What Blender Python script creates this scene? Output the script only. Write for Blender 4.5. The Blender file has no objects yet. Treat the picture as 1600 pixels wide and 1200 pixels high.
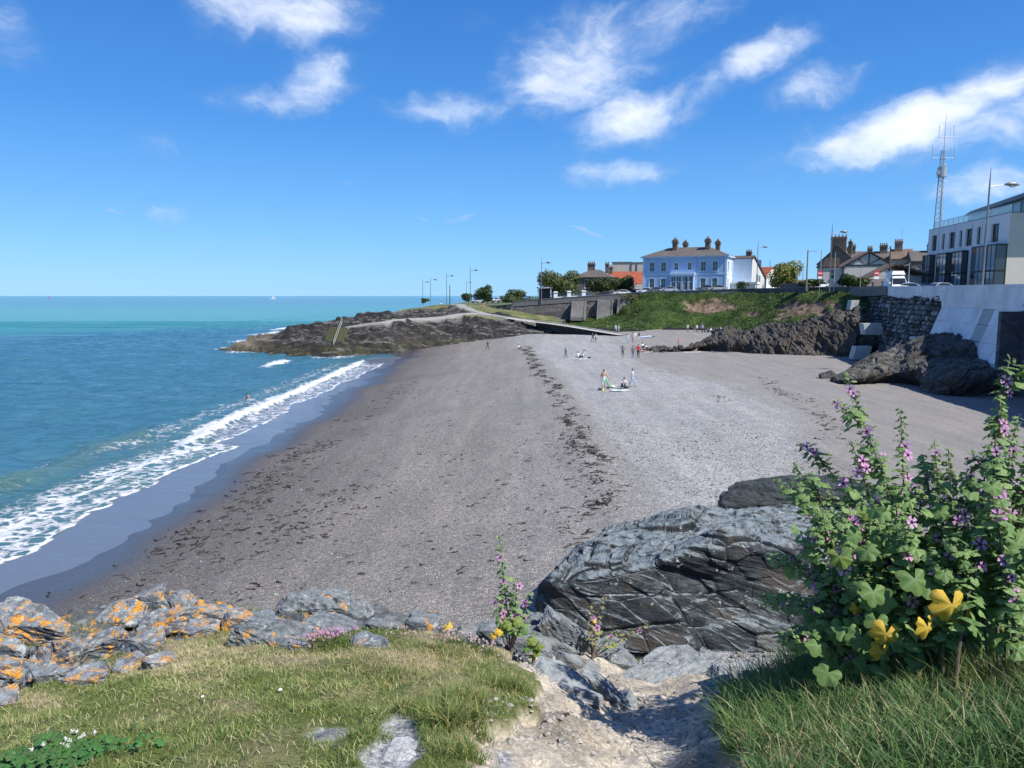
import bpy, bmesh, math, random
import numpy as np
from mathutils import Vector, Matrix, Euler
from math import sin, cos, pi, radians as R
random.seed(7); rng = np.random.default_rng(7)
SC = bpy.context.scene
COL = SC.collection

# ---------------------------------------------------------------- camera
F_PX = 1156.0; TH = R(6.8); EYE = 10.2
cd = bpy.data.cameras.new('camera'); cam = bpy.data.objects.new('camera', cd); COL.objects.link(cam)
cd.sensor_width = 36; cd.lens = F_PX/1600*36; cd.clip_start = 0.05; cd.clip_end = 90000
cam.location = (0, 0, EYE); cam.rotation_euler = (pi/2-TH, 0, 0)
SC.camera = cam

# ---------------------------------------------------------------- light
SUN = Vector((0.62, -0.40, 0.86)).normalized()
SUN_EL = math.asin(SUN.z)
SUN_AZ = math.atan2(SUN.x, SUN.y)            # clockwise from +Y
sd = bpy.data.lights.new('sun', 'SUN'); sd.energy = 4.6; sd.angle = R(0.53); sd.color = (1, .95, .87)
so = bpy.data.objects.new('sun', sd); COL.objects.link(so)
so.rotation_euler = SUN.to_track_quat('Z', 'Y').to_euler(); so.location = (60, -30, 60)
SC.view_settings.view_transform = 'Standard'; SC.view_settings.look = 'None'
SC.view_settings.gamma = 1; SC.view_settings.exposure = 0.60
SC.view_settings.use_curve_mapping = False

# ---------------------------------------------------------------- node helpers
class NT:
    def __init__(s, tree):
        s.t = tree; s.n = tree.nodes; s.l = tree.links
    def add(s, typ, **kw):
        n = s.n.new(typ)
        for k, v in kw.items(): setattr(n, k, v)
        return n
    def set(s, sock, v):
        if hasattr(v, 'is_output') or isinstance(v, bpy.types.NodeSocket): s.l.new(v, sock)
        elif v is not None:
            if isinstance(v, (tuple, list)) and len(v) == 3 and sock.type == 'RGBA': v = (*v, 1)
            sock.default_value = v
    def math(s, op, a, b=None, c=None, clamp=False):
        n = s.add('ShaderNodeMath', operation=op, use_clamp=clamp)
        for i, x in enumerate((a, b, c)):
            if x is not None: s.set(n.inputs[i], x)
        return n.outputs[0]
    def vmath(s, op, a, b=None, out=0):
        n = s.add('ShaderNodeVectorMath', operation=op)
        s.set(n.inputs[0], a)
        if b is not None:
            if op == 'SCALE': s.set(n.inputs[3], b)
            else: s.set(n.inputs[1], b)
        return n.outputs[out]
    def mix(s, f, a, b, blend='MIX'):
        n = s.add('ShaderNodeMix', data_type='RGBA', blend_type=blend)
        s.set(n.inputs[0], f); s.set(n.inputs[6], a); s.set(n.inputs[7], b)
        return n.outputs[2]
    def noise(s, vec, scale, detail=4, rough=.55, dist=0, out=0):
        n = s.add('ShaderNodeTexNoise'); s.set(n.inputs['Vector'], vec)
        s.set(n.inputs['Scale'], scale); s.set(n.inputs['Detail'], detail); s.set(n.inputs['Roughness'], rough); s.set(n.inputs['Distortion'], dist)
        return n.outputs[out]
    def vor(s, vec, scale, feature='F1', out=0, rand=1):
        n = s.add('ShaderNodeTexVoronoi', feature=feature); s.set(n.inputs['Vector'], vec); s.set(n.inputs['Scale'], scale)
        s.set(n.inputs['Randomness'], rand)
        return n.outputs[out]
    def ramp(s, f, stops, interp='LINEAR'):
        n = s.add('ShaderNodeValToRGB'); n.color_ramp.interpolation = interp
        e = n.color_ramp.elements
        while len(e) < len(stops): e.new(.5)
        for q, (p, c) in zip(e, stops):
            q.position = p; q.color = (*c, 1) if isinstance(c, (tuple, list)) else (c, c, c, 1)
        s.set(n.inputs[0], f); return n.outputs[0]
    def mapr(s, v, a, b, c=0, d=1, smooth=True):
        n = s.add('ShaderNodeMapRange', interpolation_type='SMOOTHSTEP' if smooth else 'LINEAR')
        for i, x in enumerate((v, a, b, c, d)): s.set(n.inputs[i], x)
        return n.outputs[0]
    def attr(s, name, out='Fac'):
        n = s.add('ShaderNodeAttribute', attribute_name=name); return n.outputs[out]
    def bump(s, h, strength=.5, dist=.05, normal=None):
        n = s.add('ShaderNodeBump'); s.set(n.inputs['Height'], h); s.set(n.inputs['Strength'], strength); s.set(n.inputs['Distance'], dist)
        if normal is not None: s.set(n.inputs['Normal'], normal)
        return n.outputs[0]
    def scalevec(s, vec, sc, rot=(0, 0, 0)):
        n = s.add('ShaderNodeMapping'); s.set(n.inputs['Vector'], vec)
        n.inputs['Scale'].default_value = sc; n.inputs['Rotation'].default_value = rot
        return n.outputs[0]

def pixdir(u, v):
    a = (u-800)/F_PX; b = (600-v)/F_PX
    return Vector((a, cos(TH)+b*sin(TH), -sin(TH)+b*cos(TH)))
def W(u, v, Y):
    d = pixdir(u, v); t = Y/d.y
    return Vector((d.x*t, Y, EYE+d.z*t))
def G(u, v, z):
    d = pixdir(u, v); t = (z-EYE)/d.z
    return Vector((d.x*t, d.y*t, z))

# ---------------------------------------------------------------- world
wd = bpy.data.worlds.new('World'); SC.world = wd; wd.use_nodes = True
N = NT(wd.node_tree); N.n.clear()
out = N.add('ShaderNodeOutputWorld'); bg = N.add('ShaderNodeBackground'); N.l.new(bg.outputs[0], out.inputs[0])
sky = N.add('ShaderNodeTexSky', sky_type='NISHITA', sun_disc=False, sun_elevation=SUN_EL, sun_rotation=SUN_AZ,
            altitude=0, air_density=1.0, dust_density=0.1, ozone_density=1.6)
hs = N.add('ShaderNodeHueSaturation'); N.l.new(sky.outputs[0], hs.inputs['Color']); hs.inputs['Saturation'].default_value = 1.22
hs.inputs['Hue'].default_value = .503
gen = N.add('ShaderNodeTexCoord').outputs['Generated']
# soft wind-drawn cumulus: each one an elongated soft patch on the sky, broken up by noise
warp = N.noise(gen, 5.0, 5, .6, out=1)
wv = N.vmath('SCALE', N.vmath('SUBTRACT', warp, (.5, .5, .5)), .10)
dirw = N.vmath('ADD', gen, wv)
clouds = [  # u, v, half width, half height, tilt(deg, + rises to the right), density
 (440, 22, 95, 38, 10, .85), (505, 120, 55, 34, 30, .8), (410, 158, 90, 20, 5, .5), (240, 222, 50, 15, -3, .42),
 (905, 105, 105, 58, 12, .95), (1010, 65, 115, 32, 22, .65), (1120, 20, 120, 22, 30, .55), (690, 172, 95, 20, 4, .7),
 (975, 185, 75, 40, 10, .85), (1185, 108, 105, 26, 22, .75), (1085, 175, 60, 22, 25, .38), (1270, 140, 70, 24, 25, .55),
 (1425, 180, 150, 32, 14, 1.1), (1570, 185, 85, 40, 12, .8), (975, 270, 70, 20, 6, .75), (1530, 280, 70, 28, 6, .8),
 (1600, 130, 60, 30, 10, .6), (735, 25, 60, 28, 0, .22), (270, 325, 44, 15, 0, .42), (730, 335, 44, 9, 5, .36), (450, 338, 26, 9, 0, .34), (510, 345, 20, 6, 0, .3), (540, 298, 40, 9, 0, .3), (180, 322, 18, 6, 0, .3), (60, 366, 22, 4, 0, .3), (540, 391, 22, 4, 0, .34), (340, 383, 24, 4, 0, .34), (920, 362, 40, 5, 0, .3), (655, 343, 20, 6, 0, .28), (715, 292, 30, 8, 0, .26), (150, 30, 75, 30, 10, .22),
 (395, 330, 30, 8, 0, .16), (430, 374, 42, 5, 0, .42), (1400, 300, 40, 16, 0, .3), (0, 40, 30, 50, 0, .4), (1230, 370, 30, 8, 0, .25)]
dens = None
for (u, v, a, b, tilt, k) in clouds:
    c = pixdir(u, v).normalized()
    ex = (pixdir(u+10, v).normalized()-c).normalized(); ey = (pixdir(u, v-10).normalized()-c).normalized()
    t = R(tilt); e1 = ex*cos(t)+ey*sin(t); e2 = ey*cos(t)-ex*sin(t)
    s1 = F_PX/(a*1.25)*1.05; s2 = F_PX/(b*1.3)*1.05
    dlt = N.vmath('SUBTRACT', dirw, tuple(c))
    p = N.vmath('DOT_PRODUCT', dlt, tuple(e1*s1), out=1); q = N.vmath('DOT_PRODUCT', dlt, tuple(e2*s2), out=1)
    r2 = N.math('ADD', N.math('MULTIPLY', p, p), N.math('MULTIPLY', q, q))
    g = N.math('MULTIPLY', N.math('EXPONENT', N.math('MULTIPLY', r2, -1.0)), k)
    dens = g if dens is None else N.math('MAXIMUM', dens, g)
# the rest of the sky (outside the view) carries the same kind of scattered cloud
vdot = N.vmath('DOT_PRODUCT', gen, tuple(pixdir(800, 300).normalized()), out=1)
sepg = N.add('ShaderNodeSeparateXYZ'); N.l.new(gen, sepg.inputs[0])
gz = N.math('MAXIMUM', sepg.outputs[2], .03)
gen_n = N.noise(N.scalevec(gen, (1, 1, 2.2)), 3.1, 3, .5)
gen_c = N.math('MULTIPLY', N.mapr(gen_n, .53, .66), N.mapr(vdot, .74, .60))
gen_c = N.math('MULTIPLY', gen_c, N.mapr(gz, .05, .2))
dens = N.math('MAXIMUM', dens, gen_c)
n1 = N.noise(N.scalevec(dirw, (1, 1, 1.9), (0, R(-14), 0)), 9, 7, .56, .3)
n2 = N.noise(N.scalevec(dirw, (1, 1, 2.6), (0, R(-20), 0)), 30, 6, .6, .2)
nn = N.math('ADD', N.math('MULTIPLY', n1, .72), N.math('MULTIPLY', n2, .28))
cl = N.math('ADD', dens, N.math('MULTIPLY', N.math('SUBTRACT', nn, .5), 1.9))
cl = N.math('MULTIPLY', cl, N.mapr(dens, .03, .3))
alpha = N.mapr(cl, .06, 1.35)
alpha = N.math('MULTIPLY', alpha, .90)
ccol = N.mix(N.mapr(cl, .18, .95), N.mix(N.mapr(dens, .38, .6), (1.5, 2.5, 4.1), (3.0, 4.0, 5.6)), (6.4, 6.7, 7.1))
tint = N.mix(1, hs.outputs[0], (.78, 1.0, 1.22), 'MULTIPLY')
gsp = N.add('ShaderNodeSeparateXYZ'); N.l.new(gen, gsp.inputs[0])
grad = N.ramp(gsp.outputs[2], [(0, (.21, .53, .93)), (.10, (.135, .41, .86)), (.22, (.060, .265, .72)), (.45, (.022, .135, .49)), (1, (.012, .08, .33))])
grad = N.vmath('SCALE', grad, 6.3)
skyc = N.mix(alpha, N.mix(.82, tint, grad), ccol)
N.set(bg.inputs[0], skyc); bg.inputs[1].default_value = 0.115

# ---------------------------------------------------------------- numpy noise
def _h(ix, iy, iz, s):
    with np.errstate(over='ignore'):
        n = (ix.astype(np.uint32)*np.uint32(374761393)) ^ (iy.astype(np.uint32)*np.uint32(668265263)) ^ (iz.astype(np.uint32)*np.uint32(2147483647 & 0x9E3779B1)) ^ np.uint32((s*0x27d4eb2f) & 0xffffffff)
        n = (n ^ (n >> np.uint32(13)))*np.uint32(1274126177)
        n = (n ^ (n >> np.uint32(16)))*np.uint32(2246822519)
        n = n ^ (n >> np.uint32(15))
    return n.astype(np.float64)/4294967295.0
def vn(P, s=0):
    P = np.asarray(P, float); I = np.floor(P); f = P-I; I = I.astype(np.int64)
    f = f*f*f*(f*(f*6-15)+10); r = 0
    for dx in (0, 1):
        wx = f[:, 0] if dx else 1-f[:, 0]
        for dy in (0, 1):
            wy = f[:, 1] if dy else 1-f[:, 1]
            for dz in (0, 1):
                wz = f[:, 2] if dz else 1-f[:, 2]
                r = r+wx*wy*wz*_h(I[:, 0]+dx, I[:, 1]+dy, I[:, 2]+dz, s)
    return r*2-1
def fbm(P, sc=1, o=4, g=.5, s=0):
    P = np.asarray(P, float)*sc; r = 0; a = 1
    for i in range(o):
        r = r+a*vn(P+i*17.3, s+i); P = P*2.03; a *= g
    return r
def ridged(P, sc=1, o=4, g=.5, s=0):
    P = np.asarray(P, float)*sc; r = 0; a = 1
    for i in range(o):
        r = r+a*(1-2*np.abs(vn(P+i*9.1, s+i))); P = P*2.03; a *= g
    return r
def cells(P, s=0):
    """nearest cell: F1, F2, vector to the cell centre, three random numbers of the cell"""
    P = np.asarray(P, float); I = np.floor(P).astype(np.int64); n = len(P)
    f1 = np.full(n, 9e9); f2 = np.full(n, 9e9); bv = np.zeros((n, 3)); br = np.zeros((n, 3))
    for dx in (-1, 0, 1):
        for dy in (-1, 0, 1):
            for dz in (-1, 0, 1):
                a, b, c = I[:, 0]+dx, I[:, 1]+dy, I[:, 2]+dz
                r = np.stack([_h(a, b, c, s+1), _h(a, b, c, s+2), _h(a, b, c, s+3)], 1)
                C = np.stack([a, b, c], 1)+r; V = P-C; d = (V**2).sum(1)
                m = d < f1
                f2 = np.where(m, f1, np.minimum(f2, d)); f1 = np.where(m, d, f1)
                bv[m] = V[m]; br[m] = r[m]
    return np.sqrt(f1), np.sqrt(f2), bv, np.modf(br*7.31)[0]
def sm(x, a, b):
    t = np.clip((x-a)/(b-a), 0, 1); return t*t*(3-2*t)
def rotm(e): return np.array(Euler(e).to_matrix())
def rockdisp(P, size=1.0, bed=(0, 0, 0), str_=(1, 1, 1), s=0, fac=.35, fine=.05, low=.25, mid=.45):
    """displacement amounts of fractured rock: blocky facets, cracks, fine bedding. bed turns the bedding, str_ stretches it"""
    Q = (np.asarray(P) @ rotm(bed))/np.array(str_)/size
    d = low*size*fbm(Q, .6, 3, .5, s)
    for k, (sc, am) in enumerate(((.8, 1), (2.1, mid), (5.0, mid*.45))):
        w = Q*sc+.10*np.stack([vn(Q*sc*1.3, s+40+k), vn(Q*sc*1.3, s+50+k), vn(Q*sc*1.3, s+60+k)], 1)
        f1, f2, v, r = cells(w, s+10*k)
        d += fac*size*am*(((v*(r-.5)*2).sum(1))*.9+(r[:, 0]-.5)*.7)*(.25+.75*sm(f2-f1, 0, .10))
        d -= fac*size*am*.22*np.exp(-((f2-f1)/.04)**2)
    d += fine*size*ridged(Q*np.array((1, 1, 3.0)), 3.5, 4, .55, s+5)
    return d
class TPS:
    def __init__(s, pts, reg=.02):
        p = np.array(pts, float); s.p = p[:, :2]; n = len(p)
        K = s.k(s.p, s.p)+np.eye(n)*reg
        A = np.zeros((n+3, n+3)); A[:n, :n] = K; A[:n, n] = 1; A[:n, n+1:] = s.p; A[n, :n] = 1; A[n+1:, :n] = s.p.T
        s.w = np.linalg.solve(A, np.concatenate([p[:, 2], [0, 0, 0]]))
    def k(s, a, b):
        r2 = ((a[:, None]-b[None])**2).sum(2)+1e-9; return r2*np.log(r2)*.5
    def __call__(s, x, y):
        x = np.asarray(x, float); q = np.stack([x.ravel(), y.ravel()], 1); n = len(s.p)
        return (s.k(q, s.p) @ s.w[:n]+s.w[n]+q @ s.w[n+1:]).reshape(x.shape)

# ---------------------------------------------------------------- mesh helpers
class B:
    def __init__(s): s.v = []; s.f = []
    def box(s, x0, x1, y0, y1, z0, z1, taper=0):
        i = len(s.v); t = taper
        s.v += [(x0, y0, z0), (x1, y0, z0), (x1, y1, z0), (x0, y1, z0), (x0+t, y0+t, z1), (x1-t, y0+t, z1), (x1-t, y1-t, z1), (x0+t, y1-t, z1)]
        s.f += [tuple(i+k for k in q) for q in ((0, 3, 2, 1), (4, 5, 6, 7), (0, 1, 5, 4), (1, 2, 6, 5), (2, 3, 7, 6), (3, 0, 4, 7))]; return s
    def face(s, *p):
        i = len(s.v); s.v += [tuple(q) for q in p]; s.f.append(tuple(range(i, i+len(p)))); return s
    def prism(s, poly, a, b, axis='y'):
        """poly in the other two axes, extruded from a to b"""
        f = {'y': lambda p, c: (p[0], c, p[1]), 'x': lambda p, c: (c, p[0], p[1]), 'z': lambda p, c: (p[0], p[1], c)}[axis]
        i = len(s.v); n = len(poly)
        s.v += [f(p, a) for p in poly]+[f(p, b) for p in poly]
        s.f += [tuple(range(i, i+n)), tuple(range(i+2*n-1, i+n-1, -1))]
        s.f += [(i+k, i+n+k, i+n+(k+1) % n, i+(k+1) % n) for k in range(n)]; return s
    def tube(s, pts, rad, n=6, cap=True):
        pts = [Vector(p) for p in pts]
        if not isinstance(rad, (list, tuple)): rad = [rad]*len(pts)
        i0 = len(s.v); up = None
        for k, p in enumerate(pts):
            d = (pts[min(k+1, len(pts)-1)]-pts[max(k-1, 0)]).normalized()
            if up is None: up = Vector((0, 0, 1)) if abs(d.z) < .9 else Vector((1, 0, 0))
            x = d.cross(up).normalized(); y = x.cross(d).normalized(); up = y
            for j in range(n):
                a = 2*pi*j/n; s.v.append(tuple(p+(x*cos(a)+y*sin(a))*rad[k]))
        for k in range(len(pts)-1):
            for j in range(n):
                a = i0+k*n+j; b = i0+k*n+(j+1) % n; s.f.append((a, b, b+n, a+n))
        if cap:
            s.f.append(tuple(i0+j for j in range(n))[::-1]); s.f.append(tuple(i0+(len(pts)-1)*n+j for j in range(n)))
        return s
    def cyl(s, c, r, h, n=10, r2=None): return s.tube([c, (c[0], c[1], c[2]+h)], [r, r if r2 is None else r2], n)
    def add(s, o, M=None):
        i = len(s.v); s.v += [tuple(M @ Vector(p)) for p in o.v] if M else o.v
        s.f += [tuple(i+k for k in q) for q in o.f]; return s
def link(name, me, mat=None, parent=None, kind=None):
    o = bpy.data.objects.new(name, me); COL.objects.link(o)
    if mat is not None and not me.materials: me.materials.append(mat)
    if parent is not None: o.parent = parent
    if kind: o['kind'] = kind
    return o
def mk(name, b, mat, parent=None, kind=None, smooth=False, fix=True):
    me = bpy.data.meshes.new(name); me.from_pydata(b.v, [], b.f)
    if fix and len(b.f) < 6000:
        bm = bmesh.new(); bm.from_mesh(me); bmesh.ops.recalc_face_normals(bm, faces=bm.faces); bm.to_mesh(me); bm.free()
    if smooth: me.polygons.foreach_set('use_smooth', [True]*len(me.polygons))
    me.update()
    return link(name, me, mat, parent, kind)
def npmesh(name, V, Fq, mat, parent=None, kind=None, smooth=True, attrs=None):
    """V (n,3), Fq (m,k) with k 3 or 4"""
    V = np.asarray(V, np.float32); Fq = np.asarray(Fq, np.int32); k = Fq.shape[1]
    me = bpy.data.meshes.new(name); me.vertices.add(len(V)); me.vertices.foreach_set('co', V.ravel())
    me.loops.add(Fq.size); me.loops.foreach_set('vertex_index', Fq.ravel())
    me.polygons.add(len(Fq)); me.polygons.foreach_set('loop_start', np.arange(len(Fq), dtype=np.int32)*k)
    me.polygons.foreach_set('use_smooth', np.full(len(Fq), smooth))
    me.update(calc_edges=True)
    for an, av in (attrs or {}).items():
        av = np.asarray(av, np.float32)
        if av.ndim == 1:
            a = me.attributes.new(an, 'FLOAT', 'POINT'); a.data.foreach_set('value', av)
        else:
            a = me.attributes.new(an, 'FLOAT_COLOR', 'POINT'); a.data.foreach_set('color', np.concatenate([av, np.ones((len(av), 1))], 1).astype(np.float32).ravel())
    return link(name, me, mat, parent, kind)
def gridf(nr, nc, wrap=False):
    r, c = np.meshgrid(np.arange(nr-1), np.arange(nc if wrap else nc-1), indexing='ij'); a = (r*nc+c).ravel(); c2 = ((c+1) % nc); b = (r*nc+c2).ravel()
    return np.stack([a, b, b+nc, a+nc], 1)
def normals(V, Fq):
    a = V[Fq[:, 2]]-V[Fq[:, 0]]; b = V[Fq[:, -1]]-V[Fq[:, 1]]; n = np.cross(a, b) if Fq.shape[1] == 4 else np.cross(V[Fq[:, 1]]-V[Fq[:, 0]], V[Fq[:, 2]]-V[Fq[:, 0]])
    r = np.zeros_like(V)
    for k in range(Fq.shape[1]): np.add.at(r, Fq[:, k], n)
    return r/(np.linalg.norm(r, axis=1, keepdims=True)+1e-12)
def thing(name, label, cat, loc=(0, 0, 0), rz=0, group=None):
    o = bpy.data.objects.new(name, None); COL.objects.link(o); o.location = loc; o.rotation_euler = (0, 0, rz)
    o.empty_display_size = .2; return tag(o, label, cat, group)
def tag(o, label, cat, group=None):
    o['label'] = label; o['category'] = cat
    if group: o['group'] = group
    return o
def dup(o, parent=None, label=None):
    c = o.copy(); COL.objects.link(c)
    if parent is not None: c.parent = parent
    if label: c['label'] = label
    for ch in list(o.children): dup(ch, c)
    return c

# ---------------------------------------------------------------- materials
def M_(name, col, rough=.7, var=.12, scale=3, bump=0, bscale=20, metal=0, spec=None, sat=None, coat=0, trans=0, obj=True):
    """plain surface with procedural mottling of the base colour and optional fine relief"""
    m = bpy.data.materials.new(name); m.use_nodes = True; n = NT(m.node_tree)
    p = n.n['Principled BSDF']; tc = n.add('ShaderNodeTexCoord').outputs['Object']
    c1 = tuple(min(1, c*(1+var)) for c in col); c0 = tuple(c*(1-var) for c in col)
    n.set(p.inputs['Base Color'], n.mix(n.mapr(n.noise(tc, scale, 5, .6), .3, .7), c0, c1))
    p.inputs['Roughness'].default_value = rough; p.inputs['Metallic'].default_value = metal
    if spec is not None: p.inputs['Specular IOR Level'].default_value = spec
    if coat: p.inputs['Coat Weight'].default_value = coat
    if trans: p.inputs['Transmission Weight'].default_value = trans
    if bump: n.set(p.inputs['Normal'], n.bump(n.noise(tc, bscale, 5, .6), bump, .02))
    return m
def glassmat(name, col=(.02, .03, .04)):
    return M_(name, col, .06, .1, 1, spec=.8)
def rockmat(name, dark, mid, light, lichen=0, white=0, brown=None, sc=1.0, bed=(0, 0, 0), stretch=(1, 1, 3), bumpd=.04, topdust_skylight=.5, green=0, rough=.75, upr=(.3, .85)):
    m = bpy.data.materials.new(name); m.use_nodes = True; n = NT(m.node_tree); p = n.n['Principled BSDF']
    tc = n.add('ShaderNodeTexCoord').outputs['Object']; geo = n.add('ShaderNodeNewGeometry')
    st = n.scalevec(tc, stretch, bed)
    a = n.noise(st, 1.2*sc, 8, .65, .6); b = n.noise(tc, 5*sc, 7, .65); v = n.vor(n.vmath('ADD', st, n.vmath('SCALE', n.noise(tc, 2*sc, 3, out=1), .5)), 2.2*sc, 'DISTANCE_TO_EDGE')
    f = n.math('ADD', n.math('MULTIPLY', a, .65), n.math('MULTIPLY', b, .35))
    c = n.ramp(f, [(.30, dark), (.5, mid), (.70, tuple(.6*a_+.4*b_ for a_, b_ in zip(mid, light)))])
    if brown: c = n.mix(n.mapr(n.noise(tc, .9*sc, 5, .6, .8), .5, .66, 0, .8), c, brown)
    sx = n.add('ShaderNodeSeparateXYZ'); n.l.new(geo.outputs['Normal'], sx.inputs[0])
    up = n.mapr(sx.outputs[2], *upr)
    c = n.mix(n.math('MULTIPLY', up, n.mapr(b, .3, .6, 0, topdust_skylight)), c, light)  # upward faces paler: dust, and sky light painted into the colour
    if green: c = n.mix(n.math('MULTIPLY', n.mapr(n.noise(tc, 1.6*sc, 5, .65), .5, .62), green), c, (.045, .06, .015))
    if lichen:
        l = n.mapr(n.noise(tc, 4.2*sc, 6, .68, .5), .60-lichen*.12, .64-lichen*.12); l2 = n.mapr(n.noise(tc, 1.2*sc, 3, .5), .40, .56)
        l = n.math('MULTIPLY', n.math('MULTIPLY', l, l2), n.mapr(sx.outputs[2], -.1, .4))
        c = n.mix(l, c, n.mix(n.mapr(n.noise(tc, 30*sc, 3), .35, .65), (.42, .16, .02), (.62, .33, .05)))
    if white:
        l = n.mapr(n.noise(tc, 5.3*sc, 6, .7, .3), .66-white*.1, .68-white*.1)
        c = n.mix(n.math('MULTIPLY', l, .7), c, (.42, .44, .42))
    n.set(p.inputs['Base Color'], c); p.inputs['Roughness'].default_value = rough; p.inputs['Specular IOR Level'].default_value = .3
    h = n.math('ADD', n.math('MULTIPLY', n.noise(st, 6*sc, 8, .7, .5), 1), n.math('MULTIPLY', n.mapr(v, 0, .06), .35))
    h = n.math('ADD', h, n.math('MULTIPLY', n.noise(tc, 40*sc, 4, .6), .25))
    n.set(p.inputs['Normal'], n.bump(h, .9, bumpd))
    return m
def leafmat(name, c0, c1, rough=.55, attr=None, transl=.25):
    m = bpy.data.materials.new(name); m.use_nodes = True; n = NT(m.node_tree); p = n.n['Principled BSDF']
    tc = n.add('ShaderNodeTexCoord').outputs['Object']
    if attr: c = n.attr(attr, 'Color')
    else: c = n.mix(n.mapr(n.noise(tc, 9, 3, .6), .3, .7), c0, c1)
    rnd = n.add('ShaderNodeObjectInfo').outputs['Random']
    c = n.mix(n.math('MULTIPLY', rnd, .25), c, (c1[0]*1.2, c1[1]*1.1, c1[2]) if c1 else (.1, .2, .03))
    n.set(p.inputs['Base Color'], c); p.inputs['Roughness'].default_value = rough; p.inputs['Specular IOR Level'].default_value = .35
    if transl:
        tr = n.add('ShaderNodeBsdfTranslucent'); n.set(tr.inputs[0], c)
        mx = n.add('ShaderNodeMixShader'); mx.inputs[0].default_value = transl
        n.l.new(p.outputs[0], mx.inputs[1]); n.l.new(tr.outputs[0], mx.inputs[2]); n.l.new(mx.outputs[0], n.n['Material Output'].inputs[0])
    return m

# ================================================================ SETTING: sea
def xs_(Y):                                         # where the sea meets the beach
    return -16.4-.018*(Y-25)+.35*np.sin(Y*.21+1)+.25*np.sin(Y*.53)
def axis(*segs):
    r = []
    for a, b, n, g in segs:
        t = np.linspace(0, 1, n, endpoint=False)
        r.append(a+(b-a)*t if g == 0 else (np.sign(a)*np.abs(a)**(1-t)*np.abs(b)**t))
    return np.concatenate(r)
def vnl(x, y, s, sx, sy=None): return vn(np.stack([x/sx, y/(sy or sx), 0*x+.5], -1).reshape(-1, 3), s).reshape(x.shape)
ax = np.concatenate([axis((-60000, -110, 34, 1), (-110, -40, 150, 0), (-40, -14, 110, 0)), axis((-14, 40, 12, 0), (40, 60000, 20, 1)), [60000.]])
ay = np.concatenate([axis((-300, 6, 12, 0), (6, 60, 240, 0), (60, 150, 240, 0), (150, 300, 160, 0), (300, 60000, 90, 1)), [60000.]])
YY, XX = np.meshgrid(ay, ax, indexing='ij')
near = sm(YY, 700, 150)*sm(XX, -600, -90)
h = 0*XX
ang = .35; xr = XX*cos(ang)+YY*sin(ang); yr = YY*cos(ang)-XX*sin(ang)
h += .20*vnl(xr, yr, 3, 6.0, 2.6)+.27*vnl(xr, yr, 4, 2.6, 1.3)+.14*vnl(xr, yr, 5, 1.2, .7)
xr2 = XX*cos(-.9)+YY*sin(-.9); yr2 = YY*cos(-.9)-XX*sin(-.9)
h += .07*vnl(xr2, yr2, 6, 9, 3.5)
S_ = XX-xs_(YY)                                     # negative out at sea
calm = sm(S_, -3, -12); h *= near*(0.06+.94*calm)
xb = -22.8+.7*vnl(YY, YY*0, 8, 7)+.35*vnl(YY, YY*0, 9, 2.2)-.012*(YY-80)
bore = sm(YY, 42, 52)*sm(YY, 124, 108)
d = XX-xb
h += bore*(.42*np.exp(-(d/.65)**2)+.18*np.exp(-((d+1.8)/1.3)**2))*(.8+.3*vnl(XX, YY, 10, .7, 1.1))
xw = -27.2+.6*vnl(YY, YY*0, 11, 6); dw = XX-xw
sw = sm(YY, 26, 36)*sm(YY, 60, 50)
h += sw*(.52*np.exp(-(dw/1.0)**2)+.2*np.exp(-((dw+4.5)/1.3)**2))*(.8+.35*vnl(XX, YY, 12, 1.2, 2.0))
h += .02
foam = 0*XX
foam = np.maximum(foam, bore*np.where(d > 0, np.exp(-(d/.75)**2), np.exp(-(d/1.6)**2))*(.90+.28*vnl(XX, YY, 49, 1.2, 3.5)))
foam = np.maximum(foam, bore*.42*np.exp(-((d+3.2)/2.4)**2))
xe = -19.9+.7*vnl(YY, YY*0, 13, 3.5)+.35*vnl(YY, YY*0, 14, 1.1)+1.2*sm(YY, 44, 49)-2.4*sm(YY, 49.5, 51)
sh = sm(YY, 54, 50)
foam = np.maximum(foam, sh*sm(XX, -26.5, -23.5)*sm(XX, xe+.12, xe-.05)*(.50+.18*vnl(XX, YY, 15, 2.2, 3.5)))
foam = np.maximum(foam, sh*np.exp(-((XX-xe)/.16)**2)*.95)
foam = np.maximum(foam, sh*np.exp(-((XX-xe+2.4+.5*vnl(YY, YY*0, 16, 3))/.3)**2)*.86)
foam = np.maximum(foam, sw*(.36+.3*vnl(XX, YY, 45, 3, 5))*np.exp(-((dw-.9)/.8)**2)+sw*.30*np.exp(-((dw+2)/2.2)**2))
xe2 = -20.4+.6*vnl(YY, YY*0, 17, 5)+.4*vnl(YY, YY*0, 18, 1.7)+.8*sm(YY, 70, 105)
foam = np.maximum(foam, bore*np.exp(-((XX-xe2)/.22)**2)*.72)
foam = np.maximum(foam, bore*sm(XX, xb, xb+.5)*sm(XX, xe2+.1, xe2-.2)*.46)
for (u, v, ru, rv, k) in ((452, 512, 13, 4, .95), (432, 519, 16, 3, .75), (433, 566, 17, 5.5, 1.0), (380, 533, 26, 3, .68), (380, 549, 34, 3.5, .62), (345, 543, 10, 3, .6),
                          (520, 557, 48, 4, .62), (440, 545, 12, 3, .8), (290, 505, 7, 1.5, .9), (345, 500, 40, 2, .3), (405, 522, 26, 3, .55)):
    c = G(u, v, .1); rx = ru/F_PX*c.y; ry = abs(G(u, v-rv, .1).y-c.y)
    foam = np.maximum(foam, k*np.exp(-((XX-c.x)/rx)**2-((YY-c.y)/ry)**2))
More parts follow.
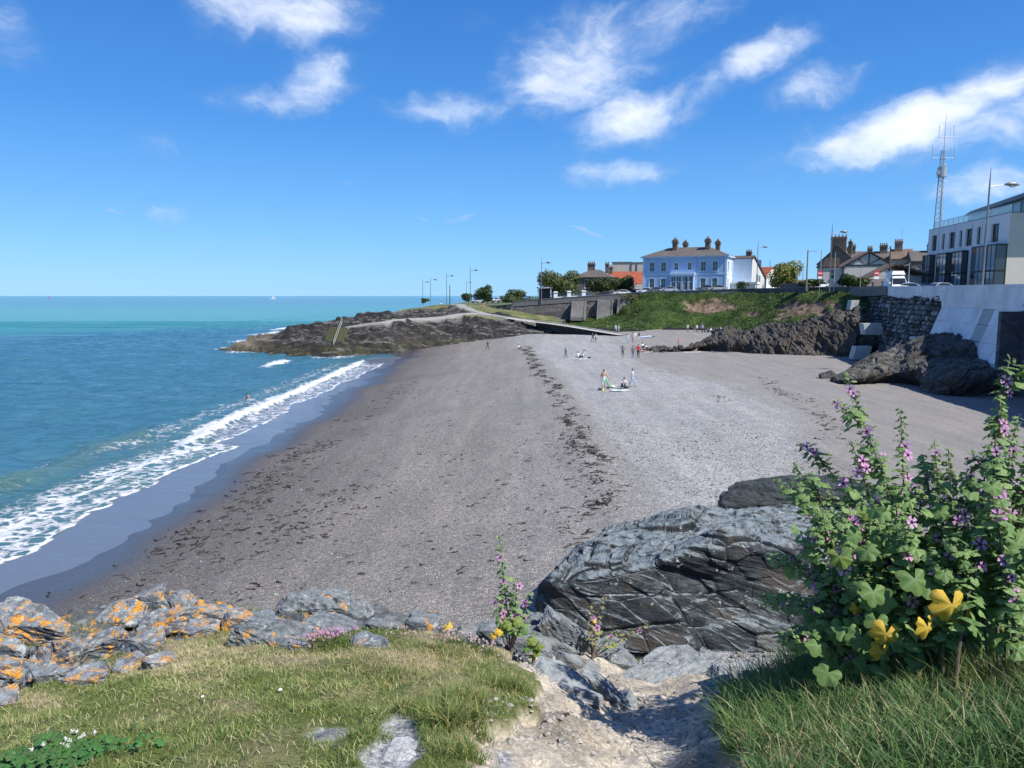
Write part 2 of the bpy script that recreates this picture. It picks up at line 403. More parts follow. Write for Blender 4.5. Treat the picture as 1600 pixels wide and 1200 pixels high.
film = sm(XX, xe-.1, xe+.1)*sh+sm(XX, xb+.2, xb+1.0)*(1-sh)*sm(YY, 128, 118)
V = np.stack([XX, YY, h], -1).reshape(-1, 3)
m = bpy.data.materials.new('sea_water'); m.use_nodes = True; n = NT(m.node_tree); p = n.n['Principled BSDF']
pos = n.add('ShaderNodeNewGeometry').outputs['Position']; sx = n.add('ShaderNodeSeparateXYZ'); n.l.new(pos, sx.inputs[0]); px, py = sx.outputs[0], sx.outputs[1]
wob = n.noise(n.scalevec(pos, (.004, .012, 1)), 1.0, 4, .55)
band = n.math('ADD', n.math('SUBTRACT', py, n.math('MULTIPLY', n.math('MAXIMUM', px, -200), 1.0)), n.math('MULTIPLY', n.math('SUBTRACT', wob, .5), 130))
turq = n.mapr(band, 270, 380)
deep = n.mix(n.noise(n.scalevec(pos, (.02, .08, 1)), 1, 3), (.032, .120, .185), (.050, .165, .235))
c = n.mix(turq, deep, (.040, .215, .215))
c = n.mix(n.mapr(n.math('ADD', py, n.math('MULTIPLY', n.math('SUBTRACT', wob, .5), 500)), 480, 1100), c, (.040, .155, .215))
shal = n.attr('shallow'); c = n.mix(shal, c, (.075, .155, .150))
c = n.mix(n.attr('film'), c, (.115, .135, .175))
fa = n.attr('foam')
tc = n.vmath('ADD', pos, n.vmath('SCALE', n.noise(pos, 1.3, 3, out=1), .7))
lace = n.math('ADD', n.math('MULTIPLY', n.noise(tc, 1.5, 10, .78, .6), .85), n.math('MULTIPLY', n.mapr(n.vor(n.vmath('ADD', tc, n.vmath('SCALE', n.noise(pos, .8, 5, out=1), 2.2)), 1.1, 'DISTANCE_TO_EDGE'), 0, .3, 1, 0), .22))
ff = n.mapr(n.math('ADD', fa, n.math('MULTIPLY', n.math('SUBTRACT', lace, .5), 1.35)), .50, .76)
ff = n.math('MULTIPLY', ff, n.mapr(fa, .02, .2))
n.set(p.inputs['Base Color'], n.mix(ff, c, (.66, .69, .73)))
n.set(p.inputs['Roughness'], n.math('ADD', n.math('MULTIPLY', ff, .6), .13))
p.inputs['Specular IOR Level'].default_value = .42; p.inputs['IOR'].default_value = 1.33
wv1 = n.noise(n.scalevec(pos, (.9, 1.6, 1), (0, 0, .35)), 1.1, 7, .62, .2); wv2 = n.noise(n.scalevec(pos, (.12, .3, 1), (0, 0, .3)), 1.0, 5, .6, .2)
amp = n.math('SUBTRACT', 1, n.math('MULTIPLY', n.attr('film'), .85))
hh = n.math('MULTIPLY', n.math('ADD', n.math('MULTIPLY', wv1, .85), n.math('MULTIPLY', wv2, 1.3)), amp)
hh = n.math('ADD', hh, n.math('MULTIPLY', ff, .10))
n.set(p.inputs['Normal'], n.bump(hh, 1.0, .55))
shallow = sm(S_, -13, -4)*sm(YY, 135, 110)*.8*(.7+.5*vnl(XX, YY, 19, 4))
shallow = np.maximum(shallow, sw*.9*np.exp(-((dw)/1.6)**2))
sea = npmesh('sea', V, gridf(*XX.shape), m, kind='structure', attrs={'foam': foam.ravel(), 'shallow': np.clip(shallow, 0, 1).ravel(), 'film': np.clip(film, 0, 1).ravel()})

# ================================================================ SETTING: beach
def beach_z(X, Y):
    s = X-xs_(Y)
    z = np.interp(s, [-40, -12, -5, 0, 3, 12, 18.5, 20.4, 22, 26, 45, 62, 90], [-4, -.9, -.16, .03, .26, 1.2, 1.95, 2.22, 2.24, 2.2, 2.35, 2.55, 3])
    return z+.45*sm(Y, 118, 152)+.6*sm(Y, 118, 142)*sm(X, 16, 32)
def bz(x, y): return float(beach_z(np.array([float(x)]), np.array([float(y)]))[0])
bx_ = np.concatenate([np.arange(-30, -14, .3), np.arange(-14, 24, .28), np.arange(24, 66, .5)]); by_ = np.concatenate([np.arange(6, 40, .2), np.arange(40, 90, .4), np.arange(90, 170, .6)])
YY, XX = np.meshgrid(by_, bx_, indexing='ij')
Z = beach_z(XX, YY)+.05*vnl(XX, YY, 20, 5)+.028*vnl(XX, YY, 21, 1.4, 1.1)+.05*sm(XX-xs_(YY), 3, 8)*vnl(XX, YY, 63, 1.1, 9)*sm(XX-xs_(YY), 2, 8)+.02*vnl(XX, YY, 22, .6)*sm(XX-xs_(YY), 4, 10)
# little terraces left by earlier tides
Z += .05*np.exp(-((XX-1.0-.5*vnl(YY, YY*0, 23, 9))/.5)**2)*sm(YY, 90, 60)
s = XX-xs_(YY)
xp = np.interp(YY, [15, 30, 37, 50, 65, 85, 110, 150], [9, 12, 15.5, 19.5, 20.5, 15, 17, 20])
xl = np.interp(YY, [15, 31, 56, 90, 114, 150], [3.5, 5, 5, 3.5, 2.5, 6])
pale = sm(XX, xl-.5, xl+2)*sm(XX, xp+2, xp-2)*(.85+.4*vnl(XX, YY, 24, 5))+.22*sm(XX, -1, 1.5)*sm(XX, xp, xp-3)
pale = np.maximum(pale, .55*sm(YY, 112, 124)*sm(XX, -4, 2)*sm(XX, 24, 20))
wet = sm(s+.6*vnl(XX, YY, 25, 3), 3.6, .2)
damp = sm(s+1.4*vnl(XX, YY, 26, 4), 13, 2)
sand = sm(XX, xp-1, xp+3)
m = bpy.data.materials.new('beach_shingle'); m.use_nodes = True; n = NT(m.node_tree); p = n.n['Principled BSDF']
pos = n.add('ShaderNodeNewGeometry').outputs['Position']
flat = n.vmath('ADD', pos, n.vmath('SCALE', n.noise(pos, 9, 2, out=1), .04))
v1 = n.vor(flat, 17, out=1); v1d = n.vor(flat, 17); sv = n.add('ShaderNodeSeparateColor'); n.l.new(v1, sv.inputs[0]); r1, r2 = sv.outputs[0], sv.outputs[1]
base = n.mix(n.noise(pos, .35, 5, .6), (.200, .184, .165), (.305, .285, .260))
base = n.mix(n.math('MULTIPLY', n.attr('damp'), .75), base, (.092, .080, .074))
base = n.mix(n.attr('sand'), base, n.mix(n.noise(pos, .5, 5), (.235, .222, .208), (.300, .286, .270)))
pl = n.math('MULTIPLY', n.attr('pale'), n.mapr(n.noise(pos, .9, 5, .65), .3, .6, .55, 1))
base = n.mix(pl, base, (.365, .375, .380))
st = n.ramp(r1, [(0, .45), (.45, .85), (.8, 1.15), (1, 1.8)])
amt = n.math('SUBTRACT', 1, n.math('MULTIPLY', n.attr('sand'), .75))
c = n.mix(n.math('MULTIPLY', amt, .85), base, n.mix(1, base, st, 'MULTIPLY'))
c = n.mix(n.math('MULTIPLY', n.mapr(v1d, .35, .6), .35), c, (.05, .045, .042))
big = n.noise(n.scalevec(pos, (1.1, .12, 1), (0, 0, .05)), .8, 7, .7)
c = n.mix(n.mapr(big, .38, .66, 0, .6), c, n.mix(1, c, (1.35, 1.32, 1.3), 'MULTIPLY'))
speck = n.mapr(n.noise(pos, 4.0, 6, .75), .55, .72, 0, .55)
c = n.mix(speck, c, (.07, .06, .055))
c = n.mix(n.attr('wet'), c, (.062, .060, .064))
n.set(p.inputs['Base Color'], c)
n.set(p.inputs['Roughness'], n.math('SUBTRACT', .85, n.math('MULTIPLY', n.attr('wet'), .62)))
hh = n.math('ADD', n.math('MULTIPLY', n.mapr(v1d, 0, .6, 1, 0), .5), n.math('MULTIPLY', n.noise(pos, 2.5, 6, .7), 1.6))
hh = n.math('MULTIPLY', hh, n.math('SUBTRACT', 1, n.math('MULTIPLY', n.attr('wet'), .8)))
n.set(p.inputs['Normal'], n.bump(hh, .9, .07))
V = np.stack([XX, YY, Z], -1).reshape(-1, 3)
npmesh('beach', V, gridf(*XX.shape), m, kind='structure', attrs={'pale': np.clip(pale, 0, 1).ravel(), 'wet': wet.ravel(), 'damp': damp.ravel(), 'sand': sand.ravel()})

# ================================================================ rocks
ROCKD = dict(dark=(.012, .015, .018), mid=(.040, .046, .052), light=(.135, .145, .150))
m_slate = rockmat('slate_rock', (.005, .007, .009), (.015, .021, .025), (.200, .235, .250), upr=(.62, .9), sc=.9, bed=(R(12), R(20), 0), stretch=(.8, .8, 3.5), brown=(.06, .05, .042), bumpd=.035, topdust_skylight=.95, white=.35)  # sky light on the top slab painted in as a pale up-facing colour
m_slate2 = rockmat('dark_slate_rock', (.006, .009, .011), (.018, .024, .027), (.085, .095, .10), sc=.9, bed=(R(12), R(20), 0), stretch=(.8, .8, 3.5), bumpd=.035, topdust_skylight=.4, upr=(.6, .9))
m_brown = rockmat('brown_cliff_rock', (.018, .016, .014), (.056, .049, .043), (.15, .135, .12), sc=.35, stretch=(2.2, 2.2, .6), bumpd=.16, brown=(.085, .065, .05), topdust_skylight=.4, green=.15)
m_out = rockmat('outcrop_rock', (.016, .016, .016), (.058, .055, .052), (.165, .165, .155), sc=.45, bed=(R(30), R(-38), 0), bumpd=.12, brown=(.085, .058, .045), topdust_skylight=.7, green=.25, upr=(.45, .85))
m_lich = rockmat('lichened_rock', (.025, .030, .036), (.10, .115, .13), (.27, .30, .32), lichen=.75, white=.8, sc=3.3, bumpd=.012, topdust_skylight=.7, bed=(R(15), R(20), 0))
m_slab = rockmat('pale_slab_rock', (.03, .035, .04), (.10, .115, .125), (.26, .28, .285), lichen=0, white=.2, sc=2.4, bumpd=.012, topdust_skylight=.6, bed=(R(15), R(25), 0), brown=(.19, .16, .13))
def catm(P, n):
    P = np.asarray(P, float); k = len(P); t = np.linspace(0, k-1-1e-6, n); i = t.astype(int); f = (t-i).reshape((-1,)+(1,)*(P.ndim-1))
    g = lambda j: P[np.clip(j, 0, k-1)]
    a, b, c, d = g(i-1), g(i), g(i+1), g(i+2)
    return .5*((2*b)+(c-a)*f+(2*a-5*b+4*c-d)*f*f+(3*b-a-3*c+d)*f**3)
def sweep_rock(name, secs, nu, nv, mat, parent=None, kind=None, **kw):
    P = catm(np.array([[tuple(p) for p in s] for s in secs]), nu)       # along
    P = catm(P.transpose(1, 0, 2), nv).transpose(1, 0, 2)                # across
    V = P.reshape(-1, 3); Fq = gridf(nu, nv); n_ = normals(V, Fq)
    if n_[:, 2].mean() < 0: n_ = -n_; Fq = Fq[:, ::-1]
    V = V+n_*rockdisp(V, **kw)[:, None]
    return npmesh(name, V, Fq, mat, parent, kind, smooth=False)
def block(name, c, dims, rot, seed, mat, parent=None, sub=4, fac=.10, ncut=16, fine=.02, kind=None):
    """boulder: a sphere cut flat by random planes, then fractured"""
    bm = bmesh.new(); bmesh.ops.create_icosphere(bm, subdivisions=sub, radius=1.25)
    V = np.array([v.co[:] for v in bm.verts]); F = np.array([[v.index for v in f.verts] for f in bm.faces]); bm.free()
    r = np.random.default_rng(seed)
    N_ = r.normal(size=(ncut, 3)); N_ = np.concatenate([N_, [[0, 0, 1], [0, 0, -1], [1, .1, 0], [-1, 0, .2], [0, -1, .1]]]); N_ /= np.linalg.norm(N_, axis=1, keepdims=True)
    D = r.uniform(.62, .95, len(N_))
    for k in range(len(N_)):
        t = V @ N_[k]-D[k]; V = V-np.where(t > 0, t, 0)[:, None]*N_[k]
    V = V*np.array(dims)
    n_ = normals(V, F); V = V+n_*rockdisp(V+r.uniform(0, 50, 3), size=min(dims)*1.3, bed=(.5, .5, 0), str_=(2, 1.6, .6), s=seed, fac=fac, fine=fine*2, low=.06)[:, None]
    V = V @ rotm(rot).T+np.array(c)
    return npmesh(name, V, F, mat, parent, kind, smooth=False)

# ---- headland
hp = []
def hw(u, v, Y): hp.append(tuple(W(u, v, Y)))
def hz(u, Y, z): hp.append(((u-800)/F_PX*Y, Y, z))
for a in ((330, 134, -.9), (345, 150, -1.2), (400, 129, -.7), (400, 152, -.9), (450, 124.5, -.6), (450, 168, -1.3), (520, 122, -.4), (520, 190, -1.5), (480, 123, -.5),
          (600, 205, -1.5), (680, 240, -1.5), (700, 300, -2), (600, 260, -3), (500, 220, -3), (420, 180, -3)): hz(*a)
for a in ((350, 545, 137), (365, 538, 139), (400, 530, 138), (400, 526, 143), (430, 527, 138), (450, 530, 131), (450, 517, 140), (458, 509, 150), (470, 514, 143), (520, 543, 126),
          (500, 528, 131), (520, 515, 136), (520, 512, 141), (545, 511, 140), (540, 494, 160), (500, 502, 155), (600, 528, 132), (600, 506, 139), (600, 497, 150), (605, 486, 168),
          (650, 515, 139), (640, 499, 147), (680, 497, 150), (640, 482, 172), (690, 475, 185), (690, 484, 165), (740, 508, 146), (740, 490, 157), (740, 474, 185), (720, 482, 165),
          (800, 507, 149), (800, 497, 156), (790, 489, 168), (845, 506, 152), (860, 503, 158), (780, 484, 176), (740, 471, 210), (700, 472, 210), (720, 470, 240), (820, 500, 166), (800, 483, 178), (790, 481, 184), (775, 478, 192), (446, 523, 141), (436, 529, 137)): hw(*a)
for (u, v, z) in ((560, 552, .35), (600, 546, .8), (650, 539, 1.2), (700, 533, 1.6), (750, 529, 2), (800, 527, 2.3), (855, 525, 2.4)):
    g = G(u, v, z); hp.append(tuple(g)); hp.append((g.x, g.y-5, z-1.3))
tps = TPS(hp)
hx = np.arange(-66, 12, .38); hy = np.concatenate([np.arange(116, 165, .36), np.arange(165, 215, .9), np.arange(215, 262, 2.5)])
YY, XX = np.meshgrid(hy, hx, indexing='ij'); Z = np.minimum(tps(XX, YY), 8.0-.012*np.maximum(0,YY-200)); P3 = np.stack([XX, YY, Z*0], -1).reshape(-1, 3)
def proj(V):
    V = np.asarray(V, float); y = V[:, 1]; dz = V[:, 2]-EYE
    dep = y*cos(TH)-dz*sin(TH); up = y*sin(TH)+dz*cos(TH); dep = np.maximum(dep, .05)
    return 800+F_PX*V[:, 0]/dep, 600-F_PX*up/dep
U_, V_ = proj(np.stack([XX, YY, Z], -1).reshape(-1, 3)); U_ = U_.reshape(XX.shape); V_ = V_.reshape(XX.shape)
def seg(u, v, pts, w):                    # distance in the plan picture to a polyline, as a soft mask
    best = np.full(u.shape, 9e9)
    for (a, b), (c, d_) in zip(pts[:-1], pts[1:]):
        l2 = (c-a)**2+(d_-b)**2; t = np.clip(((u-a)*(c-a)+(v-b)*(d_-b))/l2, 0, 1)
        best = np.minimum(best, np.hypot(u-a-t*(c-a), v-b-t*(d_-b)))
    return best
def inpoly(x, y, P_):
    r = np.zeros(x.shape, bool)
    for (x0, y0), (x1, y1) in zip(P_, P_[1:]+P_[:1]):
        c_ = ((y0 > y) != (y1 > y)) & (x < (x1-x0)*(y-y0)/((y1-y0) or 1e-9)+x0); r ^= c_
    return r
def g2(u, v, Y): w = W(u, v, Y); return (w.x, w.y)
path_pts = [g2(546, 512, 140), g2(600, 505, 140), g2(640, 499, 147), g2(700, 494, 151), g2(740, 490, 157), g2(770, 492, 157), g2(800, 497, 156), g2(835, 502, 155)]
up_pts = [g2(722, 470, 225), g2(718, 475, 190), g2(722, 481, 172), g2(735, 487, 163), g2(760, 491, 158)]
pd = np.minimum(seg(XX, YY, path_pts, 1), seg(XX, YY, up_pts, 1)); path = sm(pd, 1.35, 1.0)
grass = sm(seg(XX, YY, [g2(650, 484, 178), g2(690, 479, 182), g2(735, 477, 185)], 1), 9, 5)*sm(V_, 489, 484)
grass = np.maximum(grass, sm(seg(XX, YY, [g2(760, 482, 172), g2(800, 488, 170), g2(830, 492, 168)], 1), 9, 6)*sm(U_, 728, 738))
grass = np.maximum(grass, sm(seg(XX, YY, [g2(745, 495, 153), g2(770, 497, 152)], 1), 3, 1.5))
grass *= (1-path); grass = np.clip(grass, 0, 1)
rough = (1-path)*(1-grass*.93)
st = ridged(P3 @ rotm((0, 0, R(-12))).T*np.array((.07, .50, 1)), 1.0, 4, .55, 3).reshape(XX.shape)
Z = Z+rough*(rockdisp(P3, size=3.2, bed=(0, 0, R(-10)), str_=(3.6, .8, 1), s=5, fac=.24, fine=.05, low=.10).reshape(XX.shape)+.40*st-.1)
Z = Z+path*.12
Z = Z-rough*.6; stepk = (Z+.9*vnl(XX, YY, 46, 11, 4)+.03*XX)/1.25; fr_ = stepk-np.floor(stepk); Zt = Z+(sm(fr_, .45, .95)-fr_)*1.25; tm_ = rough*(.15+.6*sm(vnl(XX, YY, 47, 12, 5), -.3, .5)); Z = np.where(Z > -.3, Z*(1-tm_)+Zt*tm_, Z); Z = Z+rough*.35*(1-tm_)*(ridged(P3*np.array((.25, .9, 1)), 1.0, 4, .6, 48).reshape(XX.shape)-.7)
mossy = sm(Z, 2.6, 1.2)*sm(YY, 160, 140)
m = rockmat('headland_rock', (.005, .006, .007), (.020, .021, .022), (.19, .185, .170), upr=(.70, .93), sc=.4, stretch=(.6, 2.0, 2), bed=(0, 0, R(12)), bumpd=.16, topdust_skylight=.85, brown=(.045, .038, .03))
n = NT(m.node_tree); p = n.n['Principled BSDF']; old = p.inputs['Base Color'].links[0].from_socket
pos = n.add('ShaderNodeNewGeometry').outputs['Position']; nz = n.noise(pos, .7, 6, .65)
c = n.mix(n.math('MULTIPLY', n.attr('mossy'), n.mapr(nz, .42, .62, .05, .8)), old, n.mix(n.noise(pos, 1.5, 5), (.018, .020, .008), (.10, .085, .035)))
c = n.mix(n.attr('tip'), c, n.mix(nz, (.10, .085, .06), (.30, .26, .19)))
c = n.mix(n.mapr(n.math('ADD', n.attr('grass'), n.math('MULTIPLY', n.math('SUBTRACT', nz, .5), .9)), .35, .65), c, n.mix(n.mapr(n.noise(pos, .35, 6, .7), .35, .65), (.06, .10, .025), (.21, .19, .085)))
c = n.mix(n.attr('path'), c, n.mix(nz, (.25, .24, .225), (.36, .35, .33)))
n.set(p.inputs['Base Color'], c)
V = np.stack([XX, YY, Z], -1).reshape(-1, 3)
tip = (sm(XX, -44, -49)*sm(Z, .2, .7)*.7)
hpoly = [(-300, 50), (60, 50)]+[(14, 172), (-.5, 178.8), (-11.5, 185), (-17.5, 204), (-21, 258), (-20, 300), (-300, 300)]
hin = inpoly(V[:, 0], V[:, 1], hpoly); HF = gridf(*XX.shape); HF = HF[hin[HF].any(1)]
npmesh('headland', V, HF, m, kind='structure', smooth=False, attrs={'mossy': mossy.ravel(), 'grass': grass.ravel(), 'path': path.ravel(), 'tip': np.clip(tip, 0, 1).ravel()})

# ================================================================ land behind the sea wall
WL = [(27, -60, 10.4), (31, 0, 10.6), (35.5, 30, 10.9), (39.5, 57, 11.1), (49, 97, 11.4), (56, 120, 11.75), (58, 140, 11.8), (50, 163, 11.75), (28, 173, 10.95), (0, 180, 8.95), (-11, 186, 8.5), (-17, 205, 8.3), (-22, 260, 8.2)]
bm = bmesh.new(); pl = [bm.verts.new((x, y, z-1.05)) for x, y, z in WL]
pl += [bm.verts.new(q) for q in ((-18, 420, 8), (300, 600, 13), (700, 600, 14), (700, -60, 14))]
es = [bm.edges.new((pl[i], pl[(i+1) % len(pl)])) for i in range(len(pl))]
bmesh.ops.triangle_fill(bm, edges=es, use_beauty=True)
bmesh.ops.recalc_face_normals(bm, faces=bm.faces)
for f in bm.faces:
    if f.normal.z < 0: f.normal_flip()
me = bpy.data.meshes.new('ground'); bm.to_mesh(me); bm.free()
m = M_('town_ground', (.09, .11, .05), .9, .35, .12); link('ground', me, m, kind='structure')
def along(pts, off, z_off=0):
    """polyline offset sideways (positive = inland)"""
    r = []
    for i, p_ in enumerate(pts):
        a = Vector(pts[max(i-1, 0)][:2]); b = Vector(pts[min(i+1, len(pts)-1)][:2]); d_ = (b-a).normalized(); nrm = Vector((d_.y, -d_.x))
        r.append((p_[0]+nrm.x*off, p_[1]+nrm.y*off, p_[2]+z_off))
    return r
def densify(pts, step):
    r = []
    for a, b in zip(pts[:-1], pts[1:]):
        k = max(1, int((Vector(b)-Vector(a)).length/step)); r += [tuple(Vector(a).lerp(Vector(b), i/k)) for i in range(k)]
    return r+[pts[-1]]
def strip(name, pts, offs, mat, kind='structure', parent=None):
    """profile of (offset inland, height) carried along the polyline"""
    rows = [along(pts, o_, z_) for o_, z_ in offs]; b = B(); k = len(pts)
    for r_ in rows: b.v += r_
    for i in range(len(rows)-1):
        for j in range(k-1): b.f.append((i*k+j, i*k+j+1, (i+1)*k+j+1, (i+1)*k+j))
    return mk(name, b, mat, parent, kind)
m_conc = M_('concrete_pavement', (.30, .29, .275), .85, .12, 1.5)
m_asph = M_('asphalt', (.055, .055, .058), .85, .15, 2)
strip('pavement', WL, [(.35, -.93), (3.0, -.93), (3.0, -1.10)], m_conc)
strip('road', WL, [(3.0, -1.045), (10.5, -1.03)], m_asph)

def streaked(m, col, amt=.35):
    n = NT(m.node_tree); p = n.n['Principled BSDF']; src = p.inputs['Base Color'].links[0].from_socket; pos = n.add('ShaderNodeNewGeometry').outputs['Position']
    s = n.mapr(n.noise(n.scalevec(pos, (.9, .9, .10)), 1.3, 7, .7), .5, .72, 0, amt); b = n.mapr(n.noise(pos, .35, 6, .7), .45, .7, 0, amt*.8)
    n.set(p.inputs['Base Color'], n.mix(n.math('MAXIMUM', s, b), src, col))
# ---- old sea wall (grey masonry), in lengths
def stonemat(name, a, b, mortar, sx=.6, sy=.3, bumpd=.03):
    m = bpy.data.materials.new(name); m.use_nodes = True; n = NT(m.node_tree); p = n.n['Principled BSDF']
    tc = n.add('ShaderNodeTexCoord').outputs['Object']; w = n.vmath('ADD', tc, n.vmath('SCALE', n.noise(tc, 3, 3, out=1), .12))
    v = n.vor(n.scalevec(w, (1/sx, 1/sx, 1/sy)), 1, out=1); e = n.vor(n.scalevec(w, (1/sx, 1/sx, 1/sy)), 1, 'DISTANCE_TO_EDGE')
    sp = n.add('ShaderNodeSeparateColor'); n.l.new(v, sp.inputs[0])
    c = n.mix(sp.outputs[0], a, b); c = n.mix(n.mapr(n.noise(tc, .35, 6, .7), .4, .7, 0, .6), c, mortar); c = n.mix(n.mapr(e, .03, .08, .8, 0), c, mortar)
    n.set(p.inputs['Base Color'], c); p.inputs['Roughness'].default_value = .9
    n.set(p.inputs['Normal'], n.bump(n.mapr(e, 0, .12), .8, bumpd)); return m
m_oldwall = stonemat('old_masonry', (.055, .052, .050), (.17, .16, .15), (.085, .08, .075))
m_coping = M_('weathered_coping', (.17, .165, .155), .85, .2, 1.2)
m_oldconc = M_('stained_concrete', (.17, .165, .158), .9, .25, .35, .4, 6)
OLD = densify(WL[4:10], 3.0)
t = thing('sea_wall', 'old grey masonry sea wall curving behind the grass bank below the blue house', 'wall')
strip('masonry_face', OLD, [(.5, -.9), (.5, -.1), (0, -.1), (-.0, -1.6), (-.5, -3.2), (-1.0, -7.5)], m_oldwall, None, t)
strip('coping', OLD, [(.56, -.12), (.56, 0), (-.08, 0.02), (-.08, -.16), (0, -.16)], m_coping, None, t)
strip('render_band', densify(WL[7:10], 3), [(-.012, -.165), (-.075, -1.35), (-.03, -1.38)], m_oldconc, None, t)
strip('edge_face', densify(WL[9:13], 3), [(.6, -1.0), (0, -1.0), (-.25, -2.0), (-.5, -5.0)], m_oldwall, None, t)
# buttresses leaning against it, left end
def wallpt(X):                 # on the old wall at this X (left stretch)
    for a, b in zip(WL[7:9], WL[8:10]):
        if b[0] <= X <= a[0]:
            k = (X-a[0])/(b[0]-a[0]); return Vector(a).lerp(Vector(b), k)
def buttress(u0, u1, vb, lab, Y0=174.5):
    x0 = W(u0, 480, Y0).x; x1 = W(u1, 480, Y0).x
    a = wallpt(x0); b = wallpt(x1); zb = W(u0, vb, 171).z; tt = thing('wall_buttress', lab, 'buttress', (a.x, a.y, zb))
    top = a.z-1.1-zb; L = math.hypot(b.x-a.x, b.y-a.y); tt.rotation_euler = (0, 0, math.atan2(b.y-a.y, b.x-a.x))
    prof = [(-3.1, -.8), (-3.0, 0), (-1.0, top), (1.2, top), (1.2, -.8)]
    mk('panel', B().prism(prof, .22, L-.22, 'x'), m_oldconc, tt)
    for q in (0, L-.22): mk('edge_pier', B().prism([(a_-.12 if a_ < 0 else a_, z_+.1) for a_, z_ in prof], q, q+.22, 'x'), m_coping, tt)
buttress(935, 958, 503, 'leaning grey concrete buttress left of the dark gap in the sea wall')
buttress(965, 983, 501, 'leaning grey concrete buttress right of the dark gap in the sea wall')
buttress(896, 917, 496, 'shorter square buttress on the sea wall under the parked cars')

# ---- grass bank
bp = []
def bw(u, v, Y): bp.append(tuple(W(u, v, Y)))
for a in ((835, 509, 157), (880, 512, 155), (930, 514, 153), (985, 517, 150), (1040, 518, 148), (1090, 516, 147), (1130, 515, 144), (1160, 513, 134), (1180, 509, 125), (1220, 507, 117), (1260, 505, 112), (1310, 496, 107), (1350, 489, 104),
          (900, 507, 166), (900, 500, 176), (840, 503, 176), (820, 499, 178), (985, 503, 160), (985, 480, 170), (940, 506, 166), (1000, 456, 172.5), (960, 500, 168), (1040, 490, 157), (1040, 452, 170), (1100, 488, 156), (1100, 470, 161), (1100, 450.5, 165),
          (1150, 492, 150), (1150, 452, 161.5), (1200, 495, 134), (1200, 478, 146), (1200, 451, 154), (1240, 493, 121), (1240, 480, 127), (1240, 466, 131), (1235, 452, 145), (1290, 493, 113), (1290, 478, 119), (1290, 464, 122), (1290, 452, 136),
          (1325, 486, 109), (1330, 470, 113), (1330, 458, 118), (1345, 470, 110)): bw(*a)
tb = TPS(bp)
gx = np.arange(2, 60, .4); gy = np.arange(103, 180, .4); YY, XX = np.meshgrid(gy, gx, indexing='ij'); Z = np.minimum(tb(XX, YY)-.15, 10.75)
P3 = np.stack([XX, YY, Z], -1).reshape(-1, 3); U_, V_ = proj(P3)
wallx = lambda X, Y: None
Wp = np.array([(x, y) for x, y, z in WL[4:10]]); poly = [tuple(q) for q in along([tuple(q) for q in WL[4:10]], .3)]
toe = [W(u, v, Y) for u, v, Y in ((800, 505, 170), (840, 509, 155), (930, 514, 151), (1040, 518, 146), (1130, 516, 142), (1165, 513, 130), (1185, 509, 121), (1260, 507, 108), (1310, 498, 103), (1360, 489, 101))]
poly = [(q[0], q[1]) for q in poly]+[(q.x, q.y) for q in toe]
def inpoly(x, y, P_):
    r = np.zeros(x.shape, bool)
    for (x0, y0), (x1, y1) in zip(P_, P_[1:]+P_[:1]):
        c_ = ((y0 > y) != (y1 > y)) & (x < (x1-x0)*(y-y0)/((y1-y0) or 1e-9)+x0); r ^= c_
    return r
ins = inpoly(XX.ravel(), YY.ravel(), poly)
soil = np.zeros(len(U_))
for (u, v, ru, rv, k) in ((1108, 480, 42, 8, 1.1), (1080, 474, 14, 4, .9), (1270, 480, 50, 9, 1.25), (1180, 490, 20, 3, .6), (1300, 486, 40, 8, 1.1), (1240, 490, 30, 5, 1.0), (1250, 498, 60, 3, .8), (1120, 468, 40, 3, .5)):
    soil = np.maximum(soil, k*np.exp(-((U_-u)/ru)**2-((V_-v)/rv)**2))
for (u, v, ru, rv) in ((1322, 487, 13, 7), (1243, 497, 14, 4), (1296, 482, 7, 6)):
    soil *= 1-np.exp(-((U_-u)/ru)**2-((V_-v)/rv)**2)
soil += .22*vn(P3/1.3, 31)+.10*vn(P3/.5, 32)
soilm = sm(soil, .30, .42)
n_ = normals(P3, gridf(*XX.shape))
P3 = P3+n_*(.35*fbm(P3, .3, 3, .5, 33)+.25*soilm*ridged(P3*np.array((1, 1, .4)), .9, 3, .5, 34)-.45*soilm)[:, None]
Fq = gridf(*XX.shape); Fq = Fq[ins[Fq].all(1)]
m = bpy.data.materials.new('grassy_bank'); m.use_nodes = True; n = NT(m.node_tree); p = n.n['Principled BSDF']
pos = n.add('ShaderNodeNewGeometry').outputs['Position']
g_ = n.mix(n.mapr(n.noise(pos, .25, 6, .65), .35, .65), (.020, .042, .010), (.070, .105, .028))
s_ = n.mix(n.mapr(n.noise(n.scalevec(pos, (1, 1, .5)), .8, 6, .7), .35, .65), (.075, .052, .035), (.25, .19, .14))
n.set(p.inputs['Base Color'], n.mix(n.attr('soil'), g_, s_)); p.inputs['Roughness'].default_value = .95; p.inputs['Specular IOR Level'].default_value = .15
n.set(p.inputs['Normal'], n.bump(n.noise(pos, 2.5, 6, .7), 1, .3))
bank = npmesh('grass_bank', P3, Fq, m, kind='structure', attrs={'soil': soilm})
m_tuftcol = leafmat('bank_greenery', None, None, attr='col', transl=.2)
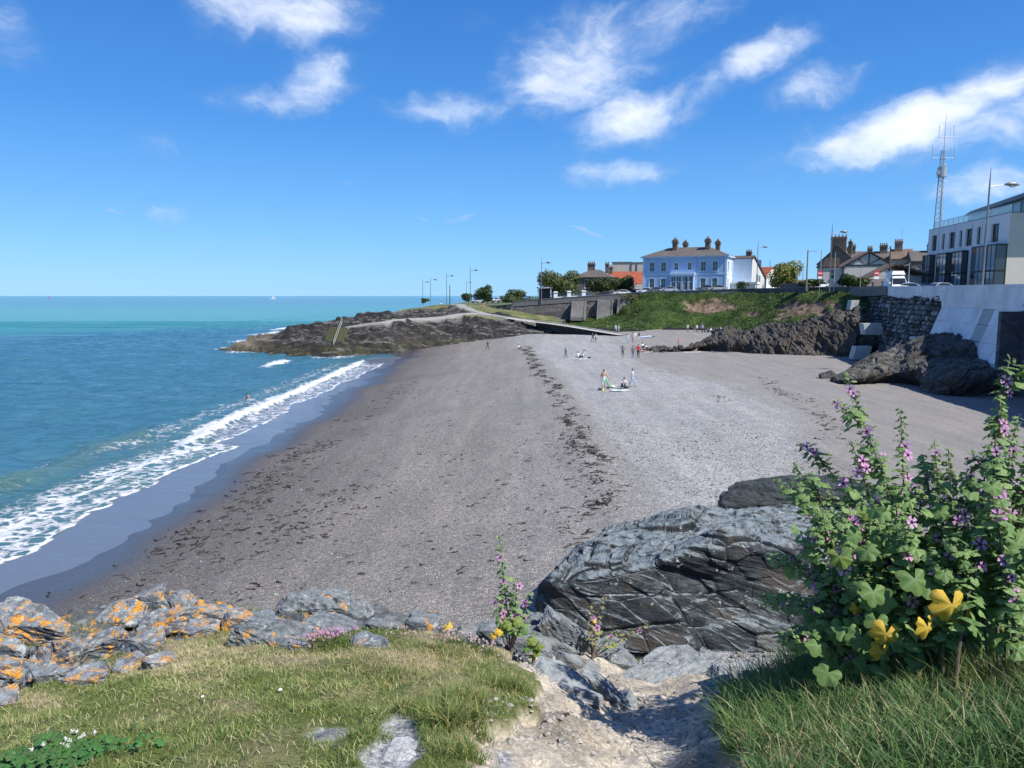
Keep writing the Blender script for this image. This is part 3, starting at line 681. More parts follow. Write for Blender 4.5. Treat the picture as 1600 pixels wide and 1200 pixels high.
def tufts(name, P, size, cols, seed, aspect=1.0, flat=0, kind='stuff', parent=None, mat=None, nrm=None):
    """many small leaf-sized faces, two triangles each, at points P with per-point colour"""
    r = np.random.default_rng(seed); k = len(P); size = np.broadcast_to(size, k)
    d1 = r.normal(size=(k, 3)); d1[:, 2] *= (1-flat); d1 /= np.linalg.norm(d1, axis=1, keepdims=True)
    d2 = r.normal(size=(k, 3))
    if nrm is not None:
        d1 = np.cross(nrm+.5*r.normal(size=(k, 3)), d2); d1 /= np.linalg.norm(d1, axis=1, keepdims=True)+1e-9; d2 = np.cross(d1, nrm+.35*r.normal(size=(k, 3)))
    d2 -= (d2*d1).sum(1)[:, None]*d1; d2 /= np.linalg.norm(d2, axis=1, keepdims=True)+1e-9
    a = size[:, None]*d1*.5; b = size[:, None]*d2*.5*aspect
    V = np.stack([P-a, P+b*.8, P+a*1.1, P-b*.7], 1).reshape(-1, 3); Fq = np.arange(4*k).reshape(-1, 4)
    return npmesh(name, V, Fq, mat or m_tuftcol, parent, kind, smooth=False, attrs={'col': np.repeat(cols, 4, 0)})
r = np.random.default_rng(3); ids = np.where(ins & (soilm < .5))[0]; pick = r.choice(ids, 52000); Pp = P3[pick]-np.array((0, 0, .25))+r.normal(size=(52000, 3))*np.array((.2, .2, .16))+np.array((0, 0, .12))
hueN = fbm(Pp, .12, 3, .5, 35)[:, None]+.35*r.normal(size=(52000, 1))
U2, V2 = proj(Pp); yellower = (np.exp(-((U2-1290)/60)**2-((V2-459)/6)**2)+np.exp(-((U2-1335)/14)**2-((V2-488)/8)**2)*.8)[:, None]  # patches of yellower green leaves
c_ = np.array((.020, .050, .012))+np.clip(hueN*.7+.4, 0, 1.4)*np.array((.060, .075, .018))+yellower*np.array((.07, .07, .015))
c_ = np.where((r.random((52000, 1)) < .06), np.array([[.20, .17, .10]]), c_)
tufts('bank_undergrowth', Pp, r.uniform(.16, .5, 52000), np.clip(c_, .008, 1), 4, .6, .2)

# ---- low wall at the toe of the bank, ramp to the beach
m_dark = stonemat('dark_low_wall', (.030, .028, .027), (.085, .078, .072), (.05, .047, .044), .5, .3)
lw = [tuple(W(u, v, Y)) for u, v, Y in ((884, 509, 153.5), (930, 512, 151.5), (985, 514.5, 150), (1005, 516, 149))]
t = thing('low_retaining_wall', 'low dark stone wall running along the foot of the grass bank behind the ramp', 'wall')
strip('stonework', densify(lw, 3), [(.5, -.5), (.5, 0), (0, 0), (-.25, -2.6)], m_dark, None, t)
lw = [tuple(W(u, v, Y)) for u, v, Y in ((1036, 512, 149), (1080, 512, 147), (1128, 513, 143))]
t = thing('retaining_wall', 'low dark retaining wall where the row of people sits', 'wall')
strip('stonework', densify(lw, 3), [(.6, -.5), (.6, 0), (0, 0), (-.25, -2.6)], m_dark, None, t)
m_ramp = M_('ramp_concrete', (.36, .35, .33), .85, .12, .8)
rp = [tuple(W(u, v, Y)) for u, v, Y in ((795, 497, 155), (835, 502.5, 152.5), (862, 505.5, 150), (900, 511, 147.5), (940, 517.5, 144.5), (978, 523.5, 141))]
t = thing('beach_ramp', 'pale concrete ramp sloping down from the headland path onto the shingle', 'ramp')
strip('ramp_surface', densify(rp, 2.5), [(-.25, .06), (2.4, .06)], m_ramp, None, t)
strip('edge_wall', densify(rp[1:], 2.5), [(-.1, .10), (-.45, .10), (-.5, -.08), (-.8, -3.2)], m_oldwall, None, t)
strip('edge_kerb', densify(rp[1:], 2.5), [(-.05, .0), (-.05, .22), (-.5, .22), (-.5, .0)], m_ramp, None, t)

# low wall holding the grass below the car park at the left
lw = [tuple(W(u, v, Y)) for u, v, Y in ((724, 474, 196), (726, 479, 180), (738, 484, 168), (762, 488, 164), (795, 493, 163))]
t = thing('curved_stone_wall', 'low curved dark stone wall bordering the grey path on the headland', 'wall')
strip('stonework', densify(lw, 2.5), [(.5, -.6), (.5, 0), (0, 0), (-.15, -1.3)], m_dark, None, t)
lw = [tuple(W(u, v, Y)) for u, v, Y in ((795, 472, 178), (797, 473, 172), (800, 474, 168))]

# ================================================================ nearer wall: rubble, concrete panels, dark recess
def Xw(Y): return 39.5+(Y-57)*.2375 if Y >= 57 else 35.5+(Y-30)*4/27
m_newc = M_('pale_new_concrete', (.68, .70, .72), .8, .12, .5, .25, 5)
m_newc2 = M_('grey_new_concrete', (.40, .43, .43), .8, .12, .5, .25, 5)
streaked(m_newc, (.36, .36, .35), .55); streaked(m_newc2, (.20, .21, .19), .7); streaked(m_oldconc, (.08, .08, .07), .8)
m_joint = M_('dark_joint', (.10, .105, .11), .9, .1)
t = thing('concrete_parapet', 'smooth pale concrete parapet along the top of the sea wall at the right', 'parapet')
def facing(name, y0, y1, ztop0, ztop1, zb0, zb1, off0, off1, bat, mat, parent, zr=9.6, th=.3, kind=None):
    """slab on the battered face between y0 and y1; off = how far proud of the wall line"""
    def p_(Y, z, o_): return (Xw(Y)-bat*(zr-z)-o_ if z < zr else Xw(Y)-o_, Y, z)
    q = [p_(y0, zb0, off0), p_(y1, zb1, off0), p_(y1, ztop1, off0), p_(y0, ztop0, off0)]
    k = [(a+th, b, c) for a, b, c in q]; b = B(); b.v = q+k
    b.f = [(0, 1, 2, 3), (7, 6, 5, 4), (0, 4, 5, 1), (1, 5, 6, 2), (2, 6, 7, 3), (3, 7, 4, 0)]
    return mk(name, b, mat, parent, kind)
ys = [20, 30, 40, 49, 57, 66, 76, 86, 97]
for a, b in zip(ys[:-1], ys[1:]):
    za, zb_ = 11.1+(a-57)*.0075, 11.1+(b-57)*.0075
    facing('parapet_slab', a+.012, b-.012, za, zb_, 9.62, 9.62 if b <= 76 else 10.25, .12, .12, 0, m_newc, t, 9, .5)
facing('lower_band', 57, 76, 9.617, 9.617, 9.05, 9.05, .16, .1, 0, m_newc, t, 9, .5)
t = thing('panelled_sea_wall', 'battered pale concrete panel wall in three courses beside the rubble wall', 'wall')
rows = [(9.04, 7.72), (7.70, 6.30), (6.28, 4.85), (4.83, 3.0)]
facing('backing', 57.6, 76, 9.04, 9.04, 2.2, 2.2, .05, .05, .39, m_joint, t, 9.04, .3)
for i, (zt, zb_) in enumerate(rows):
    for (a, b, mm) in ((57.6, 62.6, m_newc), (65.0, 75.9, m_newc)):
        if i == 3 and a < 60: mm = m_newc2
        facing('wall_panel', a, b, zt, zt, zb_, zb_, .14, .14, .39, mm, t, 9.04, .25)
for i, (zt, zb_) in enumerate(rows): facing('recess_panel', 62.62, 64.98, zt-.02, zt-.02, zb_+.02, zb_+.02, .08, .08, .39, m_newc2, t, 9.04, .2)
facing('plinth', 58.4, 70.5, 4.9, 4.6, 2.0, 2.0, .7, .7, .2, m_newc2, t, 5.0, .8)
t = thing('dark_sea_wall', 'steep dark stone face of the sea wall at the right edge behind the purple flowers', 'wall')
m_dk = stonemat('shade_dark_stone', (.05, .055, .065), (.11, .12, .14), (.07, .075, .085), .7, .4)  # shade of the recessed wall put into its dark blue-grey colour
b = B(); yy = [-20, 0, 20, 40, 57.6]; k = len(yy)
b.v = [(Xw(y)+.1, y, 9.6) for y in yy]+[(Xw(y)-.5, y, 1.5) for y in yy]+[(Xw(y)+2.3, y, 9.6) for y in yy]
b.f = [(i, i+1, k+i+1, k+i) for i in range(k-1)]+[(i, i+1, 2*k+i+1, 2*k+i) for i in range(k-1)]
mk('stone_face', b, m_dk, t)
mk('return_face', B().box(Xw(57.5)-3.2, Xw(57.5)+.05, 57.2, 57.58, 1.5, 4.2).box(Xw(57.5)-1.9, Xw(57.5)+.05, 57.2, 57.58, 4.2, 9.0), m_dk, t)
facing('coping', 20, 57.4, 9.6, 9.6, 9.35, 9.35, .2, .2, 0, m_newc2, t, 9, .4)
# rubble wall
t = thing('rubble_sea_wall', 'rough dark rubble stone wall between the pale panels and the old grey wall', 'wall')
def rub(y, z, o_=0):
    zr = 10.2; X = Xw(y)-.33*(zr-z)-o_+.35*sin(y*.35)*((zr-z)/7)
    return np.array((X, y, z))
b = B(); yy = np.linspace(75.9, 112, 20); zz = np.linspace(2.0, 10.2, 9)
Xq = [tuple(rub(y, z, -.18)) if y < 97 else tuple(rub(y, z, -.18)+np.array(((y-97)*.06, 0, 0))) for y in yy for z in zz]
b.v = Xq; b.f = [(i*9+j, i*9+j+1, (i+1)*9+j+1, (i+1)*9+j) for i in range(19) for j in range(8)]
mk('mortar_core', b, M_('dark_mortar', (.03, .03, .032), .95, .3, 2), t)
rr = np.random.default_rng(12); b = B(); colr = []
z = 2.1
while z < 10.1:
    hz_ = rr.uniform(.34, .62); y = 75.9+rr.uniform(0, .4)
    while y < 111.5:
        wz = rr.uniform(.34, .72); k0 = (0 if y < 97 else (y-97)*.06); pr = rr.uniform(.0, .22); i = len(b.v); jz = rr.uniform(-.08, .08)
        for (dy, dz, o_) in ((.03, .03, -.15), (wz-.03, .03, -.15), (wz-.03, hz_-.03, -.15), (.03, hz_-.03, -.15), (.10, .10, pr), (wz-.12, .08, pr), (wz-.09, hz_-.12, pr), (.12, hz_-.08, pr)):
            q = rub(y+dy+rr.uniform(-.04, .04), min(10.2, z+dz+jz+rr.uniform(-.04, .04)), o_); b.v.append((q[0]+k0, q[1], q[2]))
        b.f += [tuple(i+a for a in q) for q in ((4, 5, 6, 7), (0, 1, 5, 4), (1, 2, 6, 5), (2, 3, 7, 6), (3, 0, 4, 7))]
        colr += [rr.choice([.05, .09, .15, .24, .38], p=[.24, .28, .22, .16, .10])]*8
        y += wz
    z += hz_
V = np.array(b.v); cc = np.array(colr)[:, None]*np.array([[1, .97, .98]])
m_rub = leafmat('rubble_stone', None, None, .9, 'col', 0)
npmesh('rubble_stones', V, np.array(b.f), m_rub, t, 'stuff', smooth=False, attrs={'col': cc})
b = B()
# grey rendered band above the rubble at its far end
facing('rendered_band', 97.1, 119, 11.28, 11.6, 10.3, 10.0, .28, .28, 0, m_oldconc, t, 9, .5)

# pale concrete blocks let into the cliff
def cblock(u0, v0, u1, v1, Y, lab, dy=1.2, sl=.15):
    a = W(u0, v1, Y); c = W(u1, v0, Y); w = c.x-a.x; h_ = c.z-a.z
    o = mk('concrete_block', B().prism([(0, 0), (w*(1-sl), 0), (w, h_), (w*sl, h_*.97)], 0, dy), m_newc2)
    o.location = (a.x, a.y, a.z); tag(o, lab, 'block', 'pale concrete repair blocks in the cliff')
cblock(1328, 469, 1343, 484, 103, 'small pale concrete block highest up, at the grassy end of the rubble wall')
cblock(1352, 505, 1378, 523, 90, 'pale concrete block halfway up between brown cliff and rubble wall', 1.2, -.15)
cblock(1333, 541, 1363, 561, 88, 'pale concrete block standing on the shingle at the foot of the brown cliff')
cblock(1426, 526, 1447, 540, 74.5, 'pale concrete block behind the big outcrop at the foot of the panelled wall', 1)

# ================================================================ cliffs and outcrops at the back of the beach
def gz_(u, v, z, dy=0, dz=0): q = G(u, v, z); return (q.x, q.y+dy, q.z+dz)
def w_(u, v, Y): return tuple(W(u, v, Y))
o = sweep_rock('brown_cliff', [
    [gz_(1010, 551, 2.4, 0, -.6), gz_(1012, 549, 2.4, .6), gz_(1012, 548, 2.4, 1.5), gz_(1012, 548, 2.4, 4, -.5), gz_(1012, 548, 2.4, 6, -1)],
    [gz_(1050, 552, 2.4, 0, -.6), gz_(1050, 549, 2.4, .6), w_(1055, 546, 104), w_(1060, 544, 107), w_(1064, 544, 110)],
    [gz_(1090, 552, 2.4, 0, -.6), gz_(1092, 548, 2.4, .6), w_(1092, 541, 105), w_(1095, 536, 108), w_(1098, 536, 113)],
    [gz_(1130, 551, 2.4, 0, -.6), w_(1130, 545, 103.5), w_(1130, 530, 105), w_(1132, 521, 116), w_(1132, 521, 126)],
    [gz_(1156, 552, 2.4, 0, -.6), w_(1156, 546, 102), w_(1156, 533, 104), w_(1156, 523, 112), w_(1156, 522, 122)],
    [gz_(1195, 553, 2.4, 0, -.6), w_(1195, 545, 100), w_(1195, 525, 102), w_(1195, 513, 110), w_(1195, 509, 122)],
    [gz_(1250, 556, 2.4, 0, -.6), w_(1250, 545, 98), w_(1250, 520, 100), w_(1250, 507, 104), w_(1250, 503, 112)],
    [gz_(1305, 559, 2.4, 0, -.6), w_(1305, 545, 95), w_(1305, 515, 97.5), w_(1305, 497, 101), w_(1305, 494, 108)],
    [gz_(1340, 559, 2.4, 0, -.6), w_(1338, 545, 93.5), w_(1340, 515, 96), w_(1340, 489, 99), w_(1342, 485, 106)],
    [gz_(1375, 552, 2.4, 0, -.6), w_(1372, 540, 94), w_(1375, 520, 96), w_(1372, 500, 99), w_(1375, 492, 106)],
], 330, 90, m_brown, size=3.4, bed=(0, R(-14), 0), str_=(.6, 1, 2.6), s=11, fac=.20, fine=.03, low=.14)
tag(o, 'dark brown rock cliff under the eroded grassy bank at the back of the beach', 'cliff')
# green smooth rock lobe at its left foot
o = sweep_rock('right_outcrop', [
    [gz_(1290, 598, 2.2, 0, -.4), gz_(1290, 597, 2.2, .2), gz_(1292, 596, 2.2, .5), gz_(1294, 596, 2.2, 1.2, 0), gz_(1294, 594, 2.2, 2, -.6)],
    [gz_(1305, 601, 2.2, 0, -.4), w_(1305, 594, 66), w_(1306, 583, 67), w_(1312, 581, 69), w_(1315, 590, 71)],
    [gz_(1345, 603, 2.2, 0, -.4), w_(1340, 590, 65), w_(1345, 570, 67), w_(1355, 562, 71), w_(1358, 575, 76)],
    [gz_(1395, 603, 2.2, 0, -.4), w_(1392, 580, 65), w_(1395, 553, 68), w_(1400, 544, 73), w_(1405, 560, 80)],
    [gz_(1435, 606, 2.2, 0, -.4), w_(1430, 580, 63), w_(1435, 545, 66), w_(1440, 528, 70), w_(1444, 548, 77)],
    [gz_(1455, 616, 2.2, 0, -.4), w_(1456, 592, 59.5), w_(1462, 556, 63.5), w_(1470, 522, 69), w_(1478, 545, 76)],
    [gz_(1500, 622, 2.2, 0, -.4), w_(1495, 590, 57.5), w_(1500, 555, 62), w_(1505, 525, 67), w_(1510, 550, 73)],
    [gz_(1545, 622, 2.2, 0, -.4), w_(1540, 590, 57), w_(1538, 560, 60), w_(1540, 541, 63), w_(1545, 560, 66)],
    [gz_(1600, 622, 2.2, 0, -.4), w_(1590, 595, 57), w_(1585, 578, 59), w_(1590, 570, 61), w_(1595, 575, 64)],
], 330, 110, m_out, size=3.2, bed=(R(10), R(-35), R(10)), str_=(2.2, 1.0, .7), s=21, fac=.22, fine=.025, low=.18)
tag(o, 'large grey brown rock outcrop on the shingle below the pale concrete wall', 'rock outcrop')

# ---- big dark rock in the middle distance
def sec(*a): return [w_(*q) for q in a]
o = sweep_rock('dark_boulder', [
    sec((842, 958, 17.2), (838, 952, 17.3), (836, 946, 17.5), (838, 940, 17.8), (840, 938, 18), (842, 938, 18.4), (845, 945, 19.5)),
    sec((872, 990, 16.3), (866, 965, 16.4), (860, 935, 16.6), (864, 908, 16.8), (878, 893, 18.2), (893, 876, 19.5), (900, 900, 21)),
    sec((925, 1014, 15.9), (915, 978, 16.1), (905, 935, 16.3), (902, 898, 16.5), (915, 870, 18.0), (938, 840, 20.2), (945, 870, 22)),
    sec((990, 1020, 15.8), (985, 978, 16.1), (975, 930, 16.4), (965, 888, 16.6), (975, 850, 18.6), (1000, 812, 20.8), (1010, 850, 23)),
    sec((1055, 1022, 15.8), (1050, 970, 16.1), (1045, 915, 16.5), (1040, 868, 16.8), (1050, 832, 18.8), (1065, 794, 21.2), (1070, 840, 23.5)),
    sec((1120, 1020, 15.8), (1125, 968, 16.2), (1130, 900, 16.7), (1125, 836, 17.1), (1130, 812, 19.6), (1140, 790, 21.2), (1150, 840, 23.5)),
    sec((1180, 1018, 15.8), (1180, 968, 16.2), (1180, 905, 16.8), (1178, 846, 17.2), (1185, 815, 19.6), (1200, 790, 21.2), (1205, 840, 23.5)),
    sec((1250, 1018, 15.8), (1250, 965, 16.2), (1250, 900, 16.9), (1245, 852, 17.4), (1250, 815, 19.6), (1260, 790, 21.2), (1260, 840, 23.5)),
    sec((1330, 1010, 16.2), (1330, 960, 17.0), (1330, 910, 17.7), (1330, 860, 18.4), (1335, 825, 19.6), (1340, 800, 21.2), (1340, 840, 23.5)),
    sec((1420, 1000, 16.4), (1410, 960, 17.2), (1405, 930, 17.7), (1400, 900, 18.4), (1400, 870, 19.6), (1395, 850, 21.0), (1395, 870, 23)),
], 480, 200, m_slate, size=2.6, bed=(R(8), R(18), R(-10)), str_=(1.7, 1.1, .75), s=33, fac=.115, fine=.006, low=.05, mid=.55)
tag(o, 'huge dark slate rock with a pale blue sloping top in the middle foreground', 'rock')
o = sweep_rock('slate_rock', [
    sec((1118, 800, 23.0), (1120, 792, 23.2), (1122, 785, 23.5), (1126, 780, 24), (1128, 790, 25)),
    sec((1140, 812, 22.8), (1140, 790, 23.0), (1140, 768, 23.6), (1150, 750, 25), (1155, 770, 27)),
    sec((1190, 812, 22.8), (1190, 785, 23.0), (1190, 756, 23.8), (1196, 742, 25.5), (1200, 770, 28)),
    sec((1250, 812, 22.8), (1250, 785, 23.0), (1250, 755, 23.8), (1252, 740, 25.5), (1255, 770, 28)),
    sec((1330, 812, 22.8), (1330, 785, 23.0), (1330, 760, 23.8), (1330, 748, 25.5), (1330, 770, 28)),
    sec((1410, 812, 22.8), (1410, 795, 23.0), (1405, 782, 23.8), (1400, 775, 25), (1400, 785, 27)),
], 190, 80, m_slate2, size=1.8, bed=(R(12), R(10), 0), str_=(2, 1.1, .7), s=41, fac=.2, fine=.012, low=.10, mid=.25)
tag(o, 'smaller dark slate rock just behind the huge dark rock and left of the mallow', 'rock')

# ================================================================ FOREGROUND: clifftop
fp = []
def fg(u, v, z): q = G(u, v, z); fp.append((q.x, q.y, z))
for a in ((100, 1190, 8.5), (400, 1190, 8.6), (700, 1190, 8.6), (950, 1190, 8.40), (1060, 1190, 8.42), (1300, 1190, 8.72), (1550, 1190, 8.85),
          (0, 1110, 8.05), (200, 1065, 8.12), (400, 1015, 8.05), (600, 990, 7.95), (700, 1005, 8.0), (820, 1055, 8.05), (860, 1110, 8.25),
          (950, 1110, 8.05), (1050, 1110, 7.95), (960, 1055, 7.6), (1060, 1060, 7.4), (1100, 1035, 7.0), (1000, 1022, 7.1), (905, 1030, 7.5),
          (1130, 1115, 8.2), (1190, 1065, 8.0), (1300, 1090, 8.45), (1450, 1080, 8.55), (1590, 1080, 8.7), (1225, 1035, 7.3), (1150, 1030, 6.9), (1330, 1040, 8.2), (1500, 1040, 8.4),
          (0, 1000, 7.75), (100, 965, 7.65), (270, 945, 7.6), (350, 975, 7.7), (450, 958, 7.6), (560, 955, 7.5), (640, 975, 7.55), (750, 1000, 7.55), (830, 990, 7.3)): fg(*a)
fp += [(-5, 7.2, 6.2), (-3, 7.6, 5.8), (-1.2, 7.6, 5.5), (.6, 8, 5.0), (2, 8.3, 4.8), (4, 7.5, 4.8), (6, 7, 5), (-4, 12, 1), (-8, 9, 1), (0, 12.5, 1.0), (3, 12.5, .9), (6, 13, 1.5), (9, 13, 2),
       (-3, 0, 8.6), (0, 0, 8.6), (3, 0, 8.9), (0, -3, 8.9), (-6, -2, 8.4), (6, -2, 9), (-8, 3, 5.5), (-6, 2.5, 7.6), (9, 3, 7.6), (4.2, 4.6, 7.4), (5.5, 3.6, 7.8), (3.2, 5.0, 7.6), (-9, 0, 5)]
tf = TPS(fp)
def axes_fg():
    gx = np.concatenate([np.arange(-9.5, -3.6, .07), np.arange(-3.6, 3.2, .028), np.arange(3.2, 9.5, .07)])
    gy = np.concatenate([np.arange(-3.5, 1.4, .12), np.arange(1.4, 6.4, .026), np.arange(6.4, 14.5, .07)])
    return gx, gy
gx, gy = axes_fg(); YY, XX = np.meshgrid(gy, gx, indexing='ij')
def fgz0(x, y): return tf(np.asarray(x, float), np.asarray(y, float))
Z0 = fgz0(XX, YY); P3 = np.stack([XX, YY, Z0], -1).reshape(-1, 3); U_, V_ = proj(P3)
def blob(U, V, L): 
    r_ = np.zeros(len(U))
    for (u, v, ru, rv, k) in L: r_ = np.maximum(r_, k*np.exp(-((U-u)/ru)**2-((V-v)/rv)**2))
    return r_
def polym(U, V, P_, soft=0): return inpoly(U, V, P_).astype(float)
def masks(P3, U, V):
    j = 26*vn(P3*4.5, 51)+12*vn(P3*13, 52)
    y_ok = sm(P3[:, 1], .8, 1.4)
    path = polym(U+j, V+j*.5, [(700, 1330), (725, 1205), (755, 1140), (830, 1095), (835, 1060), (790, 1040), (840, 1005), (1000, 990), (1260, 1000), (1262, 1050), (1190, 1082), (1118, 1120), (1120, 1170), (1170, 1205), (1200, 1330)])
    rockm = polym(U+j, V+j*.6, [(-700, 860), (300, 890), (640, 925), (840, 960), (830, 1035), (700, 1002), (560, 985), (440, 975), (330, 990), (250, 1018), (110, 1050), (40, 1085), (-200, 1150), (-900, 1300)])
    grav = blob(U+j*.5, V+j*.5, [(625, 1165, 34, 50, 1), (520, 1148, 40, 14, 1), (598, 1190, 40, 30, 1), (790, 1180, 30, 30, .6)])
    straw = blob(U, V, [(330, 1015, 130, 22, 1), (250, 1045, 90, 15, .8), (620, 1035, 90, 22, .9), (720, 1010, 100, 22, 1), (540, 1085, 70, 18, .5), (380, 1105, 50, 14, .7), (60, 1100, 70, 16, .9), (610, 1100, 60, 20, .6), (480, 1030, 110, 18, .8),
                        (1240, 1195, 90, 26, .9), (1330, 1165, 70, 20, .7), (1430, 1190, 60, 15, .5), (760, 1080, 70, 20, .5)])
    straw = np.clip(straw+.35*fbm(P3, 2.0, 3, .6, 53), 0, 1)
    return path*y_ok, rockm, np.clip(grav, 0, 1), straw
path, rockm, grav, straw = masks(P3, U_, V_)
edge = sm(P3[:, 1], 6.0, 6.9)*sm(P3[:, 0], 3.2, 2.0)
rockm = np.maximum(rockm, edge)
side = (P3[:, 0] > 1.3)*(P3[:, 1] > 5.6); rockm = np.maximum(rockm, side*(1-path))
turf = np.clip((1-path)*(1-rockm)*(1-sm(grav, .35, .6)), 0, 1)
Zf = Z0.ravel()+.03*fbm(P3, 1.4, 4, .5, 54)
Zf += rockm*(rockdisp(P3*np.array((1, 1, .3)), size=.38, bed=(.2, .3, .5), str_=(1.8, .9, .8), s=55, fac=.30, fine=.05, low=.25)-.03)
Zf += path*(.045*fbm(P3, 3, 6, .62, 56)-.03)+turf*(.02+.018*fbm(P3, 9, 3, .6, 57))
Zf -= path*.05*np.exp(-((U_-1000)/90)**2)
m = bpy.data.materials.new('clifftop'); m.use_nodes = True; n = NT(m.node_tree); p = n.n['Principled BSDF']
pos = n.add('ShaderNodeNewGeometry').outputs['Position']
dirt = n.mix(n.mapr(n.noise(pos, 2.2, 8, .68), .32, .68), (.27, .235, .185), (.56, .50, .41)); gr = n.vor(pos, 70, out=1); spx = n.add('ShaderNodeSeparateColor'); n.l.new(gr, spx.inputs[0])
dirt = n.mix(.6, dirt, n.mix(1, dirt, n.ramp(spx.outputs[0], [(0, .55), (.6, .95), (1, 1.5)]), 'MULTIPLY'))
turfc = n.mix(n.attr('straw'), n.mix(n.noise(pos, 12, 5, .7), (.06, .085, .02), (.13, .15, .05)), n.mix(n.noise(pos, 14, 5, .7), (.20, .16, .10), (.40, .33, .22)))
rk = n.ramp(n.noise(n.scalevec(pos, (1, 1, 3), (.3, .5, 0)), 3.5, 9, .7, .5), [(.3, (.02, .024, .028)), (.5, (.085, .095, .105)), (.7, (.24, .26, .27))])
gv = n.ramp(n.noise(pos, 45, 5, .75), [(.35, (.10, .10, .10)), (.5, (.30, .31, .32)), (.62, (.55, .56, .58))])
li = n.math('MULTIPLY', n.mapr(n.noise(pos, 9, 6, .7, .5), .53, .57), n.mapr(n.noise(pos, 2.3, 3, .5), .42, .56)); li = n.math('MULTIPLY', li, n.mapr(n.math('ADD', n.add('ShaderNodeSeparateXYZ').outputs[0], 0), 0, 1, 1, 1))
sxl = n.add('ShaderNodeSeparateXYZ'); n.l.new(pos, sxl.inputs[0]); li = n.math('MULTIPLY', li, n.mapr(sxl.outputs[0], -1.2, -2.0))
rk = n.mix(li, rk, n.mix(n.noise(pos, 60, 3), (.42, .16, .02), (.62, .33, .05)))
c = n.mix(n.attr('path'), turfc, dirt); c = n.mix(n.attr('rock'), c, rk); c = n.mix(n.attr('gravel'), c, gv)
n.set(p.inputs['Base Color'], c); p.inputs['Roughness'].default_value = .92; p.inputs['Specular IOR Level'].default_value = .2
n.set(p.inputs['Normal'], n.bump(n.math('ADD', n.noise(pos, 9, 8, .75), n.math('MULTIPLY', n.noise(pos, 60, 4, .7), .3)), 1, .02))
P3[:, 2] = Zf
npmesh('clifftop_ground', P3, gridf(*XX.shape), m, kind='structure', attrs={'path': path, 'rock': rockm, 'gravel': sm(grav, .35, .6), 'straw': straw})
ZG = Zf.reshape(XX.shape)
def gz(x, y):
    x = np.atleast_1d(np.asarray(x, float)); y = np.atleast_1d(np.asarray(y, float))
    i = np.clip(np.searchsorted(gy, y)-1, 0, len(gy)-2); j = np.clip(np.searchsorted(gx, x)-1, 0, len(gx)-2)
    a = (y-gy[i])/(gy[i+1]-gy[i]); b = (x-gx[j])/(gx[j+1]-gx[j])
    return (1-a)*((1-b)*ZG[i, j]+b*ZG[i, j+1])+a*((1-b)*ZG[i+1, j]+b*ZG[i+1, j+1])
def onfg(u, v):                     # point of the clifftop ground seen at u, v
    ys_ = np.arange(1.6, 9.0, .02); d_ = pixdir(u, v); t_ = ys_/d_.y; g_ = gz(d_.x*t_, ys_); hit = np.where(EYE+d_.z*t_ < g_)[0]
    i = hit[0] if len(hit) else int(np.argmin(EYE+d_.z*t_-g_)); return Vector((float(d_.x*t_[i]), float(ys_[i]), float(g_[i])))
# rocky headland the camera stands on, continuing behind it
b = B(); b.v = [(-9.4, -3.4, 8), (9.4, -3.4, 8.6), (27, -3.4, 9.3), (30, -60, 9.4), (-12, -60, 8.5), (-22, -20, -1), (-16, 2, -1), (-9.4, 13, .4), (-9.4, 3, 3), (9.4, 13, 1.8), (27, 9, 2), (27, 4, 7.5), (9.4, 4, 8)]
b.f = [(0, 1, 2, 3), (0, 3, 4), (0, 4, 5), (0, 5, 6, 8), (8, 6, 7), (1, 12, 11, 2), (12, 9, 10, 11)]
mk('headland_ground', b, M_('rough_grass_ground', (.06, .085, .025), .95, .4, .8), kind='structure', fix=False)

# ---- grass
m_blade = leafmat('grass_blades', None, None, .5, 'col', .3)
def blades(name, P, H, Wd, lean, cols, seed, segs=2, curl=.5, up=None):
    r_ = np.random.default_rng(seed); k = len(P); az = r_.uniform(0, 2*pi, k); d1 = np.stack([np.cos(az), np.sin(az), 0*az], 1); sd_ = np.stack([-np.sin(az), np.cos(az), 0*az], 1)
    fa = r_.uniform(0, 2*pi, k); sd_ = np.stack([np.cos(fa), np.sin(fa), 0*fa], 1)
    rows = []; ts = np.linspace(0, 1, segs+1)
    for t_ in ts:
        c_ = P+np.stack([d1[:, 0]*lean*H*t_**(1+curl), d1[:, 1]*lean*H*t_**(1+curl), H*t_*(1-.35*lean*t_)], 1)
        w = Wd*(1-t_**1.5)*.5
        rows.append((c_-sd_*w[:, None], c_+sd_*w[:, None]) if t_ < 1 else (c_,))
    L = [q for rw in rows for q in rw]; n_ = len(L); V = np.stack(L, 1).reshape(-1, 3); base = np.arange(k)*n_; F = []
    for s_ in range(segs-1): a = base+2*s_; F += [np.stack([a, a+1, a+3], 1), np.stack([a, a+3, a+2], 1)]
    a = base+2*(segs-1); F.append(np.stack([a, a+1, a+2], 1))
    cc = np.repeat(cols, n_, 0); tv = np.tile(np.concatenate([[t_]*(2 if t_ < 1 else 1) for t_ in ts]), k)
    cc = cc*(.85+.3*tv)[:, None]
    return npmesh(name, V, np.concatenate(F), m_blade, None, 'stuff', attrs={'col': cc})
def scatter(n_, x0, x1, y0, y1, seed, densf):
    r_ = np.random.default_rng(seed); x = r_.uniform(x0, x1, n_); y = r_.uniform(y0, y1, n_); z = gz(x, y); P = np.stack([x, y, z], 1)
    U, V = proj(P); k = r_.random(n_) < densf(P, U, V); return P[k], U[k], V[k], r_
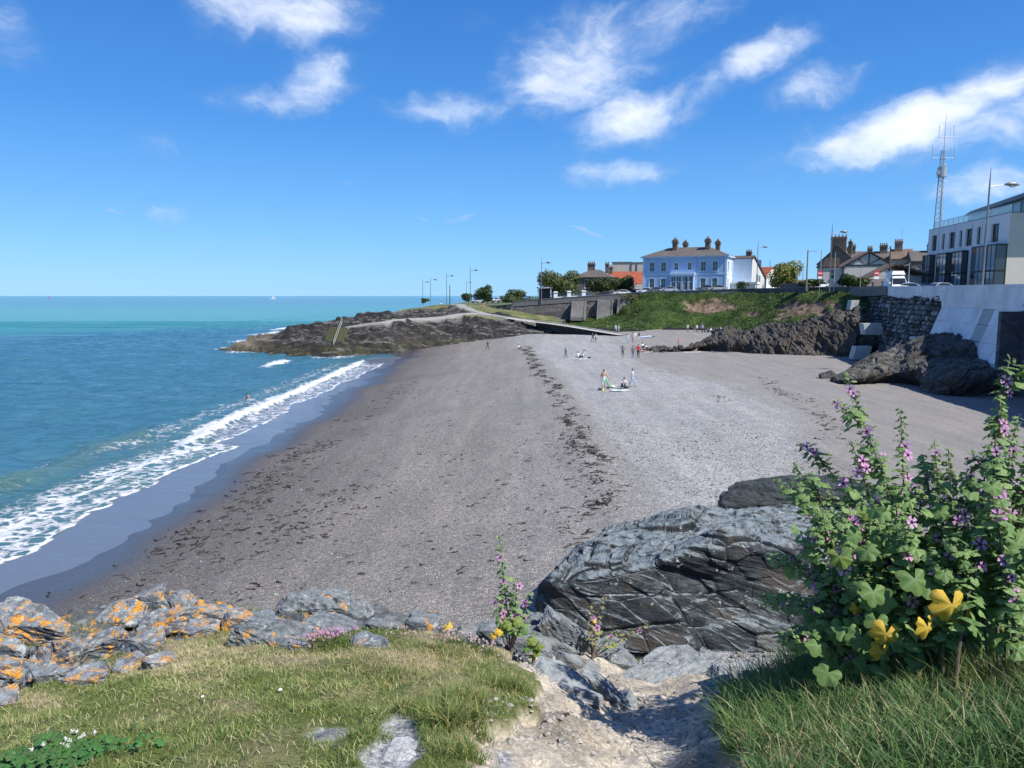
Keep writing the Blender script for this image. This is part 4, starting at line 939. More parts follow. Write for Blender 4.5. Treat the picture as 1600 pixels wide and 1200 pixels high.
def dturf(P, U, V):
    pa, rk_, gr_, st_ = masks(P, U, V); d_ = (1-pa)*(1-rk_)*(1-sm(gr_, .3, .5))*((U > -90) & (U < 1700) & (V < 1270) & (V > 900))
    pat = sm(fbm(P, 2.6, 3, .55, 61), -.8, .1)
    return d_*(.3+.7*pat)*(1-.45*st_)*(P[:, 1] < 6.2)
P, U, V, r_ = scatter(300000, -4.6, 1.4, 1.9, 6.2, 5, dturf)
st_ = masks(P, U, V)[3]; g_ = np.clip(.5+.7*fbm(P, 1.3, 3, .6, 62)+.22*r_.normal(size=len(P)), 0, 1)
green = np.stack([.115+.105*g_, .175+.105*g_, .040+.035*g_], 1); dry = np.stack([.46+.2*g_, .39+.17*g_, .21+.12*g_], 1)
isdry = r_.random(len(P)) < (.14+.78*st_); col = np.where(isdry[:, None], dry, green)
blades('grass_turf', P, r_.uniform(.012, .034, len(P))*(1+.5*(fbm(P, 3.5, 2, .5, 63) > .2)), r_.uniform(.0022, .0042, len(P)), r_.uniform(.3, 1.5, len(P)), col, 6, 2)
# taller tussocks at the lip of the path and by the stones
tus = [(725, 1105, .13, 34, 900), (700, 1130, .11, 30, 600), (780, 1075, .09, 30, 600), (815, 1080, .07, 18, 350), (740, 1125, .08, 20, 350), (650, 1110, .07, 40, 500), (720, 1180, .08, 34, 400), (600, 1060, .06, 60, 500),
       (520, 1010, .05, 30, 500), (425, 930, .09, 30, 500), (405, 940, .08, 24, 350), (60, 1010, .06, 20, 300), (690, 1015, .06, 40, 450), (880, 1000, .09, 26, 350), (760, 1020, .05, 40, 300), (1000, 1000, .05, 16, 120), (300, 940, .06, 30, 350), (240, 950, .06, 40, 500), (570, 1150, .05, 40, 250), (1450, 1085, .20, 60, 420), (1560, 1085, .22, 60, 460), (1380, 1080, .15, 50, 300), (120, 985, .05, 40, 260), (60, 1065, .05, 30, 220), (200, 1015, .045, 40, 320), (330, 985, .05, 50, 350), (350, 1005, .05, 50, 300), (30, 985, .04, 30, 160), (560, 965, .05, 34, 260), (610, 985, .05, 40, 300), (480, 960, .05, 24, 150)]
Ps, Hs, Cs = [], [], []
for (u, v, hh_, rad, cnt) in tus:
    for _ in range(cnt):
        a = random.gauss(0, 1)*rad*.6; b_ = random.gauss(0, 1)*rad*.3
        q = G(u+a, v+b_, 8.1); base = onfg(u, v) if _ == 0 else base
        x = base.x+a/F_PX*base.y; y = base.y+random.gauss(0, 1)*rad/F_PX*base.y*.5; Ps.append((x, y, 0)); Hs.append(hh_*random.uniform(.45, 1.1))
        g0 = random.random(); Cs.append((.08+.07*g0, .16+.08*g0, .045) if random.random() < .62 else (.32+.1*g0, .28+.08*g0, .13))
Ps = np.array(Ps); Ps[:, 2] = gz(Ps[:, 0], Ps[:, 1])
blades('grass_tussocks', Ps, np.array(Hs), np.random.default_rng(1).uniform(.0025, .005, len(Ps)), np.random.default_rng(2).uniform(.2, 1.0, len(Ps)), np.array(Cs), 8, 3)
# long grass at the right
def dlong(P, U, V):
    pa, rk_, gr_, st_ = masks(P, U, V)
    a = inpoly(U+10*vn(P*6, 71), V, [(1112, 1260), (1118, 1110), (1160, 1075), (1235, 1035), (1300, 1015), (1900, 1000), (1900, 1300), (1112, 1300)])
    return a*(1-pa)*(P[:, 1] < 5.5)*(1-.75*blob(U, V, [(1240, 1195, 80, 22, 1), (1350, 1190, 60, 16, .8)]))
P, U, V, r_ = scatter(105000, .7, 3.6, 1.9, 5.4, 9, dlong)
g_ = np.clip(.5+.5*fbm(P, 1.7, 3, .6, 72)+.3*r_.normal(size=len(P)), 0, 1); left = sm(U, 1500, 1180)
dryp = .12+.25*masks(P, U, V)[3]; isdry = r_.random(len(P)) < dryp
col = np.where(isdry[:, None], np.stack([.30+.12*g_, .25+.1*g_, .13+.06*g_], 1), np.stack([.055+.07*g_, .125+.09*g_, .040+.03*g_], 1))
H = r_.uniform(.07, .20, len(P))*(.75+.5*sm(P[:, 1], 2.4, 3.6))*(1-.45*masks(P, U, V)[3])
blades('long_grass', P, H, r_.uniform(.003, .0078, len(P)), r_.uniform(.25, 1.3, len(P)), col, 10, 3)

# ---- rocks of the clifftop (left: orange lichen; centre: pale slaty slabs)
def outcrop(name, label, cat, mat, L, seed0, sub=4, fac=.14, **kw):
    c0 = onfg(L[0][0], L[0][1]+L[0][4]*.3); t = thing(name, label, cat, tuple(c0))
    for i, (u, v, Yd, w, h_, dp, rx, ry, rz_) in enumerate(L):
        c = onfg(u, v+h_*.38); c.z += .14*h_/F_PX*c.y; sc_ = c.y/F_PX*.56
        block('rock_block', (c.x-c0.x, c.y-c0.y, c.z-c0.z), (w*sc_, dp*sc_, h_*sc_*.86), (R(rx), R(ry), R(rz_)), seed0+i, mat, t, sub=5 if w > 90 else sub, fac=fac, ncut=11, **kw)
    return t
# u, v of centre, distance, width px, height px, depth px, tilts
outcrop('rock_outcrop', 'lichen covered grey rocks with bright orange patches at the left edge of the clifftop', 'rock outcrop', m_lich, [
    (45, 962, 5.6, 150, 62, 90, 8, 8, 5), (20, 1045, 4.5, 130, 70, 80, 0, 20, 20), (150, 1000, 5.2, 120, 70, 80, 5, -18, 30), (100, 1012, 4.9, 90, 60, 70, 0, 25, 60), (225, 1000, 5.1, 90, 52, 60, 0, -10, 15),
    (185, 955, 5.6, 100, 40, 60, 0, -10, 0), (75, 1050, 4.5, 80, 46, 60, 0, 10, 40), (140, 1045, 4.6, 70, 40, 60, 10, 0, 10), (250, 1030, 4.7, 60, 26, 40, 0, 10, 30), (10, 1000, 5.0, 80, 60, 60, 0, 30, 0), (-60, 980, 5.2, 120, 80, 90, 0, 10, 50),
    (200, 1035, 4.7, 56, 30, 40, 0, -15, 70), (-50, 1080, 4.2, 120, 70, 90, 0, 10, 10), (0, 1085, 4.2, 70, 36, 50, 20, 0, 10)], 300, fine=.02)
outcrop('rock_outcrop', 'lichen covered ridge of rock rising to a point, beside a bright green grass tuft', 'rock outcrop', m_lich, [
    (285, 940, 5.6, 90, 70, 70, 0, 25, -10), (330, 955, 5.5, 80, 56, 60, 0, 20, 20), (262, 965, 5.6, 90, 40, 60, 0, -10, 30), (370, 965, 5.4, 60, 34, 50, 0, 10, 10), (235, 930, 5.8, 60, 30, 50, 0, -20, 10), (310, 985, 5.2, 80, 26, 50, 0, 0, 0)], 330, fine=.02)
m_lich2 = rockmat('grey_ledge_rock', (.022, .028, .034), (.085, .10, .112), (.24, .27, .285), lichen=.25, white=.6, sc=3.0, bumpd=.012, topdust_skylight=.6, bed=(R(15), R(30), 0))
outcrop('rock_ledge', 'blue grey rock ledge with a white quartz vein behind the pink thrift', 'rock ledge', m_lich2, [
    (430, 985, 5.2, 150, 50, 90, 6, 14, -10), (490, 940, 5.7, 130, 52, 80, 0, 12, 10), (540, 945, 5.7, 90, 40, 60, 0, 30, 0), (400, 965, 5.4, 90, 40, 60, 0, 10, 40), (520, 975, 5.4, 110, 30, 60, 0, 18, 5), (580, 1000, 5.0, 60, 26, 50, 0, 12, 10), (600, 975, 5.3, 70, 20, 40, 0, 10, 0), (460, 1005, 4.9, 70, 22, 40, 0, 5, 0), (660, 965, 5.4, 60, 20, 50, 0, 8, 0)], 350, fine=.03)
q0 = W(385, 968, 5.02)
outcrop('rock_slabs', 'tilted grey slaty slabs between the small mallow and the dark boulder', 'rock', m_slab, [
    (890, 985, 6.6, 130, 60, 60, 0, 38, 10), (860, 1000, 6.3, 120, 44, 60, 0, 34, 15), (820, 1000, 6.0, 110, 40, 60, 0, 28, 5), (925, 1005, 6.6, 90, 40, 60, 0, 40, 0), (860, 970, 6.9, 80, 50, 50, 0, 30, 0), (780, 985, 6.0, 90, 26, 50, 0, 15, 0),
    (950, 1010, 6.9, 70, 44, 60, 0, 10, 0), (975, 1030, 6.3, 60, 30, 50, 0, 20, 0), (740, 985, 6.0, 70, 20, 50, 0, 10, 0), (900, 1030, 5.8, 90, 30, 50, 0, 25, 0)], 380, fine=.02, fac=.12)
m_step = rockmat('path_slab_rock', (.05, .06, .065), (.16, .18, .19), (.34, .365, .37), sc=2.2, bumpd=.012, topdust_skylight=.6, bed=(R(10), R(12), 0), brown=(.26, .21, .165))
outcrop('rock_step', 'flat blue grey bedrock slab sunk in the sandy path, nearest the camera', 'rock', m_step, [
    (880, 1055, 5.0, 130, 26, 60, 4, 16, -10), (950, 1075, 4.75, 110, 30, 34, 0, 36, -20), (905, 1080, 4.7, 90, 20, 40, 0, 20, 0), (985, 1095, 4.5, 50, 20, 30, 0, 45, -30)], 400, fine=.03, fac=.08)
outcrop('rock_step', 'pale layered rock step at the top of the gully, in front of the dark boulder', 'rock', m_step, [
    (1040, 1040, 6.0, 150, 30, 80, 6, -8, 10), (1010, 1055, 5.8, 130, 20, 60, 5, -6, 15), (1075, 1030, 6.4, 110, 26, 60, 0, -5, 0)], 410, fine=.03, fac=.08)
outcrop('rock_step', 'blue grey rock step at the right side of the path beside the long grass', 'rock', m_step, [
    (1160, 1045, 6.1, 120, 32, 70, 0, 8, 0), (1150, 1075, 5.5, 110, 20, 60, 6, -4, 10), (1195, 1060, 5.6, 80, 26, 50, 0, 10, 20)], 420, fine=.03, fac=.08)
outcrop('lichened_stone', 'grey speckled stone set in the turf at the bottom of the picture', 'stone', rockmat('speckled_stone', (.12, .12, .12), (.30, .31, .32), (.55, .56, .57), white=.9, sc=6, bumpd=.008), [
    (628, 1176, 3.35, 70, 14, 90, 12, 4, -14)], 430, fac=.08)
outcrop('lichened_stone', 'low grey stone barely showing in the turf left of the speckled one', 'stone', m_slab, [(525, 1150, 3.5, 90, 14, 40, 6, 2, 10)], 431, fac=.08)
# loose stones and grit on the path
pb = B(); r0 = random.Random(4)
def pebble(b, c, s_, r0, flat=.6):
    a = [Vector((r0.uniform(.7, 1.1)*x, r0.uniform(.7, 1.1)*y, r0.uniform(.7, 1.1)*z*flat))*s_ for x, y, z in ((1, 0, 0), (0, 1, 0), (-1, 0, 0), (0, -1, 0), (0, 0, 1), (0, 0, -1), (.6, .6, .5), (-.6, -.6, .5), (.6, -.6, .45), (-.6, .6, .5))]
    i = len(b.v); rot = Matrix.Rotation(r0.uniform(0, 6.28), 3, 'Z'); b.v += [tuple(rot @ q+Vector(c)) for q in a]
    b.f += [tuple(i+k for k in q) for q in ((0, 6, 4), (0, 8, 6) if 0 else (0, 4, 8), (1, 4, 6), (1, 6, 0), (1, 9, 4), (2, 9, 1), (2, 4, 9), (2, 7, 4), (3, 7, 2), (3, 4, 7), (3, 8, 4), (3, 0, 8))]
for _ in range(2300):
    u = r0.uniform(760, 1230); v = r0.uniform(1010, 1200); q = G(u, v, 8.0); z = float(gz(q.x, q.y)[0]); q = G(u, v, z)
    U, V = proj(np.array([[q.x, q.y, z]])); 
    if masks(np.array([[q.x, q.y, z]]), U, V)[0][0] < .5: continue
    pebble(pb, (q.x, q.y, float(gz(q.x, q.y)[0])), r0.choice([.003, .004, .006, .008, .012, .02])*r0.uniform(.7, 1.2), r0)
mk('path_grit', pb, M_('grit', (.27, .25, .225), .9, .4, 25), kind='stuff', fix=False)

# ---- shingle near the camera: real pebbles, and seaweed in lines
rr = np.random.default_rng(21)
def icob():
    bm = bmesh.new(); bmesh.ops.create_icosphere(bm, subdivisions=1, radius=1); V = np.array([v.co[:] for v in bm.verts]); F = np.array([[v.index for v in f.verts] for f in bm.faces]); bm.free(); return V, F
IV, IF = icob(); kN = 16000
t_ = rr.random(kN); y = 13+34*t_**1.3; x = rr.uniform(-16, 19, kN); keep = (x > xs_(y)+2.5) & (rr.random(kN) < np.where(x > 3, 1, .45)); x, y = x[keep], y[keep]; kN = len(x)
s_ = rr.uniform(.018, .042, kN)*rr.choice([.8, 1, 1.35], p=[.5, .4, .1], size=kN)
V = IV[None]*np.stack([s_*rr.uniform(.8, 1.4, kN), s_*rr.uniform(.7, 1.1, kN), s_*rr.uniform(.35, .7, kN)], 1)[:, None]*(1+.18*rr.normal(size=(kN, 12, 1)))
z = beach_z(x, y)+.05*vn(np.stack([x/5, y/5, 0*x+.5], 1), 20)+.028*vn(np.stack([x/1.4, y/1.1, 0*x+.5], 1), 21)
V = V+np.stack([x, y, z+.008], 1)[:, None]; F = (IF[None]+np.arange(kN)[:, None, None]*12).reshape(-1, 3)
tone = rr.choice([.07, .14, .22, .32, .5], p=[.22, .3, .28, .15, .05], size=kN); tc_ = tone[:, None]*(1+.12*rr.normal(size=(kN, 3)))*np.array((1.02, .98, .95))
npmesh('beach_pebbles', V.reshape(-1, 3), F, leafmat('pebble_stone', None, None, .8, 'col', 0), None, 'stuff', attrs={'col': np.clip(np.repeat(tc_, 12, 0), .02, .8)})
sw_ = []
def weedline(pts, n_, spread, ln, along_=None):
    pts = [Vector(q) for q in pts]; seg_ = [(pts[i], pts[i+1]) for i in range(len(pts)-1)]; tot = [(b-a).length for a, b in seg_]
    for _ in range(n_):
        a, b = rr2.choices(seg_, tot)[0]; t = rr2.random(); q = a.lerp(b, t); q = q+Vector((.45*math.sin(q.y*.9)+.3*math.sin(q.y*2.3+1), 0, 0))*(spread < .3); k = rr2.gauss(0, spread)
        if math.sin(q.y*1.9+q.x)+math.sin(q.y*.7) < -.5 and rr2.random() < .7: continue
        sw_.append((q.x+k, q.y+rr2.gauss(0, .4), ln*rr2.uniform(.25, 1.2), rr2.gauss(.2, .95)))
rr2 = random.Random(5)
gp = lambda *L: [tuple(G(u, v, 2.25))[:2]+(0,) for u, v in L]
weedline(gp((822, 542), (838, 575), (862, 600), (880, 630), (900, 670), (925, 710), (945, 740), (948, 775), (915, 800), (905, 840), (880, 865)), 1150, .19, .48)
weedline(gp((885, 670), (915, 740), (900, 800)), 150, .7, .35)
weedline(gp((1190, 590), (1215, 612), (1260, 630), (1290, 655), (1300, 690)), 140, .5, .5)
weedline(gp((1020, 580), (1060, 583)), 30, .3, .5); weedline(gp((1120, 618), (1135, 628)), 14, .3, .4)
gp2 = lambda z, *L: [tuple(G(u, v, z))[:2]+(0,) for u, v in L]
weedline(gp2(.9, (180, 905), (250, 850), (330, 800), (380, 770), (440, 720), (500, 680)), 330, .9, .45)
weedline(gp2(1.3, (300, 900), (380, 850), (450, 800), (560, 740)), 210, 1.3, .4)
weedline(gp2(1.2, (440, 720), (560, 640), (640, 590)), 100, 1.1, .5)
weedline(gp2(2.1, (826, 640), (822, 700), (822, 760), (818, 860)), 70, .2, .25)
for _ in range(260):
    u = rr2.uniform(150, 820); v = rr2.uniform(600, 930); q = G(u, v, 1.3)
    if q.x-xs_(np.array([q.y]))[0] > 3: sw_.append((q.x, q.y, rr2.uniform(.1, .35), rr2.gauss(0, .5)))
b = B()
for (x, y, L_, a) in sw_:
    k = 5; w = L_*rr2.uniform(.10, .28); i = len(b.v); ca, sa = cos(a), sin(a); ph = rr2.uniform(0, 6)
    for j in range(k+1):
        t = j/k-.5; ox = t*L_; oy = .12*L_*sin(ph+5*t); ww = w*(1-(2*t)**2*.8)*rr2.uniform(.6, 1.2)
        for s_ in (-1, 0, 1):
            X_ = x+ox*ca-(oy+s_*ww*.5)*sa; Y_ = y+ox*sa+(oy+s_*ww*.5)*ca
            b.v.append((X_, Y_, bz(X_, Y_)+.012+(.05*rr2.random()+.015 if s_ == 0 else .03*rr2.random())))
    for j in range(k):
        for s_ in (0, 1): q = i+j*3+s_; b.f.append((q, q+1, q+4, q+3))
mk('seaweed', b, M_('dried_seaweed', (.018, .012, .009), .7, .4, 3), kind='stuff', fix=False)

# ================================================================ BUILDINGS
m_pane = glassmat('window_glass', (.035, .045, .055)); m_paneb = glassmat('sky_coloured_glass', (.22, .29, .34))  # second glass has reflected sky put into its colour
m_white = M_('white_paint', (.72, .73, .74), .6, .05, 2); m_black = M_('black_paint', (.02, .02, .022), .5, .1, 2)
m_slate_roof = None
def tilemat(name, a, b, sx=.3, sz=.25):
    m = bpy.data.materials.new(name); m.use_nodes = True; n = NT(m.node_tree); p = n.n['Principled BSDF']; tc = n.add('ShaderNodeTexCoord').outputs['Object']
    v = n.vor(n.scalevec(tc, (1/sx, 1/sx, 1/sz)), 1, out=1); sp = n.add('ShaderNodeSeparateColor'); n.l.new(v, sp.inputs[0])
    c = n.mix(sp.outputs[0], a, b); c = n.mix(n.mapr(n.noise(tc, .5, 5, .6), .4, .7, 0, .5), c, tuple(.7*q for q in a))
    n.set(p.inputs['Base Color'], c); p.inputs['Roughness'].default_value = .8
    wv = n.add('ShaderNodeTexWave', wave_type='BANDS', bands_direction='Z', wave_profile='SAW'); n.set(wv.inputs[0], tc); wv.inputs['Scale'].default_value = 1.3/sz*.4
    n.set(p.inputs['Normal'], n.bump(wv.outputs[0], .5, .05)); return m
m_roof = tilemat('slate_roof', (.085, .075, .068), (.135, .12, .11)); m_redroof = tilemat('red_tile_roof', (.28, .065, .035), (.42, .115, .06)); m_brownroof = tilemat('brown_tile_roof', (.13, .085, .065), (.20, .14, .11))
def facade(t, w, z0, z1, holes, mat, M, depth=.18, frame=m_white, pane=m_pane, bars=(1, 1), fr=.07, surround=None, sill=True, name='wall', casing=.12):
    """wall in the local xz plane looking to -y, with real openings; M places it. holes: (x, z, w, h[, bars])"""
    xs = sorted({0, w}|{h[0] for h in holes}|{h[0]+h[2] for h in holes}); zs = sorted({z0, z1}|{h[1] for h in holes}|{h[1]+h[3] for h in holes})
    inh = lambda x, z: any(h[0] < x < h[0]+h[2] and h[1] < z < h[1]+h[3] for h in holes)
    b = B()
    for a, c in zip(xs[:-1], xs[1:]):
        for d_, e in zip(zs[:-1], zs[1:]):
            if not inh((a+c)/2, (d_+e)/2): b.face((a, 0, d_), (c, 0, d_), (c, 0, e), (a, 0, e))
    for h in holes:
        x, z, ww, hh = h[:4]; X, Z_ = x+ww, z+hh
        b.face((x, 0, z), (x, depth, z), (X, depth, z), (X, 0, z)); b.face((x, 0, Z_), (X, 0, Z_), (X, depth, Z_), (x, depth, Z_))
        b.face((x, 0, z), (x, 0, Z_), (x, depth, Z_), (x, depth, z)); b.face((X, 0, z), (X, depth, z), (X, depth, Z_), (X, 0, Z_))
    bb = B(); bb.add(b, M); mk(name, bb, mat, t, fix=False)
    for h in holes:
        x, z, ww, hh = h[:4]; nb = h[4] if len(h) > 4 else bars; f = B(); y0, y1 = depth-.09, depth-.005
        f.box(x, x+fr, y0, y1, z, z+hh).box(x+ww-fr, x+ww, y0, y1, z, z+hh).box(x+fr, x+ww-fr, y0, y1, z, z+fr).box(x+fr, x+ww-fr, y0, y1, z+hh-fr, z+hh)
        for k in range(1, nb[0]+1): q = x+ww*k/(nb[0]+1); f.box(q-fr*.35, q+fr*.35, y0+.01, y1-.01, z+fr, z+hh-fr)
        for k in range(1, nb[1]+1): q = z+hh*k/(nb[1]+1); f.box(x+fr, x+ww-fr, y0+.015, y1-.015, q-fr*.4, q+fr*.4)
        g = B().add(f, M); wn = mk('window', g, frame, t)
        pn = B().add(B().box(x+.01, x+ww-.01, depth-.03, depth-.0, z+.01, z+hh-.01), M); mk('pane', pn, pane, wn)
        if surround:
            s = B(); c_ = casing; s.box(x-c_, x-.003, -.06, -.003, z-.003, z+hh+c_).box(x+ww+.003, x+ww+c_, -.06, -.003, z-.003, z+hh+c_).box(x-.003, x+ww+.003, -.05, -.003, z+hh+.003, z+hh+c_)
            s.box(x-c_-.06, x+ww+c_+.06, -.14, -.003, z-.16, z-.004); mk('surround', B().add(s, M), surround, wn)
def boxwalls(t, w, d, z0, z1, mat, skip=(), name='wall'):
    b = B()
    if 'back' not in skip: b.face((w, d, z0), (0, d, z0), (0, d, z1), (w, d, z1))
    if 'left' not in skip: b.face((0, d, z0), (0, 0, z0), (0, 0, z1), (0, d, z1))
    if 'right' not in skip: b.face((w, 0, z0), (w, d, z0), (w, d, z1), (w, 0, z1))
    if 'front' not in skip: b.face((0, 0, z0), (w, 0, z0), (w, 0, z1), (0, 0, z1))
    return mk(name, b, mat, t, fix=False)
MR = lambda w: Matrix.Translation((w, 0, 0)) @ Matrix.Rotation(pi/2, 4, 'Z')         # right-hand wall
ML = lambda d: Matrix.Translation((0, d, 0)) @ Matrix.Rotation(-pi/2, 4, 'Z')        # left-hand wall
def hip(t, w, d, z, h, over, mat, ridge=None, name='roof'):
    x0, x1, y0, y1 = -over, w+over, -over, d+over; r = (y1-y0)/2 if ridge is None else ridge
    b = B(); a = [(x0, y0, z), (x1, y0, z), (x1, y1, z), (x0, y1, z), (x0+r, (y0+y1)/2, z+h), (x1-r, (y0+y1)/2, z+h)]
    b.face(a[0], a[1], a[5], a[4]); b.face(a[2], a[3], a[4], a[5]); b.face(a[1], a[2], a[5]); b.face(a[3], a[0], a[4]); b.face(*[(p_[0], p_[1], z-.002) for p_ in (a[0], a[3], a[2], a[1])])
    return mk(name, b, mat, t)
def gable(t, w, d, z, h, over, mat, along='x', wallmat=None, th=.15, name='roof'):
    """pitched roof slab, ridge along x or y"""
    if along == 'x': pr = [(-over, z-h*2*over/d), (d/2, z+h), (d+over, z-h*2*over/d), (d+over, z-h*2*over/d+th), (d/2, z+h+th), (-over, z-h*2*over/d+th)]; o = mk(name, B().prism(pr, -over*.6, w+over*.6, 'x'), mat, t)
    else: pr = [(-over, z-h*2*over/w), (w/2, z+h), (w+over, z-h*2*over/w), (w+over, z-h*2*over/w+th), (w/2, z+h+th), (-over, z-h*2*over/w+th)]; o = mk(name, B().prism(pr, -over*.6, d+over*.6, 'y'), mat, t)
    if wallmat:
        if along == 'x': b = B().prism([(0, z), (d, z), (d/2, z+h)], .01, w-.01, 'x')
        else: b = B().prism([(0, z), (w, z), (w/2, z+h)], .01, d-.01, 'y')
        mk('gable_wall', b, wallmat, t)
    return o
def chimney(roof, x, y, z0, z1, wx, wy, mat, pots=3, potm=None, taper=False):
    b = B(); b.box(x-wx/2, x+wx/2, y-wy/2, y+wy/2, z0, z1-.5); b.box(x-wx/2-.12, x+wx/2+.12, y-wy/2-.12, y+wy/2+.12, z1-.5, z1-.28); b.box(x-wx/2, x+wx/2, y-wy/2, y+wy/2, z1-.28, z1)
    if taper: b.box(x-wx/2-.2, x+wx/2+.2, y-wy/2-.2, y+wy/2+.2, z1-.9, z1-.52)
    c = mk('chimney', b, mat, roof)
    for k in range(pots):
        q = (k-(pots-1)/2)*(max(wx, wy)-.3)/max(1, pots-1) if pots > 1 else 0
        px, py = (x+q, y) if wx > wy else (x, y+q); mk('chimney_pot', B().tube([(px, py, z1), (px, py, z1+.45), (px, py, z1+.5)], [.17, .13, .16], 7), potm or m_pot, c)
m_pot = M_('terracotta_pot', (.26, .13, .08), .8, .2, 3); m_chim = M_('chimney_render', (.15, .12, .095), .9, .3, 2)

# ---- blue villa
m_blue = M_('pale_blue_render', (.36, .52, .74), .75, .045, .5, .2, 8); m_bluel = M_('trim_and_lit_wall', (.55, .67, .83), .7, .05, 1)
P0 = W(1004, 449, 189); AX = R(-25); VW, VD, VH = 20.6, 11.5, 8.6
t = thing('blue_villa', 'two storey pale blue villa with white window surrounds, hipped roof and tall chimneys', 'house', (P0.x, P0.y, 11.0), AX)
up = 5.2; lo = 1.2
holes = [(x, up, 1.25, 2.3, (1, 1)) for x in (1.7, 4.6, 14.4, 17.2)]+[(x, up+.35, 1.0, 1.75, (1, 1)) for x in (7.9, 11.2)]+[(x, lo, 1.25, 2.3, (1, 1)) for x in (1.7, 4.6, 14.4, 17.2)]
facade(t, VW, -.6, VH, holes, m_blue, Matrix(), surround=m_bluel, casing=.16)
facade(t, VD, -.6, VH, [(1.4, up, 2.0, 2.3, (2, 1)), (6.6, up, 1.2, 2.3, (1, 1)), (1.6, .5, 1.3, 2.9, (1, 1))], m_bluel, MR(VW), surround=m_white, casing=.14)  # sunlit side wall: the paler trim colour stands in for sunlight
boxwalls(t, VW, VD, -.6, VH, m_blue, ('front', 'right'))
mk('string_course', B().box(0, 6.9, -.07, -.003, 4.35, 4.65).box(13.4, VW+.07, -.07, -.003, 4.35, 4.65).box(VW+.003, VW+.07, 0, VD, 4.35, 4.65), m_bluel, t)
mk('corner_pilaster', B().box(-.03, .45, -.06, -.003, -.6, VH-.02), m_bluel, t); mk('corner_pilaster', B().box(VW-.42, VW+.06, -.06, -.003, -.6, VH-.02), m_bluel, t)
mk('downpipe', B().cyl((6.95, -.1, -.5), .06, 9.0, 6), m_blue, t); mk('downpipe', B().cyl((13.35, -.1, -.5), .06, 9.0, 6), m_blue, t)
mk('eaves', B().box(-.55, VW+.55, -.55, VD+.55, VH+.003, VH+.3), m_bluel, t)
# two bay windows with a joined parapet in the middle of the front
by = B(); by.box(7.1, 13.2, -1.25, -.003, 4.35, 4.85).box(7.2, 13.1, -1.1, -.003, 3.9, 4.35).box(7.3, 13.0, -1.0, -.003, .0, .75)
for x in (7.25, 8.55, 9.85, 10.2, 11.5, 12.75): by.box(x, x+.25, -1.05, -.003, .75, 3.9)
bay = mk('bay_window', by, m_bluel, t)
mk('balustrade', B().box(7.3, 13.0, -1.2, -1.05, 5.25, 5.35).box(7.3, 13.0, -1.17, -1.08, 4.85, 4.95), m_bluel, t)
for x in (7.5, 8.8, 10.2, 11.5): pnn = mk('pane', B().box(x, x+1.05, -.9, -.85, .76, 3.89), m_pane, bay)
for x in (7.5, 8.8, 10.2, 11.5): mk('glazing_bar', B().box(x, x+1.05, -.96, -.92, 2.55, 2.72).box(x+.48, x+.56, -.96, -.92, .76, 2.54).box(x+.48, x+.56, -.96, -.92, 2.73, 3.89), m_white, bay)
rf = hip(t, VW, VD, VH+.302, 2.5, .6, m_roof, 6.0)
for x in (7.1, 15.2):
    chimney(rf, x, 4.2, 9.9, 13.3, 1.15, 1.5, m_chim, 2, taper=True); chimney(rf, x+1.9, 7.4, 9.9, 12.9, 1.0, 1.4, m_chim, 2, taper=True)

# ---- white gabled house right of the villa
P1 = W(1141, 449, 187)
t = thing('gabled_house', 'pale blue white gabled house with long sloping roof attached right of the blue villa', 'house', (P1.x, P1.y+2, 11.2), R(-34))
m_pale = M_('pale_blue_white_render', (.50, .60, .70), .75, .06, .6); m_pale2 = M_('white_grey_render', (.50, .52, .52), .8, .08, .6)
boxwalls(t, 5.6, 9, -.5, 8.2, m_pale, ('right',)); mk('wall', B().prism([(0, -.5), (11.5, -.5), (11.5, 3.8), (1.2, 8.7), (0, 8.2)], 5.6, 5.85, 'x'), m_pale2, t)
mk('verge', B().prism([(-.1, 8.3), (1.2, 9.0), (12.4, 3.65), (12.4, 3.35), (1.2, 8.7), (-.1, 8.0)], 5.55, 6.15, 'x'), M_('dark_verge', (.06, .05, .045), .7), t)
rf = mk('roof', B().prism([(1.2, 9.0), (12.3, 3.7), (12.3, 3.5), (1.2, 8.8), (0, 8.1), (0, 8.3)], 0, 5.5, 'x'), m_roof, t)
chimney(rf, 4.6, 1.4, 8.6, 10.0, 1.3, .7, m_chim, 3)
pn = mk('window', B().box(5.86, 5.9, 4, 5.6, 2.5, 4.4), m_pane, t); pn = mk('window', B().box(5.86, 5.9, 6.3, 7.5, 2.4, 4.1), m_pane, t)
mk('annex', B().box(-.3, 7.8, -3.2, -.02, -.5, 1.9), m_pale2, t); mk('annex_roof', B().box(-.4, 8.0, -3.4, -.02, 1.902, 2.35), m_white, t)
P1 = W(1176, 449, 200)
t = thing('cottage', 'small white cottage with orange red tiled roof behind the sloping gable', 'house', (P1.x, P1.y, 11), R(-50))
boxwalls(t, 4, 6, -.5, 4.6, m_white); gable(t, 4, 6, 4.6, 2.1, .3, m_redroof, 'x', m_white); mk('window', B().box(1.2, 2.4, -.05, -.01, 1.6, 3.2), m_pane, t)

